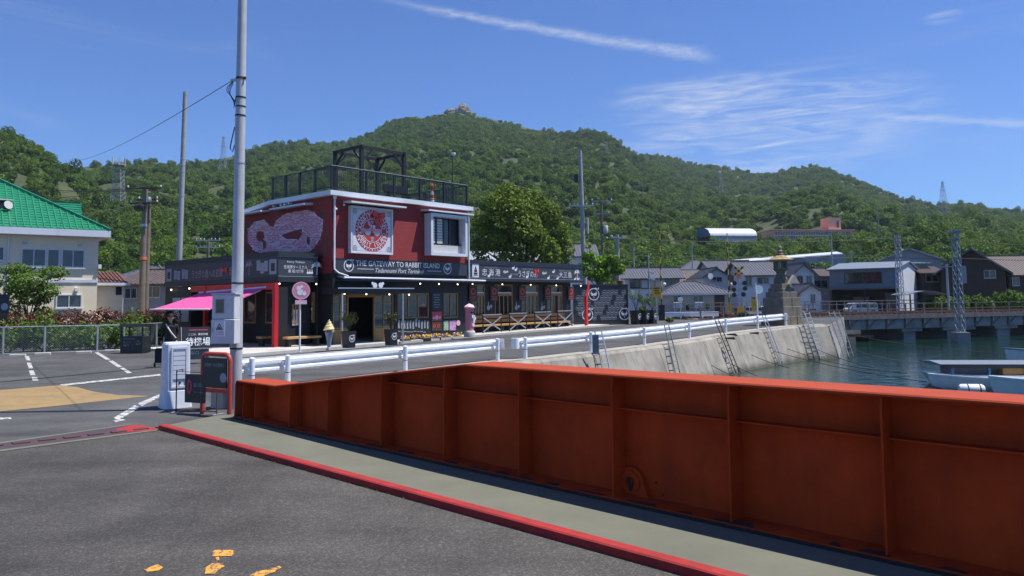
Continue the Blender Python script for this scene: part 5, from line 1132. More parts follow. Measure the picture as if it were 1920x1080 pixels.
MB().add([(-.62,.0,b0z),(-.18,.0,b0z),(-.22,.24,b0z+.66),(-.58,.24,b0z+.66),(-.62,.03,b0z),(-.18,.03,b0z),(-.22,.27,b0z+.66),(-.58,.27,b0z+.66)], [(0,1,2,3),(4,7,6,5),(0,4,5,1),(1,5,6,2),(2,6,7,3),(3,7,4,0)]).build('side_board', M['navy_band'], cart)

def skin_body(name, joints, edges, mt, parent, sub=2):
    me = bpy.data.meshes.new(name); me.from_pydata([j[0] for j in joints], edges, []); o = link(name, me, parent); me.materials.append(mt)
    md = o.modifiers.new('skin', 'SKIN'); sv = me.skin_vertices[0].data if me.skin_vertices else None
    if sv is None:
        bpy.context.view_layer.objects.active = o; bpy.ops.mesh.customdata_skin_add() if hasattr(bpy.ops.mesh, 'customdata_skin_add') else None; sv = me.skin_vertices[0].data
    for s, j in zip(sv, joints): s.radius = j[1] if isinstance(j[1], tuple) else (j[1], j[1])
    sv[0].use_root = True; md.use_smooth_shade = True; sd = o.modifiers.new('sub', 'SUBSURF'); sd.levels = sub; sd.render_levels = sub; return o
p = G(319,688,0); pe = thing('person', 'person in black coat and dark cap with white shoulder strap, pulling a trolley', 'person', p, R_(8))
hp = 1.64
J = [((0,0,.92),(.155,.12)), ((0,0,1.12),(.14,.11)), ((0,-.01,1.32),(.175,.12)), ((0,-.01,1.41),(.11,.09)), ((0,-.02,1.48),.05),
     ((.09,0,.86),.105), ((.10,-.02,.48),.068), ((.10,0,.10),.045), ((-.09,0,.86),.105), ((-.11,.05,.48),.068), ((-.12,.12,.10),.045),
     ((.19,-.01,1.37),.062), ((.24,.02,1.12),.048), ((.22,-.10,.90),.036), ((-.19,-.01,1.37),.062), ((-.26,.03,1.12),.048), ((-.30,.04,.88),.036)]
E_ = [(0,1),(1,2),(2,3),(3,4),(0,5),(5,6),(6,7),(0,8),(8,9),(9,10),(2,11),(11,12),(12,13),(2,14),(14,15),(15,16)]
skin_body('body', J, E_, M['cloth_black'], pe)
hd = MB(); hd.lathe([(.02,-.125),(.055,-.11),(.075,-.06),(.088,0),(.09,.05),(.075,.095),(.04,.12),(.01,.125)], 14, (0,-.03,1.62), .92, 1.05); hd.lathe([(.045,-.22),(.045,-.08)], 10, (0,-.015,1.62)); hd.add([(-.014,-.12,1.60),(.014,-.12,1.60),(0,-.145,1.585),(0,-.115,1.645)], [(0,1,2),(0,2,3),(1,3,2)])
head = hd.build('head', M['skin'], pe, smooth=True)
MB().lathe([(.096,.02),(.098,.05),(.085,.105),(.05,.135),(.01,.14)], 14, (0,-.022,1.625), .95, 1.06).add([(-.075,-.10,1.65),(.075,-.10,1.65),(.05,-.19,1.635),(-.05,-.19,1.635),(-.075,-.10,1.66),(.075,-.10,1.66),(.05,-.19,1.645),(-.05,-.19,1.645)], [(0,3,2,1),(4,5,6,7),(2,3,7,6),(0,4,7,3),(1,2,6,5)]).build('cap', M['cloth_black'], pe, smooth=True)
MB().lathe([(.05,-.12),(.088,-.06),(.094,.02)], 12, (0,-.008,1.625), .98, 1.05).build('hair', M['hair'], head, smooth=True)
for s in (-1,1): MB().sphere((s*.032,-.108,1.628), .011, 6).build('eye', M['hair'], head); MB().sphere((s*.085,-.025,1.615), .022, 6, 1.3).build('ear', M['skin'], head)
MB().box(-.022,.022,-.113,-.106,1.562,1.568).build('mouth', M['pink_red'], head)
def hand_mesh(wr, dr_, side):
    o = skin_body('hand', [(tuple(wr),.026), (tuple(wr+dr_*.05),(.034,.02)), (tuple(wr+dr_*.09),(.036,.017))]+[(tuple(wr+dr_*(.10)+np.array([0,(k-1.5)*.018,0])),.011) for k in range(4)]+[(tuple(wr+dr_*(.16-.008*abs(k-1.2))+np.array([-side*.015,(k-1.5)*.017,0])),.0085) for k in range(4)]+[(tuple(wr+dr_*.05+np.array([0,-.035,0])),.011),(tuple(wr+dr_*.10+np.array([-side*.01,-.05,0])),.009)],
                  [(0,1),(1,2)]+[(2,3+k) for k in range(4)]+[(3+k,7+k) for k in range(4)]+[(1,11),(11,12)], M['skin'], pe, 1); return o
hand_mesh(np.array([.22,-.11,.89]), np.array([0,-.25,-.97]), 1); hand_mesh(np.array([-.30,.04,.87]), np.array([0,0,-1.0]), -1)
ct = MB(); ct.lathe([(.25,.42),(.22,.7),(.19,.95),(.19,1.2),(.205,1.34),(.12,1.42)], 16, (0,0,0), 1, .66); ct.build('coat', M['cloth_black'], pe, smooth=True)
MB().path([(-.13,-.08,1.42),(-.05,-.135,1.3),(.07,-.15,1.12),(.2,-.12,.95)], .022, 6).build('strap', M['strap'], pe, smooth=True)
for s in (.10,-.12): MB().cbox(s-.045,s+.045,-.14+(.12 if s<0 else 0),.10+(.12 if s<0 else 0),-.0,.09,.02).build('shoe', M['sign_black'], pe)
tw = thing('trolley', 'small black bag trolley on two wheels beside the person in black', 'trolley', G(299,688,0), R_(15)); MB().cbox(-.14,.14,-.1,.1,.14,.62,.03).build('bag', M['cloth_black'], tw); MB().path([(-.1,.08,.6),(-.1,.1,.98),(.1,.1,.98),(.1,.08,.6)], .011, 6).build('handle', M['galv'], tw)
for s in (-1,1): MB().tube((s*.13,.0,.08),(s*.17,.0,.08),.08,n=14).build('wheel', M['tyre'], tw)
MB().beam((-.13,0,.13),(.13,0,.13),.18,.02).build('platform', M['galv'], tw)
p = G(254,662,0); rb = thing('recycling_stand', 'black recycling stand with open roofed frame by the chain-link fence', 'bin', p, R_(-8)); wR, hR = .52, hgt(254,607,p)
MB().cbox(-wR,wR,-.3,.3,.02,hR*.58,.015).build('box', M['black_steel'], rb)
for x in (-wR+.03,wR-.03):
    for y in (-.27,.27): MB().box(x-.025,x+.025,y-.025,y+.025,hR*.58,hR-.12).build('post', M['black_steel'], rb)
MB().prism([(-.34,hR-.12),(.34,hR-.12),(.26,hR),(-.26,hR)], (-wR-.05,0,0), Y3, Z3, (2*wR+.1,0,0)).build('roof', M['black_steel'], rb)
text('RECYCLE', rb, M['grey_print'], (-.1,-.304,hR*.5), X3, Z3, h=.06, w=.5); text('♻', rb, M['grey_print'], (.32,-.304,hR*.36), X3, Z3, h=.2); text('缶 ビン', rb, M['grey_print'], (-.2,-.304,hR*.38), X3, Z3, h=.09, w=.34); text('PET', rb, M['grey_print'], (-.22,-.304,hR*.27), X3, Z3, h=.07, w=.26)

# ================================================================ chain-link fence, wheel stops, hedges
f0, f1, f2 = G(-160,671,0), G(232,659.5,0), G(304,652,0)
fe = thing('chain_link_fence', 'low grey chain-link fence along the back of the parking bays', 'fence', (0,0,0))
FH = hgt(0,613,G(0,667,0))
fx = f0; segs = [(f0,f1),(f1,f2)]; posts = [np.array(f0)]
for px in (-75,5,83,182,232,293): q = G(px, 659.5+(232-px)*.0293 if px <= 232 else 653, 0); MB().tube(q,q+np.array([0,0,FH]),.04,n=8).build('post', M['galv'], fe)
for a, b in segs:
    MB().tube(a+np.array([0,0,FH-.02]),b+np.array([0,0,FH-.02]),.024,n=6).build('top_rail', M['galv'], fe); MB().tube(a+np.array([0,0,.06]),b+np.array([0,0,.06]),.02,n=6).build('bottom_rail', M['galv'], fe)
ms = MB()
for a, b in segs:
    L_ = np.linalg.norm(b-a); d = (b-a)/L_; n = int(L_/.1)
    for i in range(n):
        for s in (1,-1):
            t0 = i*.1; t1 = t0+s*(FH-.1)
            if t1 < 0 or t1 > L_: continue
            ms.beam(a+d*t0+np.array([0,0,.06]), a+d*t1+np.array([0,0,FH-.04]), .004, .004)
ms.build('wire_mesh', M['galv'], fe, kind='stuff')
pos_w = [(33,668.5,'leftmost in view'),(80,665.5,'second from the left'),(157,662.5,'between the two white bay lines'),(211,659.5,'nearest the recycling stand'),(282,655,'right of the recycling stand')]
for px, py, wrd in pos_w: q = G(px,py,0); w_ = MB().cbox(-.3,.3,-.06,.06,0,.1,.02).build('wheel_stop', M['concrete_light'], loc=q, rotz=math.atan2((f1-f0)[1],(f1-f0)[0])); tag(w_, 'low concrete wheel stop, '+wrd, 'wheel stop', 'wheel stops along the fence')
fd = (f1-f0)/np.linalg.norm(f1-f0); fn = np.array([-fd[1],fd[0],0])
rnd = random.Random(31); hg = MB()
for i in range(26):
    t = i/25; c = f0+(f2-f0)*t+fn*rnd.uniform(.6,1.9); h = rnd.uniform(.8,1.2)+(.35 if rnd.random()<.3 else 0); leaves(hg, c+np.array([0,0,h*.62]), (.8,.6,h*.8), 520, .075, rnd, .3, lumpf(rnd))
hd_ = thing('green_hedge', 'loose bright green hedge growing behind the chain-link fence', 'hedge', f0); o = hg.build('foliage', M['leaf_bush'], hd_); o.location = -f0
hs2 = MB()
for i in range(20): c = f0+(f2-f0)*(i/19)+fn*1.2-f0; hs2.path([c,c+np.array([rnd.uniform(-.2,.2),0,.8])], .03, 5)
hs2.build('stems', M['bark'], hd_, kind='stuff')
r0 = f0+fn*3.4; rg = MB()
for i in range(17):
    t = .2+.8*i/16; c = f0+(f2-f0)*t+fn*rnd.uniform(3.0,3.8); leaves(rg, c+np.array([0,0,1.25+rnd.uniform(-.15,.2)]), (.75,.5,.7), 330, .07, rnd, .35, lumpf(rnd))
rh = thing('red_hedge', 'reddish photinia hedge before the cream building', 'hedge', r0); o = rg.build('foliage', M['leaf_red'], rh); o.location = -r0
st2 = MB()
for i in range(14): c = f0+(f2-f0)*(.2+.8*i/13)+fn*3.4-r0; st2.path([c,c+np.array([0,0,1.0])], .03, 5)
st2.build('stems', M['bark'], rh, kind='stuff')
# spreading tree at the left edge
p = at(52,610,38); p[2] = 0
k = 38/FPX
tree('garden_tree', 'spreading green garden tree in front of the cream building', p, [((x-52)*k, dy, hgt(x,y,p), rx*k*1.15, rx*k, ry*k*1.5) for x, y, rx, ry, dy in ((30,508,34,13,0),(88,512,30,13,.3),(55,530,42,15,-.4),(20,545,30,16,.5),(92,545,26,14,-.2),(60,560,34,15,.2),(20,580,28,15,0),(-25,530,30,16,0),(75,585,24,12,.3))], 1.3, 6000, .075, 'leaf_bush', 77, tr=.09)
p = at(4,600,33.4); sgn = thing('left_sign', 'dark sign board cut off by the left picture edge', 'sign', (p[0],p[1],0)); zt_, zb_ = hgt(4,552,p), hgt(4,588,p)
MB().box(-.7,.28,-.03,.03,zb_,zt_).build('board', M['navy'], sgn); MB().box(-.7,.25,-.028,.025,zb_-.3,zb_-.02).build('lower_board', M['timber_dark'], sgn); MB().box(-.25,-.18,-.02,.02,0,zb_-.3).build('post', M['black_steel'], sgn); b_ = MB(); disc(b_, (.1,-.03,zb_+.3), X3, Z3, .16, 0, 14); b_.build('white_print', M['grey_print'], sgn)
# ================================================================ generic house
def rot2(v, a): return np.array([v[0]*math.cos(a)-v[1]*math.sin(a), v[0]*math.sin(a)+v[1]*math.cos(a), 0])
def house(label, origin, w, dep, he, hr, kind, wm, rm, rot=0.0, wins=(), over=.45, name='house', zb=0.0, ribs=.32, door=None, ridge='tile_grey', cat='house', trim=None, ridge_in=0.0):
    """origin = front left corner at ground; local x to the right, y away; he / hr = eave / ridge heights"""
    t = thing(name, label, cat, (origin[0],origin[1],zb), rot)
    wl = MB(); wl.box(0,w,0,dep,-.3,he-.04)
    if kind == 'gx': wl.prism([(0,he-.04),(dep,he-.04),(dep/2,hr-.12)], (0,0,0), Y3, Z3, (.15,0,0)); wl.prism([(0,he-.04),(dep,he-.04),(dep/2,hr-.12)], (w-.15,0,0), Y3, Z3, (.15,0,0))
    if kind == 'gy': wl.prism([(0,he-.04),(w,he-.04),(w/2,hr-.12)], (0,0,0), X3, Z3, (0,.15,0)); wl.prism([(0,he-.04),(w,he-.04),(w/2,hr-.12)], (0,dep-.15,0), X3, Z3, (0,.15,0))
    wl.build('wall', wm, t)
    rf = MB(); th = .12
    def slope(a, b, c, d, n):                                        # eave a-b, ridge d-c
        a, b, c, d = (np.array(q, float) for q in (a, b, c, d)); nr = np.cross(b-a, d-a); nr = nr/np.linalg.norm(nr); nr = nr if nr[2] > 0 else -nr
        rf.add([a,b,c,d,a-nr*th,b-nr*th,c-nr*th,d-nr*th], [(0,1,2,3),(7,6,5,4),(0,4,5,1),(1,5,6,2),(3,2,6,7),(0,3,7,4)])
        if ribs:
            k = max(2, int(np.linalg.norm(b-a)/ribs)); e = (b-a)/np.linalg.norm(b-a)
            for i in range(k):
                s = (i+.5)/k; p0 = a+(b-a)*s; up = ((d+c)/2-(a+b)/2); up = up-e*(up@e)
                L0 = np.linalg.norm(d-a-up); lo = float((d-a)@e)/np.linalg.norm(b-a); hi = 1+float((c-b)@e)/np.linalg.norm(b-a)
                f = 1.0
                if s < lo: f = s/lo
                if s > hi: f = (1-s)/(1-hi)
                if f > .04: rf.beam(p0+nr*.02, p0+up*f+nr*.02, ribs*.42, .06, nr)
    o = over; el = he-.02
    if kind == 'gx':
        k = (hr-he)/(dep/2); e0 = he-k*o
        slope((-o,-o,e0),(w+o,-o,e0),(w+o,dep/2,hr),(-o,dep/2,hr),0); slope((w+o,dep+o,e0),(-o,dep+o,e0),(-o,dep/2,hr),(w+o,dep/2,hr),0); rd = [(-o,dep/2,hr+.05),(w+o,dep/2,hr+.05)]
    elif kind == 'gy':
        k = (hr-he)/(w/2); e0 = he-k*o
        slope((-o,-o,e0),(-o,dep+o,e0),(w/2,dep+o,hr),(w/2,-o,hr),0); slope((w+o,-o,e0),(w+o,dep+o,e0),(w/2,dep+o,hr),(w/2,-o,hr),0); rd = [(w/2,-o,hr+.05),(w/2,dep+o,hr+.05)]
    elif kind == 'hip':
        k = (hr-he)/(dep/2); e0 = he-k*o; x0, x1 = (dep/2+ridge_in, w-dep/2-ridge_in)
        if x1 < x0+.3: x0, x1 = w/2-.3, w/2+.3
        slope((-o,-o,e0),(w+o,-o,e0),(x1,dep/2,hr),(x0,dep/2,hr),0); slope((w+o,dep+o,e0),(-o,dep+o,e0),(x0,dep/2,hr),(x1,dep/2,hr),0)
        slope((-o,dep+o,e0),(-o,-o,e0),(x0,dep/2,hr),(x0,dep/2+.01,hr),0); slope((w+o,-o,e0),(w+o,dep+o,e0),(x1,dep/2+.01,hr),(x1,dep/2,hr),0); rd = [(x0,dep/2,hr+.05),(x1,dep/2,hr+.05)]
        for c_, e_ in (((-o,-o,e0),rd[0]),((w+o,-o,e0),rd[1])): rf.beam(c_, e_, .16, .12)
    elif kind == 'shed':
        slope((-o,-o,he),(w+o,-o,he),(w+o,dep+o,hr),(-o,dep+o,hr),0); rd = [(-o,dep+o,hr+.02),(w+o,dep+o,hr+.02)]
    ro = rf.build('roof', rm, t); MB().beam(rd[0], rd[1], .22, .16).build('ridge', M[ridge], ro)
    if trim: MB().beam((-o,-o-.02,e0-.05),(w+o,-o-.02,e0-.05),.05,.14).build('eave_trim', M[trim], ro)
    for wi in wins:
        x0,x1,z0,z1 = wi[:4]; gm = wi[4] if len(wi) > 4 else 'glass_dark'; fm = wi[5] if len(wi) > 5 else 'galv'
        f = MB(); q = .05; f.box(x0-q,x1+q,-.06,.01,z0-q,z0).box(x0-q,x1+q,-.06,.01,z1,z1+q).box(x0-q,x0,-.06,.01,z0,z1).box(x1,x1+q,-.06,.01,z0,z1); f.box((x0+x1)/2-.025,(x0+x1)/2+.025,-.05,.01,z0,z1); wo = f.build('window', M[fm], t)
        for a, b in ((x0,(x0+x1)/2-.025),((x0+x1)/2+.025,x1)): MB().box(a,b,-.02,-.004,z0,z1).build('pane', M[gm], wo)
        MB().box(x0-.08,x1+.08,-.12,0,z0-.1,z0-.05).build('sill', M[fm], wo)
    if door:
        x0,x1,z1 = door[:3]; d_ = MB().box(x0,x1,-.05,.01,.02,z1).build('door', M[door[3]], t); MB().box(x1-.12,x1-.06,-.08,-.05,z1*.45,z1*.52).build('handle', M['galv'], d_)
    return t
ZB = .39
def hp_(label, xl, xr, ye, yr, d, dep, kind, wm, rm, rot=0.0, wins=(), yd=0.0, **k):
    """house given by photo bearings at distance d; window boxes likewise"""
    a, b = at(xl, 560, d), at(xr, 560, d); w = float((b-a)[0])/max(.2,math.cos(rot)); mid = at((xl+xr)/2, ye, d); he = float(mid[2])-ZB
    dr_ = d+dep/2 if kind in ('gx','hip') else d; hr = float(at((xl+xr)/2, yr, dr_)[2])-ZB
    W = []
    for wi in wins:
        x0, x1 = (at(wi[0],560,d)[0]-a[0])/math.cos(rot), (at(wi[1],560,d)[0]-a[0])/math.cos(rot); z0, z1 = at(wi[0],wi[3],d)[2]-ZB, at(wi[0],wi[2],d)[2]-ZB; W.append((float(x0),float(x1),float(z0),float(z1),*wi[4:]))
    return house(label, a, w, dep, he, hr, kind, wm, rm, rot, W, zb=ZB, **k)

# ================================================================ cream building with green roof
LAZ = R_(52); lw_ = np.array([math.sin(LAZ),math.cos(LAZ),0]); ln_ = np.array([-lw_[1],lw_[0],0])
ec = at(208,437,44.0); wc = ec - lw_*.55 + ln_*.55; wc[2] = 0
LB_ = thing('cream_building', 'cream two-storey building with green tiled roof behind the hedge', 'building', wc, math.atan2(lw_[1],lw_[0]))
def lb(px, py, y=0.0): p = onp(px,py,wc+ln_*y,ln_)-wc; return float(p@lw_), float(p[2])
ez = float(ec[2]); DP = 11.0; WL = 13.0
MB().box(-WL,0,0,DP,-.1,ez-.25).build('wall', M['wall_cream'], LB_)
zb_, zt_ = lb(120,436,-.55)[1], lb(120,424,-.55)[1]
MB().box(-WL-.5,.55,-.55,DP+.5,ez-.25,ez+.12).build('eave_fascia', M['white_trim'], LB_)
rt = MB(); nc = 22; pitch = .62; rise = (DP/2+.55); step = rise/nc
for i in range(nc):
    s0, s1 = i*step, (i+1)*step+.04; z0, z1 = ez+.12+s0*pitch, ez+.12+s1*pitch
    rt.add([(-WL-.5,-.5+s0,z0+.05),(.5-s0,-.5+s0,z0+.05),(.5-s1,-.5+s1,z1),(-WL-.5,-.5+s1,z1),(-WL-.5,-.5+s0,z0-.02),(.5-s0,-.5+s0,z0-.02)], [(0,1,2,3),(4,5,1,0)])
    rt.add([(.5-s0,-.5+s0,z0+.05),(.5-s0,DP+.5-s0,z0+.05),(.5-s1,DP+.5-s1,z1),(.5-s1,-.5+s1,z1)], [(0,1,2,3)])
RT = rt.build('roof', M['tile_green'], LB_)
k_ = int(WL/.3); rbs = MB()
for i in range(k_):
    x = .45-i*.32; s1 = min(rise, .5-x+.001)
    if s1 < .2: continue
    rbs.beam((x,-.5,ez+.17),(x,-.5+s1,ez+.17+s1*pitch),.07,.05)
rbs.build('tile_rolls', M['tile_green'], RT, kind='stuff'); MB().beam((.52,-.52,ez+.18),(.5-rise,-.5+rise,ez+.2+rise*pitch),.2,.16).build('hip_ridge', M['tile_green'], RT)
g2 = [at(60,402,53), at(154,411,53), at(152,382,56), at(84,378,56)]
sl_ = MB(); l2 = [np.array([(q-wc)@lw_,(q-wc)@ln_,q[2]]) for q in g2]; bk = [l2[1]+np.array([0,6,0]), l2[0]+np.array([0,6,0])]
sl_.add(l2+bk, [(0,1,2,3),(3,2,4,5),(1,4,2),(0,3,5)]); R2 = sl_.build('rear_roof', M['tile_green'], LB_)
for i in range(7): a, b = l2[0]+(l2[3]-l2[0])*(i/7), l2[1]+(l2[2]-l2[1])*(i/7); MB().beam(a+np.array([0,-.02,.02]),b+np.array([0,-.02,.02]),.05,.04).build('tile_course', M['tile_green'], R2)
MB().beam(l2[3],l2[2],.18,.14).build('ridge', M['gold' if False else 'tile_green'], R2)
MB().box(l2[0][0],l2[1][0]-.3,l2[0][1]+.3,l2[0][1]+5,4,l2[0][2]).build('rear_wall', M['wall_cream'], LB_)
for p0, p1, n in (((40,465.5),(86,500),2),((88.5,466.5),(111.5,501),1),((115.5,467),(158,502.5),2),((105,552),(153,577),2),((-4,462),(8,489),1)):
    (x0,z1),(x1,z0) = lb(*p0), lb(*p1); z0_, z1_ = min(z0,z1), max(z0,z1); w_ = window(LB_, x0, x1, z0_, z1_, -.06, n, 1, M['white_trim'], M['glass_blue'], .06, .08); MB().box(x0-.05,x1+.05,-.12,0,z0_-.07,z0_-.01).build('sill', M['white_trim'], w_)
x, _ = lb(15,470); MB().tube((x,-.06,0),(x,-.06,ez-.25),.05,n=8).build('downpipe', M['white_trim'], LB_)
z_ = lb(160,527)[1]; MB().box(-WL,.03,-.05,-.001,z_-.09,z_+.09).build('string_course', M['white_trim'], LB_)
for px, py in ((46,455),(150,459)): x, z = lb(px,py); MB().box(x-.12,x+.12,-.1,0,z-.03,z+.03).build('vent_hood', M['galv'], LB_)
x, z = lb(143,543); MB().box(x-.08,x+.08,-.2,0,z-.1,z+.1).build('wall_lamp', M['white_print'], LB_); x, z = lb(187,500); MB().box(x-.1,x+.06,-.2,0,z-.12,z+.12).build('bracket_box', M['white_print'], LB_)
(dx0,dz1),(dx1,dz0) = lb(-20,375,1.6), lb(18,411,1.6); dm = MB().box(dx0,dx1,1.3,3.4,dz0-.3,dz1).build('dormer', M['wall_brown'], LB_); MB().box(dx0-.1,dx1+.1,1.15,3.5,dz1,dz1+.06).build('dormer_roof', M['white_trim'], dm); MB().box(dx0+.3,dx1-.25,1.27,1.29,dz0+.1,dz1-.25).build('dormer_window', M['glass_dark'], dm)
x, z = lb(14,385,1.1); dsh = MB().lathe([(.01,0),(.12,.02),(.2,.06),(.24,.1)], 14).build('satellite_dish', M['shutter'], LB_, smooth=True); dsh.location = (x,1.1,z); dsh.rotation_euler = (R_(75),0,R_(25)); MB().tube((0,0,-.3),(0,0,.02),.02,n=6).build('dish_arm', M['galv'], dsh)
# lean-to annex
(ax0,az1),(ax1,az0) = lb(187,531,1.2), lb(231,577,1.2)
an = MB().box(.02,ax1,1.2,5,0,az1).build('annex_wall', M['wall_cream'], LB_); rf_ = MB(); (rx1,rz) = lb(237,529,.9); rf_.add([(.0,.85,az1),(ax1+.3,.85,az1),(ax1+.25,4,az1+.75),(.0,4,az1+.75)], [(0,1,2,3)])
for i in range(9): x = .1+i*(ax1+.1)/8.5; rf_.beam((x,.85,az1+.03),(x,4,az1+.78),.12,.08)
rf_.build('annex_roof', M['tile_red'], an); MB().box(0,ax1+.32,.8,.86,az1-.14,az1+.02).build('annex_gutter', M['white_trim'], an); (wx0,wz1),(wx1,wz0) = lb(217,538,1.2), lb(228,553,1.2); MB().box(wx0,wx1,1.17,1.2,wz0,wz1).build('annex_window', M['glass_blue'], an)
ZB = 0.0
hp_('low brown house with blue windows between the cream building and the terminal', 225, 325, 530, 507, 58, 9, 'gx', M['wall_grey'], M['tile_brown'], 0, [(235,256,541,559,'glass_blue'),(272,300,538,557,'glass_blue')])
hp_('dark low roof behind the leaning old poles', 192, 320, 524, 500, 74, 8, 'hip', M['wall_brown'], M['tile_grey'], 0)
ZB = .39

# ================================================================ poles on the left
def pole(label, px, ytop, d, r0, r1, mt, name='utility_pole', lean=0.0, group=None, ybase=None, zb=0.0):
    b = at(px, 560, d); b[2] = zb; t = thing(name, label, 'pole', b, 0, group); h = hgt(px, ytop, b)-zb
    MB().tube((0,0,-.2),(lean,0,h),r0,r1,12).build('shaft', M[mt], t, smooth=True); return t, h
def crossarm(t, z, L_, mt='galv', ins=(-.9,-.45,.45,.9), rot=0.0, x=0.0, y=-.12, ih=.22):
    a = MB().beam((x-L_/2*math.cos(rot),y-L_/2*math.sin(rot),z),(x+L_/2*math.cos(rot),y+L_/2*math.sin(rot),z),.09,.09).build('crossarm', M[mt], t)
    for s in ins: MB().lathe([(.03,.04),(.06,.08),(.06,.16),(.03,ih)], 8, (x+s*L_/2*math.cos(rot),y+s*L_/2*math.sin(rot),z)).build('insulator', M['insulator'], a, smooth=True)
    return a
t2, h2 = pole('slim grey concrete pole rising behind the ticket office wing', 332, 172, 46, .19, .13, 'pole_concrete', lean=.26)
for z in (h2-.15, h2-4.2, h2-4.6, h2-5.0, h2-6.5): MB().lathe([(.19-.06*z/h2+.01,z),(.19-.06*z/h2+.01,z+.06)], 12, (.26*z/h2,0,0)).build('band', M['galv'], t2)
tA, hA = pole('old brown pole with rusty crossarm, left of its twin', 265, 352, 50, .22, .15, 'pole_old', lean=.1)
crossarm(tA, hA-.05, 2.3, 'rust', (-.95,.95), x=.1); crossarm(tA, hA-1.05, 1.9, 'rust', (-.9,.2,.9), x=.1)
for z, mt in ((hgt(261,487,tA.location),'orange_lamp'),(hgt(261,425,tA.location),'galv')): MB().lathe([(.205,z),(.205,z+.18)], 12, (.06,0,0)).build('band', M[mt], tA)
tf_ = MB().lathe([(.2,0),(.22,.05),(.22,.55),(.2,.6)], 14).build('transformer', M['black_steel'], tA, smooth=True); tf_.location = (-.45,-.2,hA-1.35); tf_.rotation_euler = (0,R_(90),0)
MB().lathe([(.08,0),(.12,.1),(.12,.25),(.05,.35)], 10, (.45,-.1,hA-.95)).build('arrester', M['insulator'], tA, smooth=True)
tB, hB = pole('old brown pole with hazard stripes at its foot, right of its twin', 272.5, 372, 50.6, .2, .14, 'pole_old', lean=.1)
crossarm(tB, hB-.1, 1.5, 'rust', (-.8,.8), x=.1)
for i in range(6): MB().lathe([(.215,.3+i*.2),(.215,.4+i*.2)], 12).build('hazard_band', M['yellow' if i % 2 == 0 else 'sign_black'], tB)
tC, hC = pole('distant slim pole with many insulators beside the ticket office roof', 389, 447, 75, .15, .1, 'pole_old')
for z in (hC-.2, hC-.9): crossarm(tC, z, 2.4, 'galv', (-.95,-.6,-.3,.3,.6,.95))
# overhead lines on the left
def wire(label, a, b, sag, r=.02): return tag(MB().path(catenary(a,b,sag,16), r, 4).build('overhead_wire', M['wire']), label, 'wire')
pa = np.array(tA.location)
for i, (px, py, z, d) in enumerate(((-60,372,hA+.1,44),(-60,352,hA+.05,60),(-60,412,hA-1.0,40),(-60,340,hA-.2,75))):
    wire(['upper thin wire crossing before the left hill to the old pole','topmost thin wire from the old pole over the cream building','lowest thin wire crossing the green roof to the old pole','far thin wire crossing the hillside left of the old pole'][i], pa+np.array([.1,0,z]), at(px,py,d), .35)
for i, (px, py, d) in enumerate(((640,425,62),(640,452,62))): wire(['upper thin wire from the old pole towards the terminal roof','lower thin wire from the old pole towards the terminal roof'][i], pa+np.array([.1,0,hA-(.1+i*1.0)]), at(px,py,d), .6)
# ================================================================ lattice towers and masts
def lattice(label, base, h, w0, w1, n, mt, name='lattice_mast', arms=(), r=.032, cat='mast', rot=0.0):
    t = thing(name, label, cat, base, rot); legs = [(-1,-1),(1,-1),(1,1),(-1,1)]
    P_ = lambda k, z: np.array([legs[k][0]*(w0+(w1-w0)*z/h)/2, legs[k][1]*(w0+(w1-w0)*z/h)/2, z])
    for k in range(4): MB().beam(P_(k,0),P_(k,h),r*1.6,r*1.6).build('leg', M[mt], t)
    br = MB()
    for k in range(4):
        q = (k+1) % 4
        for i in range(n): z0, z1 = h*i/n, h*(i+1)/n; br.beam(P_(k,z0),P_(q,z1),r,r); br.beam(P_(q,z0),P_(k,z1),r,r); br.beam(P_(k,z1),P_(q,z1),r,r)
    br.build('lacing', M[mt], t)
    for z, L_ in arms: MB().beam((-L_/2,0,z),(L_/2,0,z),r*2,r*2).build('crossarm', M[mt], t)
    return t
mat('mast_grey', (.30,.33,.37), .6, var=.2, scale=3, dirt=.3, dirtcol=(.12,.06,.04))
b_ = at(1689,580,70); b_[2] = .45; mL1 = lattice('grey lattice catenary mast beside the white gabled workshop wall', b_, hgt(1686,440,b_)-.45, .52, .36, 10, 'mast_grey', r=.026)
b2_ = at(1800,612,60); b2_[2] = -.9; mL2 = lattice('tall grey lattice catenary mast standing on the near side of the bridge', b2_, hgt(1788,433,b2_)+.9, .54, .38, 11, 'mast_grey', r=.026)
MB().box(-.5,.5,-.5,.5,-.9,.05).build('footing', M['bridge_concrete'], mL2); MB().box(-.38,.38,-.38,.38,hgt(1788,433,b2_)+.8,hgt(1788,433,b2_)+.95).build('cap', M['mast_grey'], mL2)

# ================================================================ railway bridge over the channel
BZ = .45
brg = thing('railway_bridge', 'low rusty railway bridge with posts and rails over the harbour channel', 'bridge', (BR0[0],BR0[1],0), math.atan2(BD[1],BD[0]))
BLn, BWd = 95, 6.0
MB().box(-14,BLn,0,BWd,BZ-.28,BZ).build('deck', M['bridge_concrete'], brg); MB().box(-14,BLn,-.06,0,BZ-.32,BZ+.08).build('edge_beam', M['bridge_steel'], brg)
MB().box(.3,BLn,.16,BWd-.9,-.72,BZ-.32).build('girder', M['bridge_concrete'], brg)
n_ = int((BLn+14)/2.05)
posts_l = [-13.8+i*2.05 for i in range(n_)]
pst = MB().box(-.05,.05,-.05,.03,BZ-.75,BZ+1.0).build('railing_post', M['bridge_steel'], brg); bkt = MB().prism([(0,BZ-.32),(.155,BZ-.32),(.155,-.70),(.05,-.70)], (-.09,0,0), Y3, Z3, (.18,0,0)).build('bracket', M['bridge_steel'], brg)
pst.location = (posts_l[0],0,0); bkt.location = (posts_l[0]+14.5,0,0)
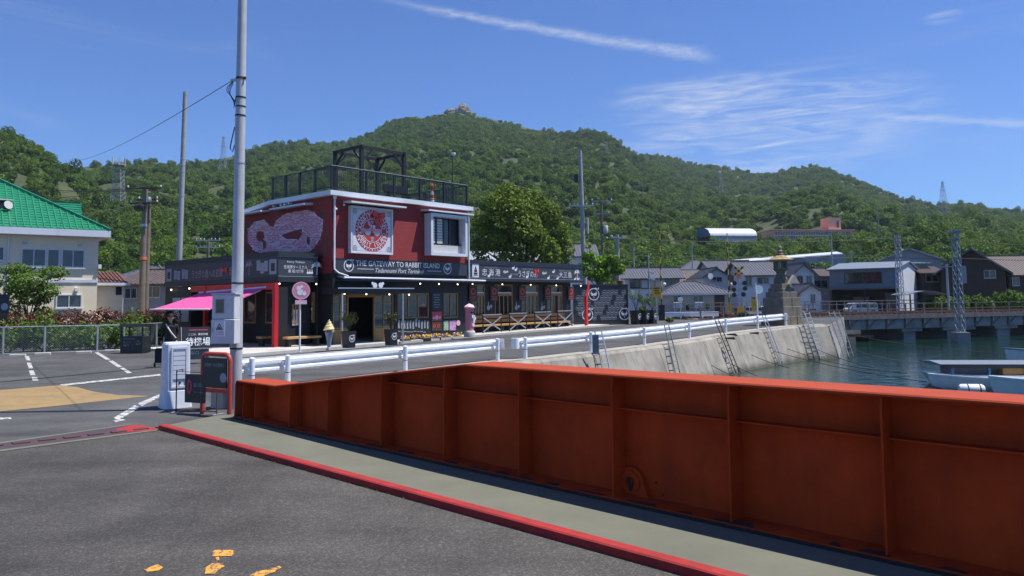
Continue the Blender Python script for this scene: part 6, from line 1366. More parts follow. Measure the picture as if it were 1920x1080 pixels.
for x in posts_l[1:]:
    c = pst.copy(); COL.objects.link(c); c.location = (x,0,0)
for x in posts_l[8:]:
    c = bkt.copy(); COL.objects.link(c); c.location = (x,0,0)
for x in posts_l[7:-1]: MB().beam((x+.1,.1,-.55),(x+1.0,.1,BZ-.38),.06,.07).build('strut', M['bridge_steel'], brg)
for z in (BZ+.5, BZ+.96): MB().box(-14,BLn,-.035,.02,z-.03,z+.03).build('rail', M['bridge_steel'], brg)
fr2 = MB(); 
for i in range(int((BLn+14)/.9)): x = -14+i*.9; fr2.box(x-.03,x+.03,BWd-.03,BWd+.03,BZ,BZ+1.15)
fr2.build('far_balusters', M['bridge_steel'], brg, kind='stuff'); MB().box(-14,BLn,BWd-.04,BWd+.04,BZ+1.15,BZ+1.22).build('far_rail', M['bridge_steel'], brg)
for y in (2.2,3.3): MB().box(-14,BLn,y-.035,y+.035,BZ+.12,BZ+.26).build('track_rail', M['rust'], brg)
slp = MB()
for i in range(int((BLn+14)/.65)): x = -14+i*.65; slp.box(x,x+.22,1.7,3.8,BZ,BZ+.12)
slp.build('sleepers', M['timber_dark'], brg, kind='stuff')
def bxpos(px): p = onp(px,620,np.array([*BR0,0]),np.array([*BN,0])); return float((p[:2]-BR0)@BD)
for px, wd_ in ((1716,1.3),(1805,2.2),(1893,1.6),(1990,1.6)):
    x = bxpos(px); MB().box(x-wd_/2,x+wd_/2,.6,BWd-.6,WZ-1,-1.0).box(x-wd_*.9,x+wd_*.9,.3,BWd-.5,-1.0,-.72).build('pier', M['bridge_concrete'], brg)
# stone arches of an older culvert seen between the piers
for px in (1640,): pass

# ================================================================ stone lantern monument
p0 = G(1467,609); la_ = thing('stone_lantern', 'tall old stone harbour lantern on a stepped stone pedestal', 'monument', p0, R_(30))
dL = math.hypot(p0[0],p0[1]); zl = lambda py: hgt(1466,py,p0)-gz(p0)
levels = [(612,592,1.85),(592,574,1.74),(574,558,1.62),(558,547,1.36),(547,540,1.14),(540,532,.94)]
rnd = random.Random(8)
for (ya, yb, w) in levels:
    za, zb2 = max(-.05,zl(ya)), zl(yb); nb = max(2,int(w/.6)); co = (zb2-za)
    for side in range(4):
        for i in range(nb):
            x0, x1 = -w/2+w*i/nb, -w/2+w*(i+1)/nb; g = .012; ins = rnd.uniform(0,.03)
            if side == 0: b_ = MB().cbox(x0+g,x1-g,-w/2+ins,-w/2+.5,za,zb2-.01,.02)
            elif side == 1: b_ = MB().cbox(w/2-.5,w/2-ins,x0+g,x1-g,za,zb2-.01,.02)
            elif side == 2: b_ = MB().cbox(x0+g,x1-g,w/2-.5,w/2-ins,za,zb2-.01,.02)
            else: b_ = MB().cbox(-w/2+ins,-w/2+.5,x0+g,x1-g,za,zb2-.01,.02)
            b_.build('stone_block', M['stone'], la_)
    MB().box(-w/2+.3,w/2-.3,-w/2+.3,w/2-.3,za,zb2-.005).build('core', M['stone'], la_)
MB().lathe([(.45,zl(532)),(.42,zl(522)),(.28,zl(518)),(.26,zl(512)),(.34,zl(508)),(.44,zl(505))], 6).build('shaft', M['stone_bronze'], la_)
MB().prism([(-.5,0),(.5,0),(.0,.55)], (0.35,-.75,zl(532)), X3, Z3, (0,.18,0)).build('plaque_stone', M['concrete'], la_)
for k in range(6): a = k*math.pi/3; MB().box(-.05,.05,-.05,.05,zl(505),zl(491)).build('chamber_post', M['stone_bronze'], la_, loc=(.36*math.cos(a),.36*math.sin(a),0), rotz=a)
MB().lathe([(.46,zl(505)-.02),(.46,zl(503))], 6).build('chamber_floor', M['stone_bronze'], la_)
MB().lathe([(.2,zl(504)),(.2,zl(491))], 6).build('lamp_glass', M['glass_curtain'], la_)
MB().lathe([(.42,zl(491)),(.78,zl(489.5)),(.83,zl(487)),(.6,zl(484.5)),(.4,zl(481)),(.22,zl(478))], 6).build('roof', M['roof_tan'], la_)
MB().lathe([(.2,zl(478)),(.24,zl(476)),(.14,zl(473.5)),(.2,zl(471)),(.11,zl(468.5)),(.13,zl(465)),(.12,zl(463)),(.02,zl(460))], 12).build('finial', M['stone'], la_, smooth=True)

# ================================================================ level crossing furniture
def place(px, d, z=ZB): p = at(px,560,d); p[2] = z; return p
p = place(1386,64); cs_ = thing('crossing_signal', 'railway crossing signal with yellow and black crossbuck and warning lamps', 'signal', p, 0); zz = lambda py: hgt(1386,py,p)-ZB
MB().tube((0,0,0),(0,0,zz(500)),.07,n=10).build('post', M['galv'], cs_, smooth=True)
for s in (-1,1):
    cb_ = MB(); L_ = .62; d_ = np.array([math.cos(R_(42)*s),0,math.sin(R_(42)*s)]); c0 = np.array([0,-.12+.012*s,zz(508)])
    for i in range(7): cb_.mi = i % 2; cb_.beam(c0+d_*(-L_+2*L_*i/7),c0+d_*(-L_+2*L_*(i+1)/7),.02,.17,(0,1,0)) if False else cb_.prism([(0,-.09),(2*L_/7,-.09),(2*L_/7,.09),(0,.09)], c0+d_*(-L_+2*L_*i/7), d_, np.array([-d_[2],0,d_[0]]), (0,.02,0))
    cb_.build('crossbuck_arm', [M['yellow'], M['sign_black']], cs_)
for sx, py in ((-.42,531),(.42,531),(-.5,543),(.46,541),(-.48,553),(.3,552)): b_ = MB(); disc(b_, (sx,-.2,zz(py)), X3, Z3, .19, 0, 16, .05); b_.tube((sx,-.2,zz(py)),(sx,0,zz(py)),.09,n=10); b_.build('warning_lamp', M['sign_black'], cs_)
b_ = MB(); disc(b_, (-.05,-.2,zz(518.5)), X3, Z3, .24, 0, 16, .06, .8); b_.build('direction_lamp', M['orange_lamp'], cs_); MB().box(.18,.42,-.2,-.05,zz(523),zz(514)).build('sounder', M['galv'], cs_); MB().box(-.75,-.45,-.15,0,zz(528),zz(516)).build('control_box', M['rust' if False else 'tile_red'], cs_)
MB().box(-.55,.5,-.06,0,zz(532),zz(530.5)).build('lamp_arm', M['galv'], cs_); MB().box(-.55,.5,-.06,0,zz(543),zz(541.5)).build('lamp_arm', M['galv'], cs_)
MB().box(-.25,.25,-.2,.2,0,.9).build('gate_machine', M['yellow'], cs_); MB().box(-.45,-.2,-.1,.1,.2,.8).build('relay_box', M['tile_red'], cs_); MB().box(.3,.5,-.1,.1,0,1.7).build('equipment_box', M['galv'], cs_)
def gate(label, px, ytop, d): 
    p = place(px,d); t = thing('crossing_gate', label, 'crossing gate', p); h = hgt(px,ytop,p)-ZB; n = 13
    for i in range(n): MB().tube((0,0,1.2+(h-1.2)*i/n),(0,0,1.2+(h-1.2)*(i+1)/n),.06-.025*i/n,n=8).build('arm_band', M['yellow' if i % 2 else 'sign_black'], t)
    MB().box(-.2,.2,-.2,.2,0,1.2).build('gate_machine', M['yellow' if 'rear' in label else 'sign_black'], t); MB().sphere((.25,-.1,hgt(px,533,p)-ZB), .13, 8).build('lamp', M['white_print'], t)
gate('raised yellow and black crossing gate arm beside the yellow square sign', 1240, 428, 58); gate('raised rear crossing gate arm behind the crossing signal', 1367, 432, 68)
def plate_sign(label, px, py0, py1, w_px, ybase, d, mt, col='yellow', mark=None, post='galv', h2=None):
    p = place(px,d,gz(at(px,560,d))); t = thing('road_sign', label, 'sign', p); z0, z1 = hgt(px,py1,p)-p[2], hgt(px,py0,p)-p[2]; w = w_px/FPX*d
    MB().tube((0,0,0),(0,0,z1),.035,n=8).build('post', M[post], t); pl_ = MB().cbox(-w/2,w/2,-.07,-.045,z0,z1,.02).build('plate', M[col], t)
    if mark == 'arrow': MB().prism([(-.2*w,.1*w),(.25*w,-.35*w),(.12*w,-.36*w),(.3*w,-.5*w),(.36*w,-.22*w),(.3*w,-.28*w),(-.15*w,.16*w)], (0,-.074,(z0+z1)/2), X3, Z3, (0,.003,0)).build('arrow_print', M['sign_black'], pl_); MB().box(-.3*w,.3*w,-.074,-.071,z1-.3*w,z1-.15*w).build('lettering', M['sign_black'], pl_)
    else:
        for i, k in enumerate((.34,.1,-.12)): MB().box(-w*(.32-.06*i),w*(.32-.08*(i%2)),-.074,-.071,(z0+z1)/2+k*(z1-z0)-.05,(z0+z1)/2+k*(z1-z0)+.03).build('lettering', M['sign_black'], pl_)
    return t
plate_sign('square yellow warning sign on a post beside the raised gate arm', 1231, 537, 557, 18, 605, 52, None)
plate_sign('yellow warning sign with black arrow before the stone lantern', 1414.5, 556.5, 583, 13, 592, 56, None, mark='arrow')
plate_sign('small yellow sign above the emblem wall', 1161.5, 526, 535.5, 17, 600, 58, None)
p = place(1420,52,gz(at(1420,560,52))); ml = tag(MB().tube((0,0,0),(-.1,0,hgt(1420,531,p)-p[2]),.06,.05,10).build('marker_post', M['rail_white'], loc=p, smooth=True), 'plain white marker post right of the yellow arrow sign', 'post')
def mirror(label, px, py, r, d): 
    p = place(px,d,gz(at(px,560,d))); t = thing('traffic_mirror', label, 'mirror', p); z = hgt(px,py,p)-p[2]; rr = r/FPX*d; MB().tube((0,0,0),(0,0,z),.04,n=8).build('post', M['galv'], t); b_ = MB(); disc(b_, (0,-.06,z), X3, Z3, rr, rr*.9, 24, .04); b_.build('rim', M['shutter'], t); b_ = MB(); disc(b_, (0,-.055,z), X3, Z3, rr*.92, 0, 24, .02); b_.build('mirror_face', M['chrome'], t)
mirror('round traffic mirror behind the yellow arrow sign', 1423, 543, 9, 66); mirror('round traffic mirror at the end of the emblem wall', 1186, 550, 7, 56); mirror('small pale round mirror before the low hip-roofed house', 1275.5, 561.5, 5, 66)
# ================================================================ poles on the right
tP, hP = pole('grey concrete pole with crossarms behind the terminal wing', 1098, 283, 62, .22, .15, 'pole_concrete', lean=-.25, zb=.3)
zq = lambda py: hgt(1097,py,np.array(tP.location))-.3
MB().lathe([(.17,hP-.5),(.17,hP-.42)], 12, (-.24,0,0)).build('band', M['galv'], tP); crossarm(tP, zq(386), 2.0, 'galv', (-.95,-.6,-.3,.4,.9), x=-.2); MB().box(-.75,-.45,-.2,.1,zq(342),zq(327)).build('switch_box', M['black_steel'], tP); MB().tube((.28,0,zq(438)),(.28,0,zq(408)),.08,n=8).build('riser', M['shutter'], tP)
tQ, hQ = pole('brown pole with a T crossarm and transformer behind the terminal wing', 1131, 376, 68, .16, .11, 'pole_old', zb=.3)
zq2 = lambda py: hgt(1131,py,np.array(tQ.location))-.3
crossarm(tQ, hQ-.05, 1.9, 'mast_grey', (-.9,.95)); crossarm(tQ, zq2(401), 1.4, 'mast_grey', (-.9,.9)); MB().lathe([(.2,0),(.22,.05),(.22,.6),(.18,.66)], 12, (.32,-.15,zq2(437))).build('transformer', M['shutter'], tQ, smooth=True)
for i in range(5): MB().sphere((-.7+i*.38,-.1,zq2(446-3*(i%3))), .08, 8).build('insulator', M['insulator'], tQ, smooth=True)
tR, hR_ = pole('grey steel pole with crossarm left of the grey-roofed houses', 1160, 440, 60, .17, .13, 'pole_concrete', zb=.35)
crossarm(tR, hR_-.25, 1.0, 'galv', (-.9,)); 
tS, hS = pole('thin pole with two white lamps beside the raised gate arm', 1217.5, 475, 60, .06, .045, 'mast_grey', zb=.35)
for py in (510,521.5): MB().beam((.0,-.05,hgt(1217,py,np.array(tS.location))-.35),(.42,-.2,hgt(1217,py+3,np.array(tS.location))-.35),.16,.14).build('lamp_head', M['white_print'], tS)
for i, (px, yt, d) in enumerate(((1190,462,110),(1300,458,120),(1563,430,110),(1600,471,105),(1653,380,240),(1778,495,72))):
    t_, h_ = pole(['thin far pole above the first grey roof','thin far pole above the long grey roof','thin pole below the pink school','short thin pole left of the slate workshop','thin pole on the wooded slope below the pylon','leaning thin post before the dark brown house'][i], px, yt, d, .12, .09, 'mast_grey', zb=.39)
    MB().beam((-.6,-.1,h_-.25),(.6,-.1,h_-.25),.07,.07).build('crossarm', M['mast_grey'], t_)
# overhead lines on the right
a1 = np.array(tR.location)+np.array([0,0,hR_-.3]); m1 = np.array(mL1.location)+np.array([0,0,hgt(1686,446,b_ if False else np.array(mL1.location))-.45]); m2 = np.array(mL2.location)+np.array([0,0,hgt(1790,448,np.array(mL2.location))+.9])
wire('upper railway wire from the steel pole to the lattice mast by the workshop', a1, m1, .35, .028); wire('upper railway wire between the two lattice masts', m1, m2, .25, .025); wire('railway wire leaving the tall bridge mast to the right', m2, at(2050,462,56), .2, .025)
wire('upper wire from the terminal wing pole to the steel pole', np.array(tP.location)+np.array([-.2,0,zq(438)]), a1, .2, .022)
c1_, c2_ = np.array(mL1.location)+np.array([0,0,hgt(1688,482,np.array(mL1.location))-.45]), np.array(mL2.location)+np.array([0,0,hgt(1792,484,np.array(mL2.location))+.9])
wire('lower contact wire running left from the workshop mast', at(1140,478,66), c1_, .15, .022); wire('lower contact wire between the two lattice masts', c1_, c2_, .1, .022); wire('lower contact wire leaving the bridge mast to the right', c2_, at(2050,487,56), .1, .022)
wire('long wire above the terminal wing roof to the brown pole', at(880,430,70), np.array(tQ.location)+np.array([0,0,hQ]), .4, .018); wire('second wire above the terminal wing roof', at(880,436,70), np.array(tQ.location)+np.array([0,0,hQ-1.0]), .4, .018)

# ================================================================ houses
GW, GBe, SL = M['wall_white'], M['wall_beige'], M['wall_slate']
hp_('two-storey pale house with grey tiled roof left of the low hip-roofed house', 1172, 1276, 519, 503, 92, 7, 'gx', GW, M['tile_grey'], 0, [(1182,1200,524,540,'glass_dark','timber_dark'),(1203,1228,525,540,'shutter','timber_dark'),(1248,1272,522,538,'glass_dark','timber_dark')], over=.6)
hp_('low beige house with hipped grey tile roof facing the crossing', 1246, 1372, 548, 528, 76, 7.5, 'hip', GBe, M['tile_grey'], 0, [(1263,1278,555,566,'glass_blue'),(1300,1318,555,565,'glass_blue')], over=.5, trim='white_trim', ridge_in=-1.0, door=(5.0,6.0,2.0,'timber_dark'))
hp_('brown-roofed house between the two grey gables', 1268, 1326, 532, 507, 102, 8, 'gx', GBe, M['tile_brown'], 0, (), ridge='wall_cream')
hp_('white gabled house with satellite dish behind the low house', 1322, 1366, 516, 502, 90, 7, 'gy', GW, M['tile_grey'], 0, [(1334,1354,520,528)])
hp_('larger grey gabled house behind the dish house', 1338, 1420, 507, 489, 104, 9, 'gx', GBe, M['tile_grey'], 0)
hp_('long low grey roof at the foot of the wooded slope', 1280, 1352, 503, 488, 124, 8, 'hip', M['wall_grey'], M['tile_grey'], 0)
hp_('white two-storey house with wide grey roof behind the stone lantern', 1400, 1488, 513, 491, 84, 8, 'gx', GW, M['tile_grey'], 0, [(1421,1442,520.5,532),(1399,1410,516,536,'glass_dark')], over=.5)
hp_('white gable end house right of the stone lantern', 1489, 1528, 511, 493, 82, 9, 'gy', GW, M['tile_grey'], 0, [(1497,1506,518,534,'glass_dark','timber'),(1513,1523,517,530,'glass_blue')])
hp_('small white gabled house beside the slate workshop', 1501, 1540, 545, 532, 72, 5, 'gy', GW, M['tile_grey'], 0, [(1520,1528,552,568,'glass_dark')], trim=None)
hp_('grey-walled house wing behind the small white gable', 1522, 1560, 516, 504, 90, 6, 'gx', M['wall_grey'], M['tile_brown'], 0, [(1528,1552,526,540)])
for i, (px, py, lab) in enumerate(((1270,583,'white air conditioner unit under the left window of the low house'),(1310,582,'white air conditioner unit under the right window of the low house'))):
    q = at(px,py,75.6); t = thing('air_conditioner', lab, 'air conditioner', (q[0],q[1],ZB)); z0 = hgt(px,578,q)-ZB; z1 = hgt(px,567,q)-ZB; MB().cbox(-.42,.42,-.32,0,z0,z1,.02).build('casing', M['wall_white'], t); b_ = MB(); disc(b_, (-.1,-.32,(z0+z1)/2), X3, Z3, .22, .16, 16, .015); b_.build('fan_grille', M['galv'], t); MB().box(-.35,-.27,-.3,-.05,0,z0).box(.27,.35,-.3,-.05,0,z0).build('stand', M['galv'], t)
q = at(1331,518,89.6); ds = thing('satellite_dish', 'small white satellite dish on the white gabled house', 'dish', q); b_ = MB(); disc(b_, (0,-.2,0), np.array([.94,.34,0]), Z3, .36, 0, 18, .05); b_.build('reflector', M['white_print'], ds); MB().tube((0,-.2,0),(0,.2,-.1),.03,n=6).build('bracket', M['galv'], ds)
for i, (px, hh, mt, lab) in enumerate(((1290,.9,'leaf_dark','dark potted shrub between the windows of the low house'),(1327,1.2,'leaf_bush','green potted shrub left of the low house door'))):
    q = at(px,580,75.0); t = thing('potted_shrub', lab, 'plant', (q[0],q[1],ZB)); MB().lathe([(.16,0),(.22,.32),(.2,.33)], 12).build('pot', M['tile_red'], t); b_ = MB(); leaves(b_, (0,0,.3+hh*.5), (.32,.3,hh*.5), 260, .07, random.Random(700+i), .3, lumpf(random.Random(i))); b_.build('foliage', M[mt], t)
# slate workshop with white gable end
wk = R_(-38); a_ = at(1557,560,84); a_[2] = 0; wk_t = thing('workshop', 'slate blue two-storey workshop with white gable wall and open ground floor', 'building', (a_[0],a_[1],ZB), wk)
wkx = np.array([math.cos(wk),math.sin(wk),0]); wky = np.array([-math.sin(wk),math.cos(wk),0])
def wl_(px, py, y=0.0): p = onp(px,py,a_+wky*y,wky)-a_; return float(p@wkx), float(p[2]-ZB)
wW = wl_(1684,540)[0]; z1f, z2f = wl_(1600,541)[1], wl_(1600,505)[1]; wD = 10.5
MB().box(0,wW,0,wD,z1f,z2f).build('upper_wall', SL, wk_t); MB().box(0,wW-.1,2.6,wD,0,z1f).build('rear_wall', M['wall_brown'], wk_t); MB().box(0,.2,0,2.6,0,z1f).box(wW*.5,wW*.5+.15,0,.2,0,z1f).build('ground_post', M['wall_brown'], wk_t)
MB().box(-.3,wW+.1,-.7,.05,z1f-.12,z1f).build('canopy', M['tile_brown'], wk_t)
gwz = z2f+.75
MB().prism([(0,0),(wD,0),(wD,z2f),(wD/2,gwz),(0,z2f)], (wW,0,0), Y3, Z3, (.12,0,0)).build('gable_wall', M['wall_white'], wk_t)
MB().prism([(-.4,z2f-.05),(wD/2,gwz+.04),(wD+.4,z2f-.05),(wD+.4,z2f+.06),(wD/2,gwz+.16),(-.4,z2f+.06)], (-.3,0,0), Y3, Z3, (wW+.6,0,0)).build('roof', M['wall_slate'], wk_t)
(x0,zt1),(x1,zb1) = wl_(1583,511.5), wl_(1654,531); window(wk_t, x0, x1, zb1, zt1, -.06, 4, 1, M['black_steel'], M['glass_dark'], .05)
cl_ = MB()
for i in range(int(wW/.35)): cl_.box(i*.35,i*.35+.03,-.015,-.001,z1f,zb1-.1)
cl_.build('cladding_battens', SL, wk_t, kind='stuff'); x, z = wl_(1679,523); MB().box(x-.15,x+.3,-.08,-.04,z-.6,z+.6).build('blue_sign', M['boat_blue'], wk_t)
for i, (xx, ww, hh, mt) in enumerate(((.5,1.2,1.9,'sign_black'),(1.9,1.6,1.6,'wood_grey'),(wW*.58,1.0,1.4,'timber_dark'),(wW*.75,1.1,2.0,'wood_grey'))): MB().box(xx,xx+ww,2.0,2.5,0,hh).build('stored_goods', M[mt], wk_t)
hp_('large grey corrugated gable roof behind the slate workshop', 1652, 1742, 488, 467, 100, 8, 'gy', M['wall_grey'], M['wall_grey'], R_(-28), over=.6, ribs=.6)
gt = hp_('low building with pale green tin roof behind the workshop', 1640, 1742, 494, 488, 88, 5, 'shed', M['wall_grey'], M['tin_green'], 0, ribs=.5, ridge='tin_green')
hp_('dark brown gabled house at the right by the hedges', 1766, 1850, 506, 467, 84, 7, 'gy', M['wall_brown'], M['tile_grey'], R_(-34), [(1824,1838,509,522,'glass_dark','galv'),(1792,1800,500,530,'wall_grey','wall_grey')], over=.7)
hp_('brown neighbour house cut by the right picture edge', 1893, 1990, 512, 480, 84, 9, 'gx', M['wall_brown'], M['tile_brown'], 0, [(1900,1912,520,535)])
hp_('dark timber house with balcony between workshop and brown house', 1733, 1772, 510, 499, 86, 6, 'gx', M['wall_brown'], M['tile_brown'], 0, [(1738,1760,514,528)])
# carport
cp_ = thing('carport', 'thin curved carport roof on dark posts before the hedges', 'carport', place(1702,71), 0); L_ = 75/FPX*71; zc = hgt(1740,553,np.array(cp_.location))-ZB; b_ = MB()
b_.add([(L_*i/10,y,zc+.35*math.sin(math.pi*i/10)+dz) for dz in (0,.05) for y in (0,3.2) for i in range(11)], [(i,i+1,12+i,11+i) for i in range(10)]+[(22+i,33+i,34+i,23+i) for i in range(10)]+[(i,22+i,23+i,i+1) for i in range(10)]); b_.build('roof', M['wall_slate'], cp_)
for x in (.25,1.6): MB().box(x,x+.1,.1,.2,0,zc+.08).build('post', M['wall_brown'], cp_)
# hedges beyond the track
for i, (x0, x1, yt, d) in enumerate(((1722,1784,553,73),(1800,1858,549,73),(1862,1925,541,74))):
    rnd = random.Random(90+i); pc = place((x0+x1)/2,d); t = thing('hedge', ['bright green hedge beside the carport','rounded green shrub before the dark brown house','taller green shrub at the right edge beyond the bridge'][i], 'hedge', pc, 0); hw = (x1-x0)/2/FPX*d; hh = hgt((x0+x1)/2,yt,pc)-ZB; b_ = MB()
    for k in range(6): leaves(b_, (-hw+2*hw*(k+.5)/6, rnd.uniform(-.3,.3), hh*.5*rnd.uniform(.85,1.1)), (hw/4.2,.8,hh*.52), 300, .12, rnd, .4, lumpf(rnd))
    b_.build('foliage', M['leaf_bush'], t); s_ = MB()
    for k in range(4): s_.tube((-hw*.7+k*hw*.45,0,0),(-hw*.7+k*hw*.45,0,hh*.5),.04,n=5)
    s_.build('stem', M['bark'], t, kind='stuff')
# far white guard rail, shrubs and planting by the crossing
fr3 = thing('far_guard_rail', 'short white guard rail in front of the low hip-roofed house', 'guard rail', place(1246,60)); L_ = 100/FPX*60; zt_ = hgt(1290,585,np.array(fr3.location))-ZB
MB().box(0,L_,-.04,.04,zt_-.36,zt_).box(0,L_,-.08,-.04,zt_-.14,zt_-.02).box(0,L_,-.08,-.04,zt_-.34,zt_-.22).build('beam', M['rail_white'], fr3)
for i in range(5): MB().tube((.4+i*(L_-.8)/4,.1,-.1),(.4+i*(L_-.8)/4,.1,zt_),.06,n=8).build('post', M['rail_white'], fr3)
for i, (px, yt, wd_, mt, d, lab) in enumerate(((1352,586,14,'leaf_red',61,'brownish shrub left of the crossing signal'),(1205,572,14,'leaf_bush',63,'green bush behind the black pots'),(1256,604,10,'grass',50,'patch of pale weeds by the gate'),(1392,585,12,'leaf_dark',60,'low dark shrub under the crossing signal'))):
    rnd = random.Random(120+i); pc = place(px,d,gz(at(px,560,d))) if 'weeds' not in lab else G(1256,605); t = thing('shrub', lab, 'shrub', pc); r_ = wd_/FPX*d; hh = max(.35,hgt(px,yt,pc)-pc[2]) if 'weeds' not in lab else .35; b_ = MB(); leaves(b_, (0,0,hh*.55), (r_,r_,hh*.55), 420, .09, rnd, .3, lumpf(rnd)); b_.build('foliage', M[mt], t); MB().tube((0,0,-.1),(0,0,hh*.5),.04,n=5).build('stem', M['bark'], t)
# ================================================================ vehicles
def van(label, px, d, wpx, hpx, mt, flip=1, name='parked_van', rot=0.0, z=ZB, short=False):
    p = place(px,d,z); t = thing(name, label, 'van' if not short else 'car', p, rot); L_ = wpx/FPX*d; H_ = hpx/FPX*d; W_ = 1.45
    sil = [(-.5,.13),(.5,.13),(.5,.42),(.455,.56),(.36,.97),(.30,1.0),(-.44,1.0),(-.485,.93),(-.5,.5)] if not short else [(-.5,.16),(.5,.16),(.5,.45),(.40,.56),(.22,.95),(.1,1.0),(-.30,1.0),(-.46,.62),(-.5,.55)]
    b_ = MB(); out = [(x*L_*flip,zz_*H_) for x, zz_ in sil]; ins = [(x*.985,zz_*.99+.005) for x, zz_ in out]
    n = len(out); ys = [(0,ins),(.06,out),(W_-.06,out),(W_,ins)]; vs = [(x,y,zz_) for y, pr in ys for x, zz_ in pr]; b_.add(vs, [tuple(range(n)),tuple(range(4*n-1,3*n-1,-1))]+[(k*n+i,(k+1)*n+i,(k+1)*n+(i+1)%n,k*n+(i+1)%n) for k in range(3) for i in range(n)]); b_.build('body', M[mt], t, smooth=False)
    for x in (-.31,.31): w_ = MB().tube((x*L_,-.02,.15*H_+.05),(x*L_,.16,.15*H_+.05),.17*H_,n=16).build('wheel', M['tyre'], t); MB().tube((x*L_,-.03,.15*H_+.05),(x*L_,-.015,.15*H_+.05),.09*H_,n=12).build('rim', M['galv'], w_)
    for x0, x1 in (((-.46,-.22),(-.20,.06),(.08,.26)) if not short else ((-.36,-.06),(-.04,.2))): MB().prism([(x0*L_*flip,.56*H_),(x1*L_*flip,.56*H_),((x1-.01)*L_*flip,.88*H_),((x0+.01)*L_*flip,.88*H_)], (0,-.012,0), X3, Z3, (0,.01,0)).build('side_window', M['glass_dark'], t)
    MB().prism([(.1,0),(W_-.1,0),(W_-.16,1),(.16,1)], ((.452 if not short else .395)*L_*flip,0,.58*H_), Y3, np.array([(-.088 if not short else -.16)*L_*flip,0,.36*H_]), (.012*flip,0,0)).build('windscreen', M['glass_dark'], t)
    for y in (.1,W_-.3): MB().box(min(.497*L_*flip,.505*L_*flip),max(.497*L_*flip,.505*L_*flip),y,y+.2,.34*H_,.42*H_).build('headlight', M['chrome'], t)
    MB().box(-.505*L_,.505*L_,.02,W_-.02,.13*H_,.2*H_).build('bumper', M['sign_black'], t); return t
van('white kei van parked beyond the railway bridge', 1619, 74, 54, 19.5, 'car_white', -1)
van('white van with dark windows behind the yellow arrow sign', 1408, 66, 40, 20, 'car_white', -1, rot=R_(-25))
van('silver car half hidden right of the stone lantern', 1520, 70, 26, 13, 'car_silver', -1, name='parked_car', short=True)
# ================================================================ ladders on the quay wall
edge_pts = [np.array(p) for p in edge]+[CORNER]
def proj(p): c = CM.T@(np.array(p)-CO); return 960-FPX*c[0]/c[2], PPY+FPX*c[1]/c[2]
def edge_at(px, off, z):                                             # place on the quay edge, moved out by off, whose bearing is px
    best = None
    for i in range(len(edge_pts)-1):
        d = edge_pts[i+1]-edge_pts[i]; L_ = np.linalg.norm(d); d = d/L_; nn = np.array([d[1],-d[0]])
        for s in np.linspace(0,1.0 if i < len(edge_pts)-2 else 1.25,60):
            q = edge_pts[i]+d*L_*s+nn*off; zz_ = z if z < -.5 else gz(q)+z; e = abs(proj((q[0],q[1],zz_))[0]-px)
            if best is None or e < best[0]: best = (e, np.array([q[0],q[1],zz_]), d, nn)
    return best[1:]
def ladder(label, tpx, bpx, w, mt, n):
    bt, d, nn2 = edge_at(bpx[0], .98, WZ+.1); tp, _, _ = edge_at(tpx[0], .02, .80); d3 = np.array([d[0],d[1],0]); nn = np.array([nn2[0],nn2[1],0])
    t = thing('ladder', label, 'ladder', bt, 0, 'ladders on the quay wall'); up = tp-bt
    for s in (-1,1): MB().beam(d3*s*w/2, up+d3*s*w/2, .05, .035, nn).build('stile', M[mt], t)
    for i in range(n): q = up*((i+.6)/n); MB().tube(q-d3*w/2,q+d3*w/2,.016,n=5).build('rung', M[mt], t)
mat('ladder_grey', (.20,.22,.23), .6, metal=.3, var=.2, scale=5)
for a, b, w, mt, n, lab in (((1121,627),(1148,696),.42,'galv',7,'shiny short ladder nearest the girder'),((1250,611),(1277,699),.42,'ladder_grey',9,'second ladder along the quay wall from the girder'),((1344,611),(1384,705),.50,'rope',11,'black rope-wrapped ladder, third from the girder'),((1432,590),(1466,684),.38,'galv',10,'pale fourth ladder hung below the guard rail end'),
                          ((1504,600),(1533,664),.42,'ladder_grey',9,'ladder left of the bright pair before the lantern'),((1512,585),(1543,653),.40,'galv',11,'bright blue-grey ladder right before the stone lantern'),((1558,603),(1588,662),.42,'ladder_grey',8,'dark ladder at the end of the quay wall, left one'),((1568,603),(1598,660),.40,'ladder_grey',8,'dark ladder at the end of the quay wall, right one')): ladder(lab,a,b,w,mt,n)
tr_ = thing('tool_board', 'grey upright board behind the shiny short ladder', 'board', G(1117,664)); MB().box(-.12,.12,-.03,.03,0,.72).build('panel', M['ladder_grey'], tr_); MB().box(-.15,.15,-.08,.08,0,.04).build('foot', M['ladder_grey'], tr_)
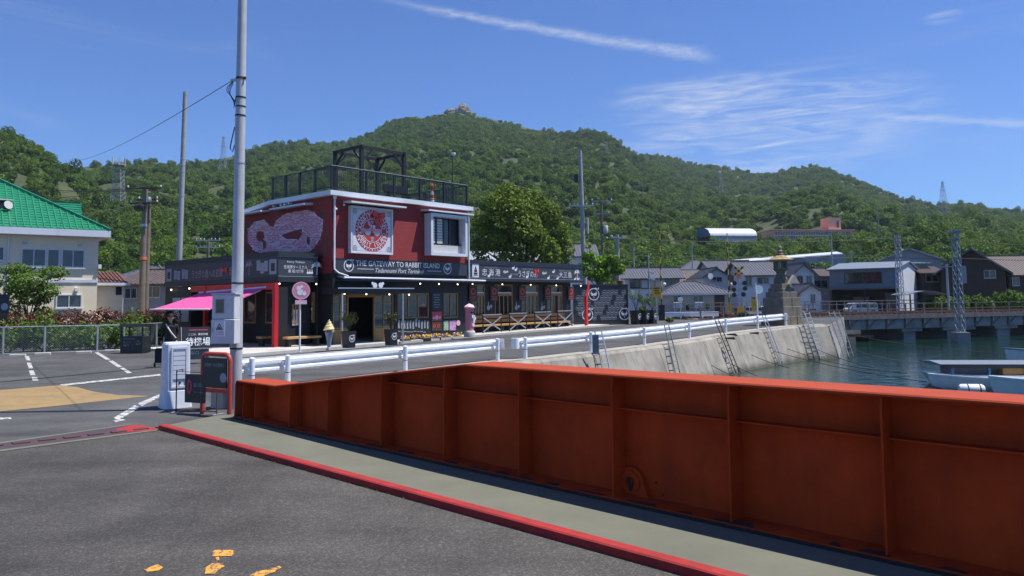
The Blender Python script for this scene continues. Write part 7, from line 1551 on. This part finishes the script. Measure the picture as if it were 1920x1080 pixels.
# ================================================================ boats
def boat(label, bow, L_, W_, H_, head, mt, rim, inner, name='moored_boat'):
    t = thing(name, label, 'boat', (bow[0],bow[1],WZ), head); n = 14; rows = []
    for i in range(n+1):
        s = i/n; x = s*L_; hw = W_/2*min(1,(math.sin(min(1,s*1.6)*math.pi/2))**.75) if s > 0 else .02; sh = H_*(1+.4*(1-s)**2.2); kz = -.12+.25*(1-min(1,s*3.0))**2*H_*2
        rake = -.35*H_*(1-min(1,s*4))
        rows.append([(x+rake*1.0,-hw,sh),(x+rake*.6,-hw*.88,sh*.45),(x,-hw*.45,kz),(x,hw*.45,kz),(x+rake*.6,hw*.88,sh*.45),(x+rake*1.0,hw,sh)])
    b_ = MB(); b_.add([v for r in rows for v in r], [(i*6+j,(i+1)*6+j,(i+1)*6+j+1,i*6+j+1) for i in range(n) for j in range(5)]+[tuple(n*6+j for j in range(6))]); b_.build('hull', M[mt], t, smooth=True)
    g = MB()
    for sd in (0,5):
        for i in range(n): p_, q_ = rows[i][sd], rows[i+1][sd]; g.beam(p_, q_, .09, .07)
    g.build('gunwale', M[rim], t)
    dk_ = MB(); k = 5; fl = [(r[0][0],r[0][1]*.97,r[0][2]-.04) for r in rows[:k+1]]+[(r[5][0],r[5][1]*.97,r[5][2]-.04) for r in reversed(rows[:k+1])]; dk_.add(fl, [tuple(range(len(fl)))]); dk_.build('foredeck', M[inner], t)
    fl = MB(); fl.add([(r[1][0],r[1][1]*.98,.12) for r in rows[k:]]+[(r[4][0],r[4][1]*.98,.12) for r in reversed(rows[k:])], [tuple(range(2*(n-k+1)))]); fl.build('sole', M[inner], t)
    for s in (.5,.7,.88): r = rows[int(s*n)]; MB().box(r[0][0]-.12,r[0][0]+.12,r[0][1]*.93,r[5][1]*.93,r[0][2]-.2,r[0][2]-.14).build('thwart', M[inner], t)
    return t
bA = G(1748,727,WZ); boat('white open boat with a white float beside it', bA, 5.2, 1.5, .40, R_(-14), 'boat_white', 'boat_white', 'boat_white')
bB = G(1868,748,WZ); boat('white boat nearest the girder at the right picture edge', bB, 6.5, 1.5, .58, R_(-24), 'boat_white', 'boat_white', 'boat_white')
bC = G(1894,688,WZ); boat('white and teal boat at the right edge farther out', bC, 6, 1.8, .7, R_(-12), 'boat_white', 'boat_teal', 'boat_white')
bD = G(1618,623,WZ); boat('flat teal boat moored under the bridge', bD, 4.6, 1.3, .35, R_(3), 'boat_teal', 'boat_teal', 'boat_teal')
p = G(1776,727,WZ); rf_ = thing('roofed_boat', 'flat-roofed work boat behind the white open boat', 'boat', (p[0],p[1],WZ), R_(-8)); L_ = 6.0
zr_ = hgt(1800,684,p)-WZ; MB().prism([(0,.1),(.2,-.1),(L_,-.1),(L_,.5),(-.3,.5)], (0,0,0), X3, Z3, (0,1.9,0)).build('hull', M['boat_white'], rf_); MB().prism([(-.15,zr_-.05),(2.1,zr_-.05),(2.0,zr_+.02),(1.0,zr_+.08),(-.05,zr_+.02)], (-.25,0,0), Y3, Z3, (L_+.25,0,0)).build('roof', M['wall_slate'], rf_); MB().box(-.3,L_,-.17,-.15,zr_-.14,zr_+.02).build('roof_edge', M['navy'], rf_)
for x in (.2,1.6,3.0,4.6): MB().box(x,x+.08,-.02,.06,.4,zr_-.03).build('roof_post', M['boat_blue'], rf_)
MB().box(.35,L_-.5,.5,1.5,.3,zr_-.06).build('cabin', M['wall_slate'], rf_); MB().box(2.2,3.0,.1,.6,.45,zr_-.12).build('crate', M['timber'], rf_)
p = G(1822,738,WZ); fl_ = thing('float_drum', 'white cylindrical float with dark bands beside the white boat', 'float', (p[0],p[1],WZ+.16), R_(-12)); rr_ = 10/FPX*p[1]; Lb = 21/FPX*p[1]
fo = MB().lathe([(.02,-Lb),(rr_*.75,-Lb),(rr_,-Lb*.8),(rr_,Lb*.8),(rr_*.75,Lb),(.02,Lb)], 16).build('drum', M['boat_white'], fl_, smooth=True); fo.rotation_euler = (0,R_(90),0)
for x in (-.25,.35): q = MB().lathe([(rr_*1.03,x*Lb*1.6),(rr_*1.03,x*Lb*1.6+.04)], 16).build('band', M['rope'], fl_); q.rotation_euler = (0,R_(90),0)
p = G(1585,640,WZ); wr_ = thing('wooden_raft', 'weathered wooden raft against the end of the quay', 'raft', (p[0],p[1],WZ), R_(10))
for i in range(6): MB().box(0,2.6,i*.3,i*.3+.26,.35+.02*(i%2),.45+.02*(i%2)).build('plank', M['wood_grey'], wr_)
MB().box(.1,.3,0,1.8,-.1,.35).box(2.2,2.4,0,1.8,-.1,.35).build('float_beam', M['timber_dark'], wr_)
# mooring ropes
ropes = [((1372,632),(1737,716),.3,'long mooring rope from the third ladder to the open boat'),((1365,642),(1480,690),.15,'slack mooring rope below the third ladder'),((1425,632),(1700,700),.4,'mooring rope from the fourth ladder out over the water'),((1290,655),(1375,705),.1,'short rope on the quay wall left of the black ladder'),((1590,652),(1690,676),.1,'pale rope from the quay end to the channel'),((1310,642),(1420,705),.15,'thin rope sagging across the quay wall'),((1600,628),(1900,662),.25,'faint long rope under the bridge to the far boat'),((1500,640),(1640,690),.15,'thin rope from the ladder before the lantern')]
for a, b, sag, lab in ropes:
    i = min(range(len(edge_pts)-1), key=lambda i: abs(G(a[0],a[1],-.5)[1]-edge_pts[i][1])); pa_ = G(a[0],a[1],-.35); pb_ = G(b[0],b[1],WZ+.15)
    tag(MB().path(catenary(pa_,pb_,sag,12), .016, 5).build('mooring_rope', M['rope']), lab, 'rope', None)
cl = MB(); p = G(1415,628,-.1)
for i in range(3): q = G((1373,1415,1368)[i],(630,627,637)[i]); t = thing('rope_heap', ['dark coil of rope at the third ladder top','dark net heap on the coping left of the fourth ladder','dark strap hanging over the coping edge'][i], 'rope', q); b_ = MB(); rnd = random.Random(i); b_.path([(.25*math.cos(k*.9)*rnd.uniform(.5,1),.18*math.sin(k*.9)*rnd.uniform(.5,1),.03+.012*(k%7)) for k in range(40)], .03, 5); b_.build('coil', M['rope'], t)

# ================================================================ trees near the terminal
d = 64; k = d/FPX; p = place(985,d,.3)
tree('camphor_tree', 'large rounded olive-green tree behind the terminal wing', p, [((x-985)*k, dy, hgt(x,y,p)-.3, rx*k, rx*k*.95, ry*k) for x, y, rx, ry, dy in ((958,362,36,28,0),(1000,372,38,30,1),(930,385,34,28,-1),(1030,400,36,34,0),(965,402,48,36,-1.5),(910,420,32,30,0),(1048,436,32,36,.5),(990,436,50,38,-1.5),(935,450,44,34,-.5),(1020,472,44,34,-1),(960,482,44,28,-.8),(898,462,26,26,0),(1062,470,24,34,.5),(905,490,24,20,0))], 3.4, 13500, .15, 'leaf_big', 5, tr=.34)
d = 58; k = d/FPX; p = place(1130,d,.3)
tree('young_tree', 'light green young tree beside the grey concrete pole', p, [((x-1130)*k, dy, hgt(x,y,p)-.3, rx*k, rx*k*.9, ry*k) for x, y, rx, ry, dy in ((1105,482,18,16,0),(1130,492,22,18,.3),(1152,488,20,14,0),(1095,505,20,18,-.3),(1125,515,26,18,.2),(1160,505,18,16,0),(1105,460,9,9,0))], 1.6, 2600, .13, 'leaf_bright', 6, tr=.1)
hp_('pale tiled roof glimpsed behind the camphor tree', 884, 1010, 492, 470, 86, 8, 'gx', GW, M['wall_grey'], 0); hp_('grey tiled roof glimpsed beside the grey concrete pole', 1072, 1118, 478, 458, 90, 7, 'gx', GW, M['tile_grey'], 0)
# ================================================================ wooded hills
def interp(x, xs, ys): return float(np.interp(x, xs, ys))
def vnoise(x, y, seed):
    r = np.random.RandomState(seed); P_ = r.rand(64,64); xi, yi = np.floor(x).astype(int), np.floor(y).astype(int); fx, fy = x-xi, y-yi; fx = fx*fx*(3-2*fx); fy = fy*fy*(3-2*fy); a = P_[xi%64,yi%64]; b = P_[(xi+1)%64,yi%64]; c = P_[xi%64,(yi+1)%64]; d = P_[(xi+1)%64,(yi+1)%64]
    return (a*(1-fx)+b*fx)*(1-fy)+(c*(1-fx)+d*fx)*fy-.5
def fbm(x, y, s, seed, o=4):
    t = 0; a = 1.0
    for i in range(o): t = t+a*vnoise(x/s, y/s, seed+i); s *= .5; a *= .5
    return t
def make_hill(name, ridge, rdist, foot, px0, px1, seed, spur, nu=150, nv=70, tall=5.0, conc=1.0):
    """ridge: skyline bearings; rdist / foot: plan distance of the ridge and of the foot along each bearing"""
    pxs = np.linspace(px0, px1, nu); rx, ry = zip(*ridge); V_ = np.zeros((nu,nv+12,3))
    for i, px in enumerate(pxs):
        py = interp(px, rx, ry); d = ray(px, py); az = math.atan2(d[0], d[1]); tel = d[2]/math.hypot(d[0],d[1]); Rr = interp(px, *zip(*rdist)); Rf = interp(px, *zip(*foot)); hr = CAM_H+tel*Rr-tall
        for j in range(nv+12):
            t = j/(nv-1); r = Rf+(Rr-Rf)*t
            if t <= 1: h = hr*(t**(1.15*conc))*(1-.0*t)
            else: h = hr*(1-.55*(t-1)*4)
            V_[i,j] = (r*math.sin(az), r*math.cos(az), h)
    t = np.linspace(0,(nv+11)/(nv-1),nv+12)[None,:]; env = np.clip(np.sin(np.pi*np.clip(t,0,1)),0,1)*np.clip(V_[:,:,2]/40,0.05,1); n1 = fbm(V_[:,:,0]+900,V_[:,:,1]+300,170.,seed,4); n2 = fbm(V_[:,:,0]+100,V_[:,:,1],45.,seed+9,3)
    V_[:,:,2] += env*(spur*n1+spur*.22*n2); V_[:,0,2] = -.3
    vs = V_.reshape(-1,3); m = nv+12; fs = [(i*m+j,(i+1)*m+j,(i+1)*m+j+1,i*m+j+1) for i in range(nu-1) for j in range(m-1)]
    me = bpy.data.meshes.new(name); me.from_pydata(vs.tolist(), [], fs); me.materials.append(M['forest_floor']); me.polygons.foreach_set('use_smooth',[True]*len(fs)); me.update(); o = link(name, me); struct(o); return o, V_
HILLS = []
SKY1 = [(-300,330),(130,303),(225,297),(290,293),(330,298),(400,290),(450,281),(470,269),(520,265),(560,262),(600,266),(640,265),(700,241),(740,216),(770,211),(800,214),(830,206),(850,200),(865,203),(878,206),(890,209),(930,218),(1000,235),(1060,244),(1100,240),(1130,247),(1160,268),(1180,284),(1220,305),(1300,345),(1400,395),(1500,440),(1600,470)]
HILLS.append(make_hill('mountain', SKY1, [(-300,620),(130,680),(450,720),(700,850),(870,900),(1100,860),(1300,700),(1600,420)], [(-300,150),(300,140),(900,150),(1200,165),(1600,180)], -120, 1560, 3, 34))
SKY2 = [(1060,300),(1160,286),(1220,284),(1260,288),(1300,302),(1340,303),(1400,317),(1440,319),(1480,311),(1520,305),(1560,312),(1600,330),(1650,350),(1700,370),(1750,376),(1800,371),(1850,379),(1920,386),(2100,400)]
HILLS.append(make_hill('ridge', SKY2, [(1060,1150),(1500,1050),(1750,900),(2100,800)], [(1060,300),(1450,210),(1700,150),(2100,140)], 1070, 2080, 14, 34))
SKY3 = [(-500,120),(-200,170),(-60,210),(0,234),(30,246),(60,263),(90,284),(110,297),(135,312),(170,335),(220,372),(280,415),(340,450)]
HILLS.append(make_hill('hill', SKY3, [(-500,420),(0,430),(340,330)], [(-500,120),(0,140),(340,230)], -420, 330, 25, 20, nu=90))
# foreground knoll with the school
SKY4 = [(1150,470),(1230,455),(1300,448),(1345,440),(1450,436),(1560,440),(1640,428),(1700,415),(1760,408),(1820,420),(1900,440),(2000,450)]
HILLS.append(make_hill('knoll', SKY4, [(1150,260),(1450,330),(1700,260),(2000,230)], [(1150,135),(1450,140),(1700,112),(2000,110)], 1160, 1990, 41, 6, nu=80, nv=40, tall=4.5))

# crown variants: leaf-sized faces on a lumpy volume, kept out of the scene and only instanced
def crown_mesh(seed, n, ls, sq):
    r = random.Random(seed); b_ = MB(); 
    for k in range(6): c = (r.uniform(-.45,.45), r.uniform(-.45,.45), r.uniform(.15,.75)*sq); leaves(b_, c, (r.uniform(.4,.62),)*2+(r.uniform(.35,.5)*sq,), n//6, ls, r, .62, lumpf(r))
    b_.mi = 0; b_.sphere((0,0,.40*sq), .40, 8, sq*.8)
    me = bpy.data.meshes.new('crown_variant'); me.from_pydata(b_.v, [], b_.f); me.materials.append(M['leaf_forest']); me.update(); return me
vcol = bpy.data.collections.new('crown_variants')
for i, (n, ls, sq) in enumerate(((1900,.075,1.0),(1900,.08,.85),(1800,.08,1.25),(2000,.07,.95),(1600,.085,1.45))):
    o = bpy.data.objects.new('crown_variant', crown_mesh(200+i, n, ls, sq)); vcol.objects.link(o)
def forest(name, label, pts, scl):
    me = bpy.data.meshes.new(name); me.from_pydata(pts, [], []); a = me.attributes.new('tree_scale','FLOAT_VECTOR','POINT'); a.data.foreach_set('vector', np.array(scl,dtype=np.float32).ravel())
    o = link(name, me); o['kind'] = 'stuff'; o['label'] = label; o['category'] = 'forest'
    ng = bpy.data.node_groups.new(name+'_scatter','GeometryNodeTree'); ng.interface.new_socket('Geometry',in_out='INPUT',socket_type='NodeSocketGeometry'); ng.interface.new_socket('Geometry',in_out='OUTPUT',socket_type='NodeSocketGeometry'); N = ng.nodes; L = ng.links
    gi, go = N.new('NodeGroupInput'), N.new('NodeGroupOutput'); ip = N.new('GeometryNodeInstanceOnPoints'); ci = N.new('GeometryNodeCollectionInfo'); ci.inputs['Collection'].default_value = vcol; ci.inputs['Separate Children'].default_value = True; ci.inputs['Reset Children'].default_value = True
    m2p = N.new('GeometryNodeMeshToPoints'); L.new(gi.outputs[0], m2p.inputs['Mesh']); L.new(m2p.outputs[0], ip.inputs['Points']); L.new(ci.outputs[0], ip.inputs['Instance']); ip.inputs['Pick Instance'].default_value = True
    rv = N.new('FunctionNodeRandomValue'); rv.data_type = 'INT'; rv.inputs[4].default_value = 0; rv.inputs[5].default_value = 4; L.new(rv.outputs[2], ip.inputs['Instance Index'])
    rr = N.new('FunctionNodeRandomValue'); rr.data_type = 'FLOAT_VECTOR'; rr.inputs[0].default_value = (-.15,-.15,0); rr.inputs[1].default_value = (.15,.15,6.28); L.new(rr.outputs[0], ip.inputs['Rotation'])
    na = N.new('GeometryNodeInputNamedAttribute'); na.data_type = 'FLOAT_VECTOR'; na.inputs[0].default_value = 'tree_scale'; L.new(na.outputs[0], ip.inputs['Scale']); L.new(ip.outputs[0], go.inputs[0])
    md = o.modifiers.new('scatter','NODES'); md.node_group = ng; return o
rng = np.random.RandomState(17)
CLEAR = [(1325,1440,420,450,999),(1440,1625,398,462,999),(1360,1580,470,500,999)]
def cover(V_, dens, smin, smax, rmax=2000, rmin=0):
    P_, S_ = [], []; nu, m, _ = V_.shape
    e1 = V_[1:,:-1]-V_[:-1,:-1]; e2 = V_[:-1,1:]-V_[:-1,:-1]; ar = np.abs(e1[:,:,0]*e2[:,:,1]-e1[:,:,1]*e2[:,:,0]); ar = ar*np.sqrt(1+(e2[:,:,2]/np.maximum(np.hypot(e2[:,:,0],e2[:,:,1]),.1))**2); ar[:,66:] *= .15 if m > 66 else 1
    cnt = rng.poisson(ar*dens); I, Jx = np.nonzero(cnt)
    for i, j in zip(I, Jx):
        for _ in range(cnt[i,j]):
            s, t = rng.rand(2); p = V_[i,j]*(1-s)*(1-t)+V_[i+1,j]*s*(1-t)+V_[i,j+1]*(1-s)*t+V_[i+1,j+1]*s*t
            q = CM.T@(p-CO)
            if q[2] > -1: continue
            px, py = 960-FPX*q[0]/q[2], PPY+FPX*q[1]/q[2]
            if px < -160 or px > 2080: continue
            if any(a < px < b and c < py < d for a, b, c, d, _ in CLEAR[:2]) and np.hypot(p[0],p[1]) < 345: continue
            k = smin*.85+(smax-smin*.85)*rng.rand()**1.6*(1.35 if rng.rand() < .1 else 1); P_.append(p-np.array([0,0,.25*k])); S_.append((k,k,k*rng.uniform(.85,1.25)))
    return P_, S_
for (o, V_), nm, dens, lab, s0, s1 in zip(HILLS, ('mountain_forest','ridge_forest','hill_forest','knoll_forest'), (.044,.032,.050,.054), ('dense green forest covering the central mountain','dense forest on the right-hand ridge','dark forest on the left hill','bushy woodland on the low knoll behind the houses'), (2.8,3.0,2.6,2.3), (5.4,5.8,4.8,4.2)):
    P_, S_ = cover(V_, dens, s0, s1); forest(nm, lab, P_, S_)
# ---- rock crags
def rock(label, px, py, d, rx, rz, seed, name='rock_outcrop'):
    c = at(px,py,d); t = MB(); r = random.Random(seed); bm = bmesh.new(); bmesh.ops.create_icosphere(bm, subdivisions=3, radius=1); lf = [lumpf(r) for _ in range(2)]
    for v in bm.verts: n = np.array(v.co); k = 1+.35*lf[0](n*1.6)+.22*lf[1](n*5)+r.uniform(-.06,.06); v.co = Vector((n[0]*rx*k, n[1]*rx*.8*k, n[2]*rz*k))
    me = bpy.data.meshes.new(name); bm.to_mesh(me); bm.free(); me.materials.append(M['rock']); return tag(link(name, me, None, c), label, 'rock')
for i, (px, py, d, rx, rz, lab) in enumerate(((867,207,892,7.5,8,'bare rock crag on the mountain summit'),(878,216,885,4,9,'pale rock face below the summit crag'),(845,211,890,5,5,'small rock left of the summit crag'),(836,232,840,4.5,4,'pale boulder on the slope below the summit'),(855,240,830,6,4,'bare rock patch under the summit'),(800,240,820,5,4,'grey rock patch left below the summit'),(818,265,780,5,3.5,'grey rock among trees halfway down'),(862,275,760,3.5,3,'small pale rock on the middle slope'),(1140,313,640,5,3,'orange-tinted rock cut below the mountain pylon'),(1062,300,700,4.5,3,'rock patch left of the mountain pylon'),(70,345,360,9,3,'purple-grey scree on the left hill'),(40,350,350,8,3,'grey scree at the left edge of the left hill'))): rock(lab,px,py,d,rx,rz,300+i)
# ---- pylons and radio mast
for px, yt, yb, d, w, lab, mt in ((418,255,325,520,5,'tall pale pylon on the slope left of the white pole','mast_grey'),(1138,265,310,640,4.5,'slim pylon on the mountain shoulder','mast_grey'),(1353,325,378,700,5,'slim pylon on the right ridge slope','mast_grey'),(1770,340,402,560,6,'pylon standing on the right ridge','mast_grey'),(418,247,260,1,0,'','')):
    if not lab: continue
    b_ = at(px,yb,d); h = float(at(px,yt,d)[2]-b_[2]); lattice(lab, b_, h, w, .6, 7, mt, 'pylon', [(h*.72,w*.9),(h*.84,w*.8),(h*.95,w*.6)], r=.09, cat='pylon')
b_ = at(221,378,240); h = float(at(222,303,240)[2]-b_[2]); rm = lattice('radio mast with antenna cage in front of the left hills', b_, h, 3.2, 2.0, 9, 'mast_grey', 'radio_mast', r=.07, cat='mast')
for k in range(6): a = k*math.pi/3; MB().box(-.15,.15,-.12,.12,h-1.5,h+1.2).build('antenna', M['shutter'], rm, loc=(2.0*math.cos(a),2.0*math.sin(a),0), rotz=a)
MB().lathe([(2.1,h-1.3),(2.1,h-1.1)], 12).build('platform', M['mast_grey'], rm)
# ---- white arched hall, pink school, long white canopy
def arch(label, x0, x1, yt, yb, d):
    a, b = at(x0,yb,d), at(x1,yb,d); w = float((b-a)[0]); h = float(at(x0,yt,d)[2]-a[2]); dep = 14; t = thing('arched_hall', label, 'hall', a, R_(12)); b_ = MB(); n = 14
    pr = [(dep*.5-dep*.5*math.cos(math.pi*i/n), h*.02+h*.98*math.sin(math.pi*i/n)) for i in range(n+1)]
    b_.add([(x,y,z) for x in (0,w) for y, z in pr], [(i,i+1,n+2+i,n+1+i) for i in range(n)]); b_.build('roof', M['tin_white'], t, smooth=True); MB().prism([(0,0),(dep,0)]+list(reversed(pr)), (-.02,0,0), Y3, Z3, (.02,0,0)).build('end_wall', M['boat_blue'], t); MB().prism([(0,0),(dep,0)]+list(reversed(pr)), (w,0,0), Y3, Z3, (.02,0,0)).build('end_wall', M['tin_white'], t); MB().box(0,w,.1,.3,-4,h*.03).build('side_wall', M['wall_grey'], t)
arch('white arched hall on the wooded hillside', 1332, 1428, 425, 442, 300)
a = at(1450,444,300); sc2 = thing('school', 'pink school building with stair tower on the wooded hillside', 'building', a, R_(8)); L_ = float(at(1612,446,300)[0]-a[0]); zs = lambda py: float(at(1530,py,300)[2]-a[2])
MB().box(0,L_,0,10,-6,zs(431)).build('wall', M['school_pink'], sc2); MB().box(-.5,L_+.5,-.5,10.5,zs(431),zs(429)).build('roof', M['school_pink'], sc2); xt = float(at(1565,446,300)[0]-a[0]); tw_ = MB().box(xt,xt+5.4,1,7,0,zs(406)).build('stair_tower', M['school_pink'], sc2); MB().box(xt+3.6,xt+4.4,.9,1,zs(425),zs(412)).build('tower_window', M['glass_dark'], tw_)
for i in range(15):
    x = 1.0+i*(L_-2)/15
    for za, zb2 in ((439,434.5),(447,442)): w_ = MB().box(x,x+1.7,-.1,.0,zs(za),zs(zb2)).build('window', M['glass_blue'], sc2); MB().box(x+.8,x+.9,-.14,-.1,zs(za),zs(zb2)).build('mullion', M['white_trim'], w_)
MB().box(0,L_,-.2,-.02,zs(441),zs(440)).build('white_band', M['wall_cream'], sc2)
a = at(1368,491,150); c = thing('white_canopy', 'long white shed roof stepping up behind the houses', 'roof', a, 0); b2 = at(1580,474,165)-a
for k in range(4):
    p_, q_ = b2*(k/4), b2*((k+1)/4); b_ = MB(); b_.add([p_+np.array([0,0,-.1]),q_+np.array([0,0,-.1]),q_+np.array([0,3,.45]),p_+np.array([0,3,.45]),p_+np.array([0,0,-.35]),q_+np.array([0,0,-.35])], [(0,1,2,3),(4,5,1,0)]); b_.build('roof_bay', M['tin_white'], c); MB().box(0,float(q_[0]-p_[0]),2.2,2.4,-9,.2).build('shed_wall', M['wall_grey'], c, loc=p_)

for i, (px, yt, d, r, lab) in enumerate(((1545,484,118,1.9,'round dark green tree above the slate workshop roof'),(1520,488,112,1.5,'small green tree behind the gable end house'),(1580,492,114,1.6,'bushy green tree left above the workshop'),(1215,482,112,2.4,'round tree behind the first grey roof'),(1255,478,125,2.8,'large round tree above the brown-roofed house'),(1625,470,110,2.6,'dark tree behind the workshop left end'))):
    p = place(px,d); h = hgt(px,yt,p)-ZB; tree('village_tree', lab, p, [(0,0,h-r*.8,r,r,r*.8),(-r*.7,.3,h-r*1.5,r*.8,r*.8,r*.7),(r*.7,-.3,h-r*1.5,r*.8,r*.8,r*.7),(0,-.4,h-r*2.1,r,r,r*.7)], max(.6,h-r*2.6), 1500, .2, 'leaf_dark' if i % 2 else 'leaf_bush', 500+i, 'trees among the houses', tr=.16)

# ================================================================ thin sea haze between the quay and the mountain
mh = bpy.data.materials.new('haze_air'); mh.use_nodes = True; nt = mh.node_tree
for n in list(nt.nodes):
    if n.type != 'OUTPUT_MATERIAL': nt.nodes.remove(n)
pvn = nt.nodes.new('ShaderNodeVolumePrincipled'); pvn.inputs['Color'].default_value = (.72, .86, 1.0, 1); pvn.inputs['Density'].default_value = .00013; pvn.inputs['Anisotropy'].default_value = .2
nt.links.new(pvn.outputs[0], nt.nodes['Material Output'].inputs['Volume'])
hz_ = MB().box(-1300, 1500, -500, 1700, -6, 330).build('haze', mh); hz_['kind'] = 'stuff'; hz_['label'] = 'thin pale sea haze over the harbour and hills'; hz_['category'] = 'haze'
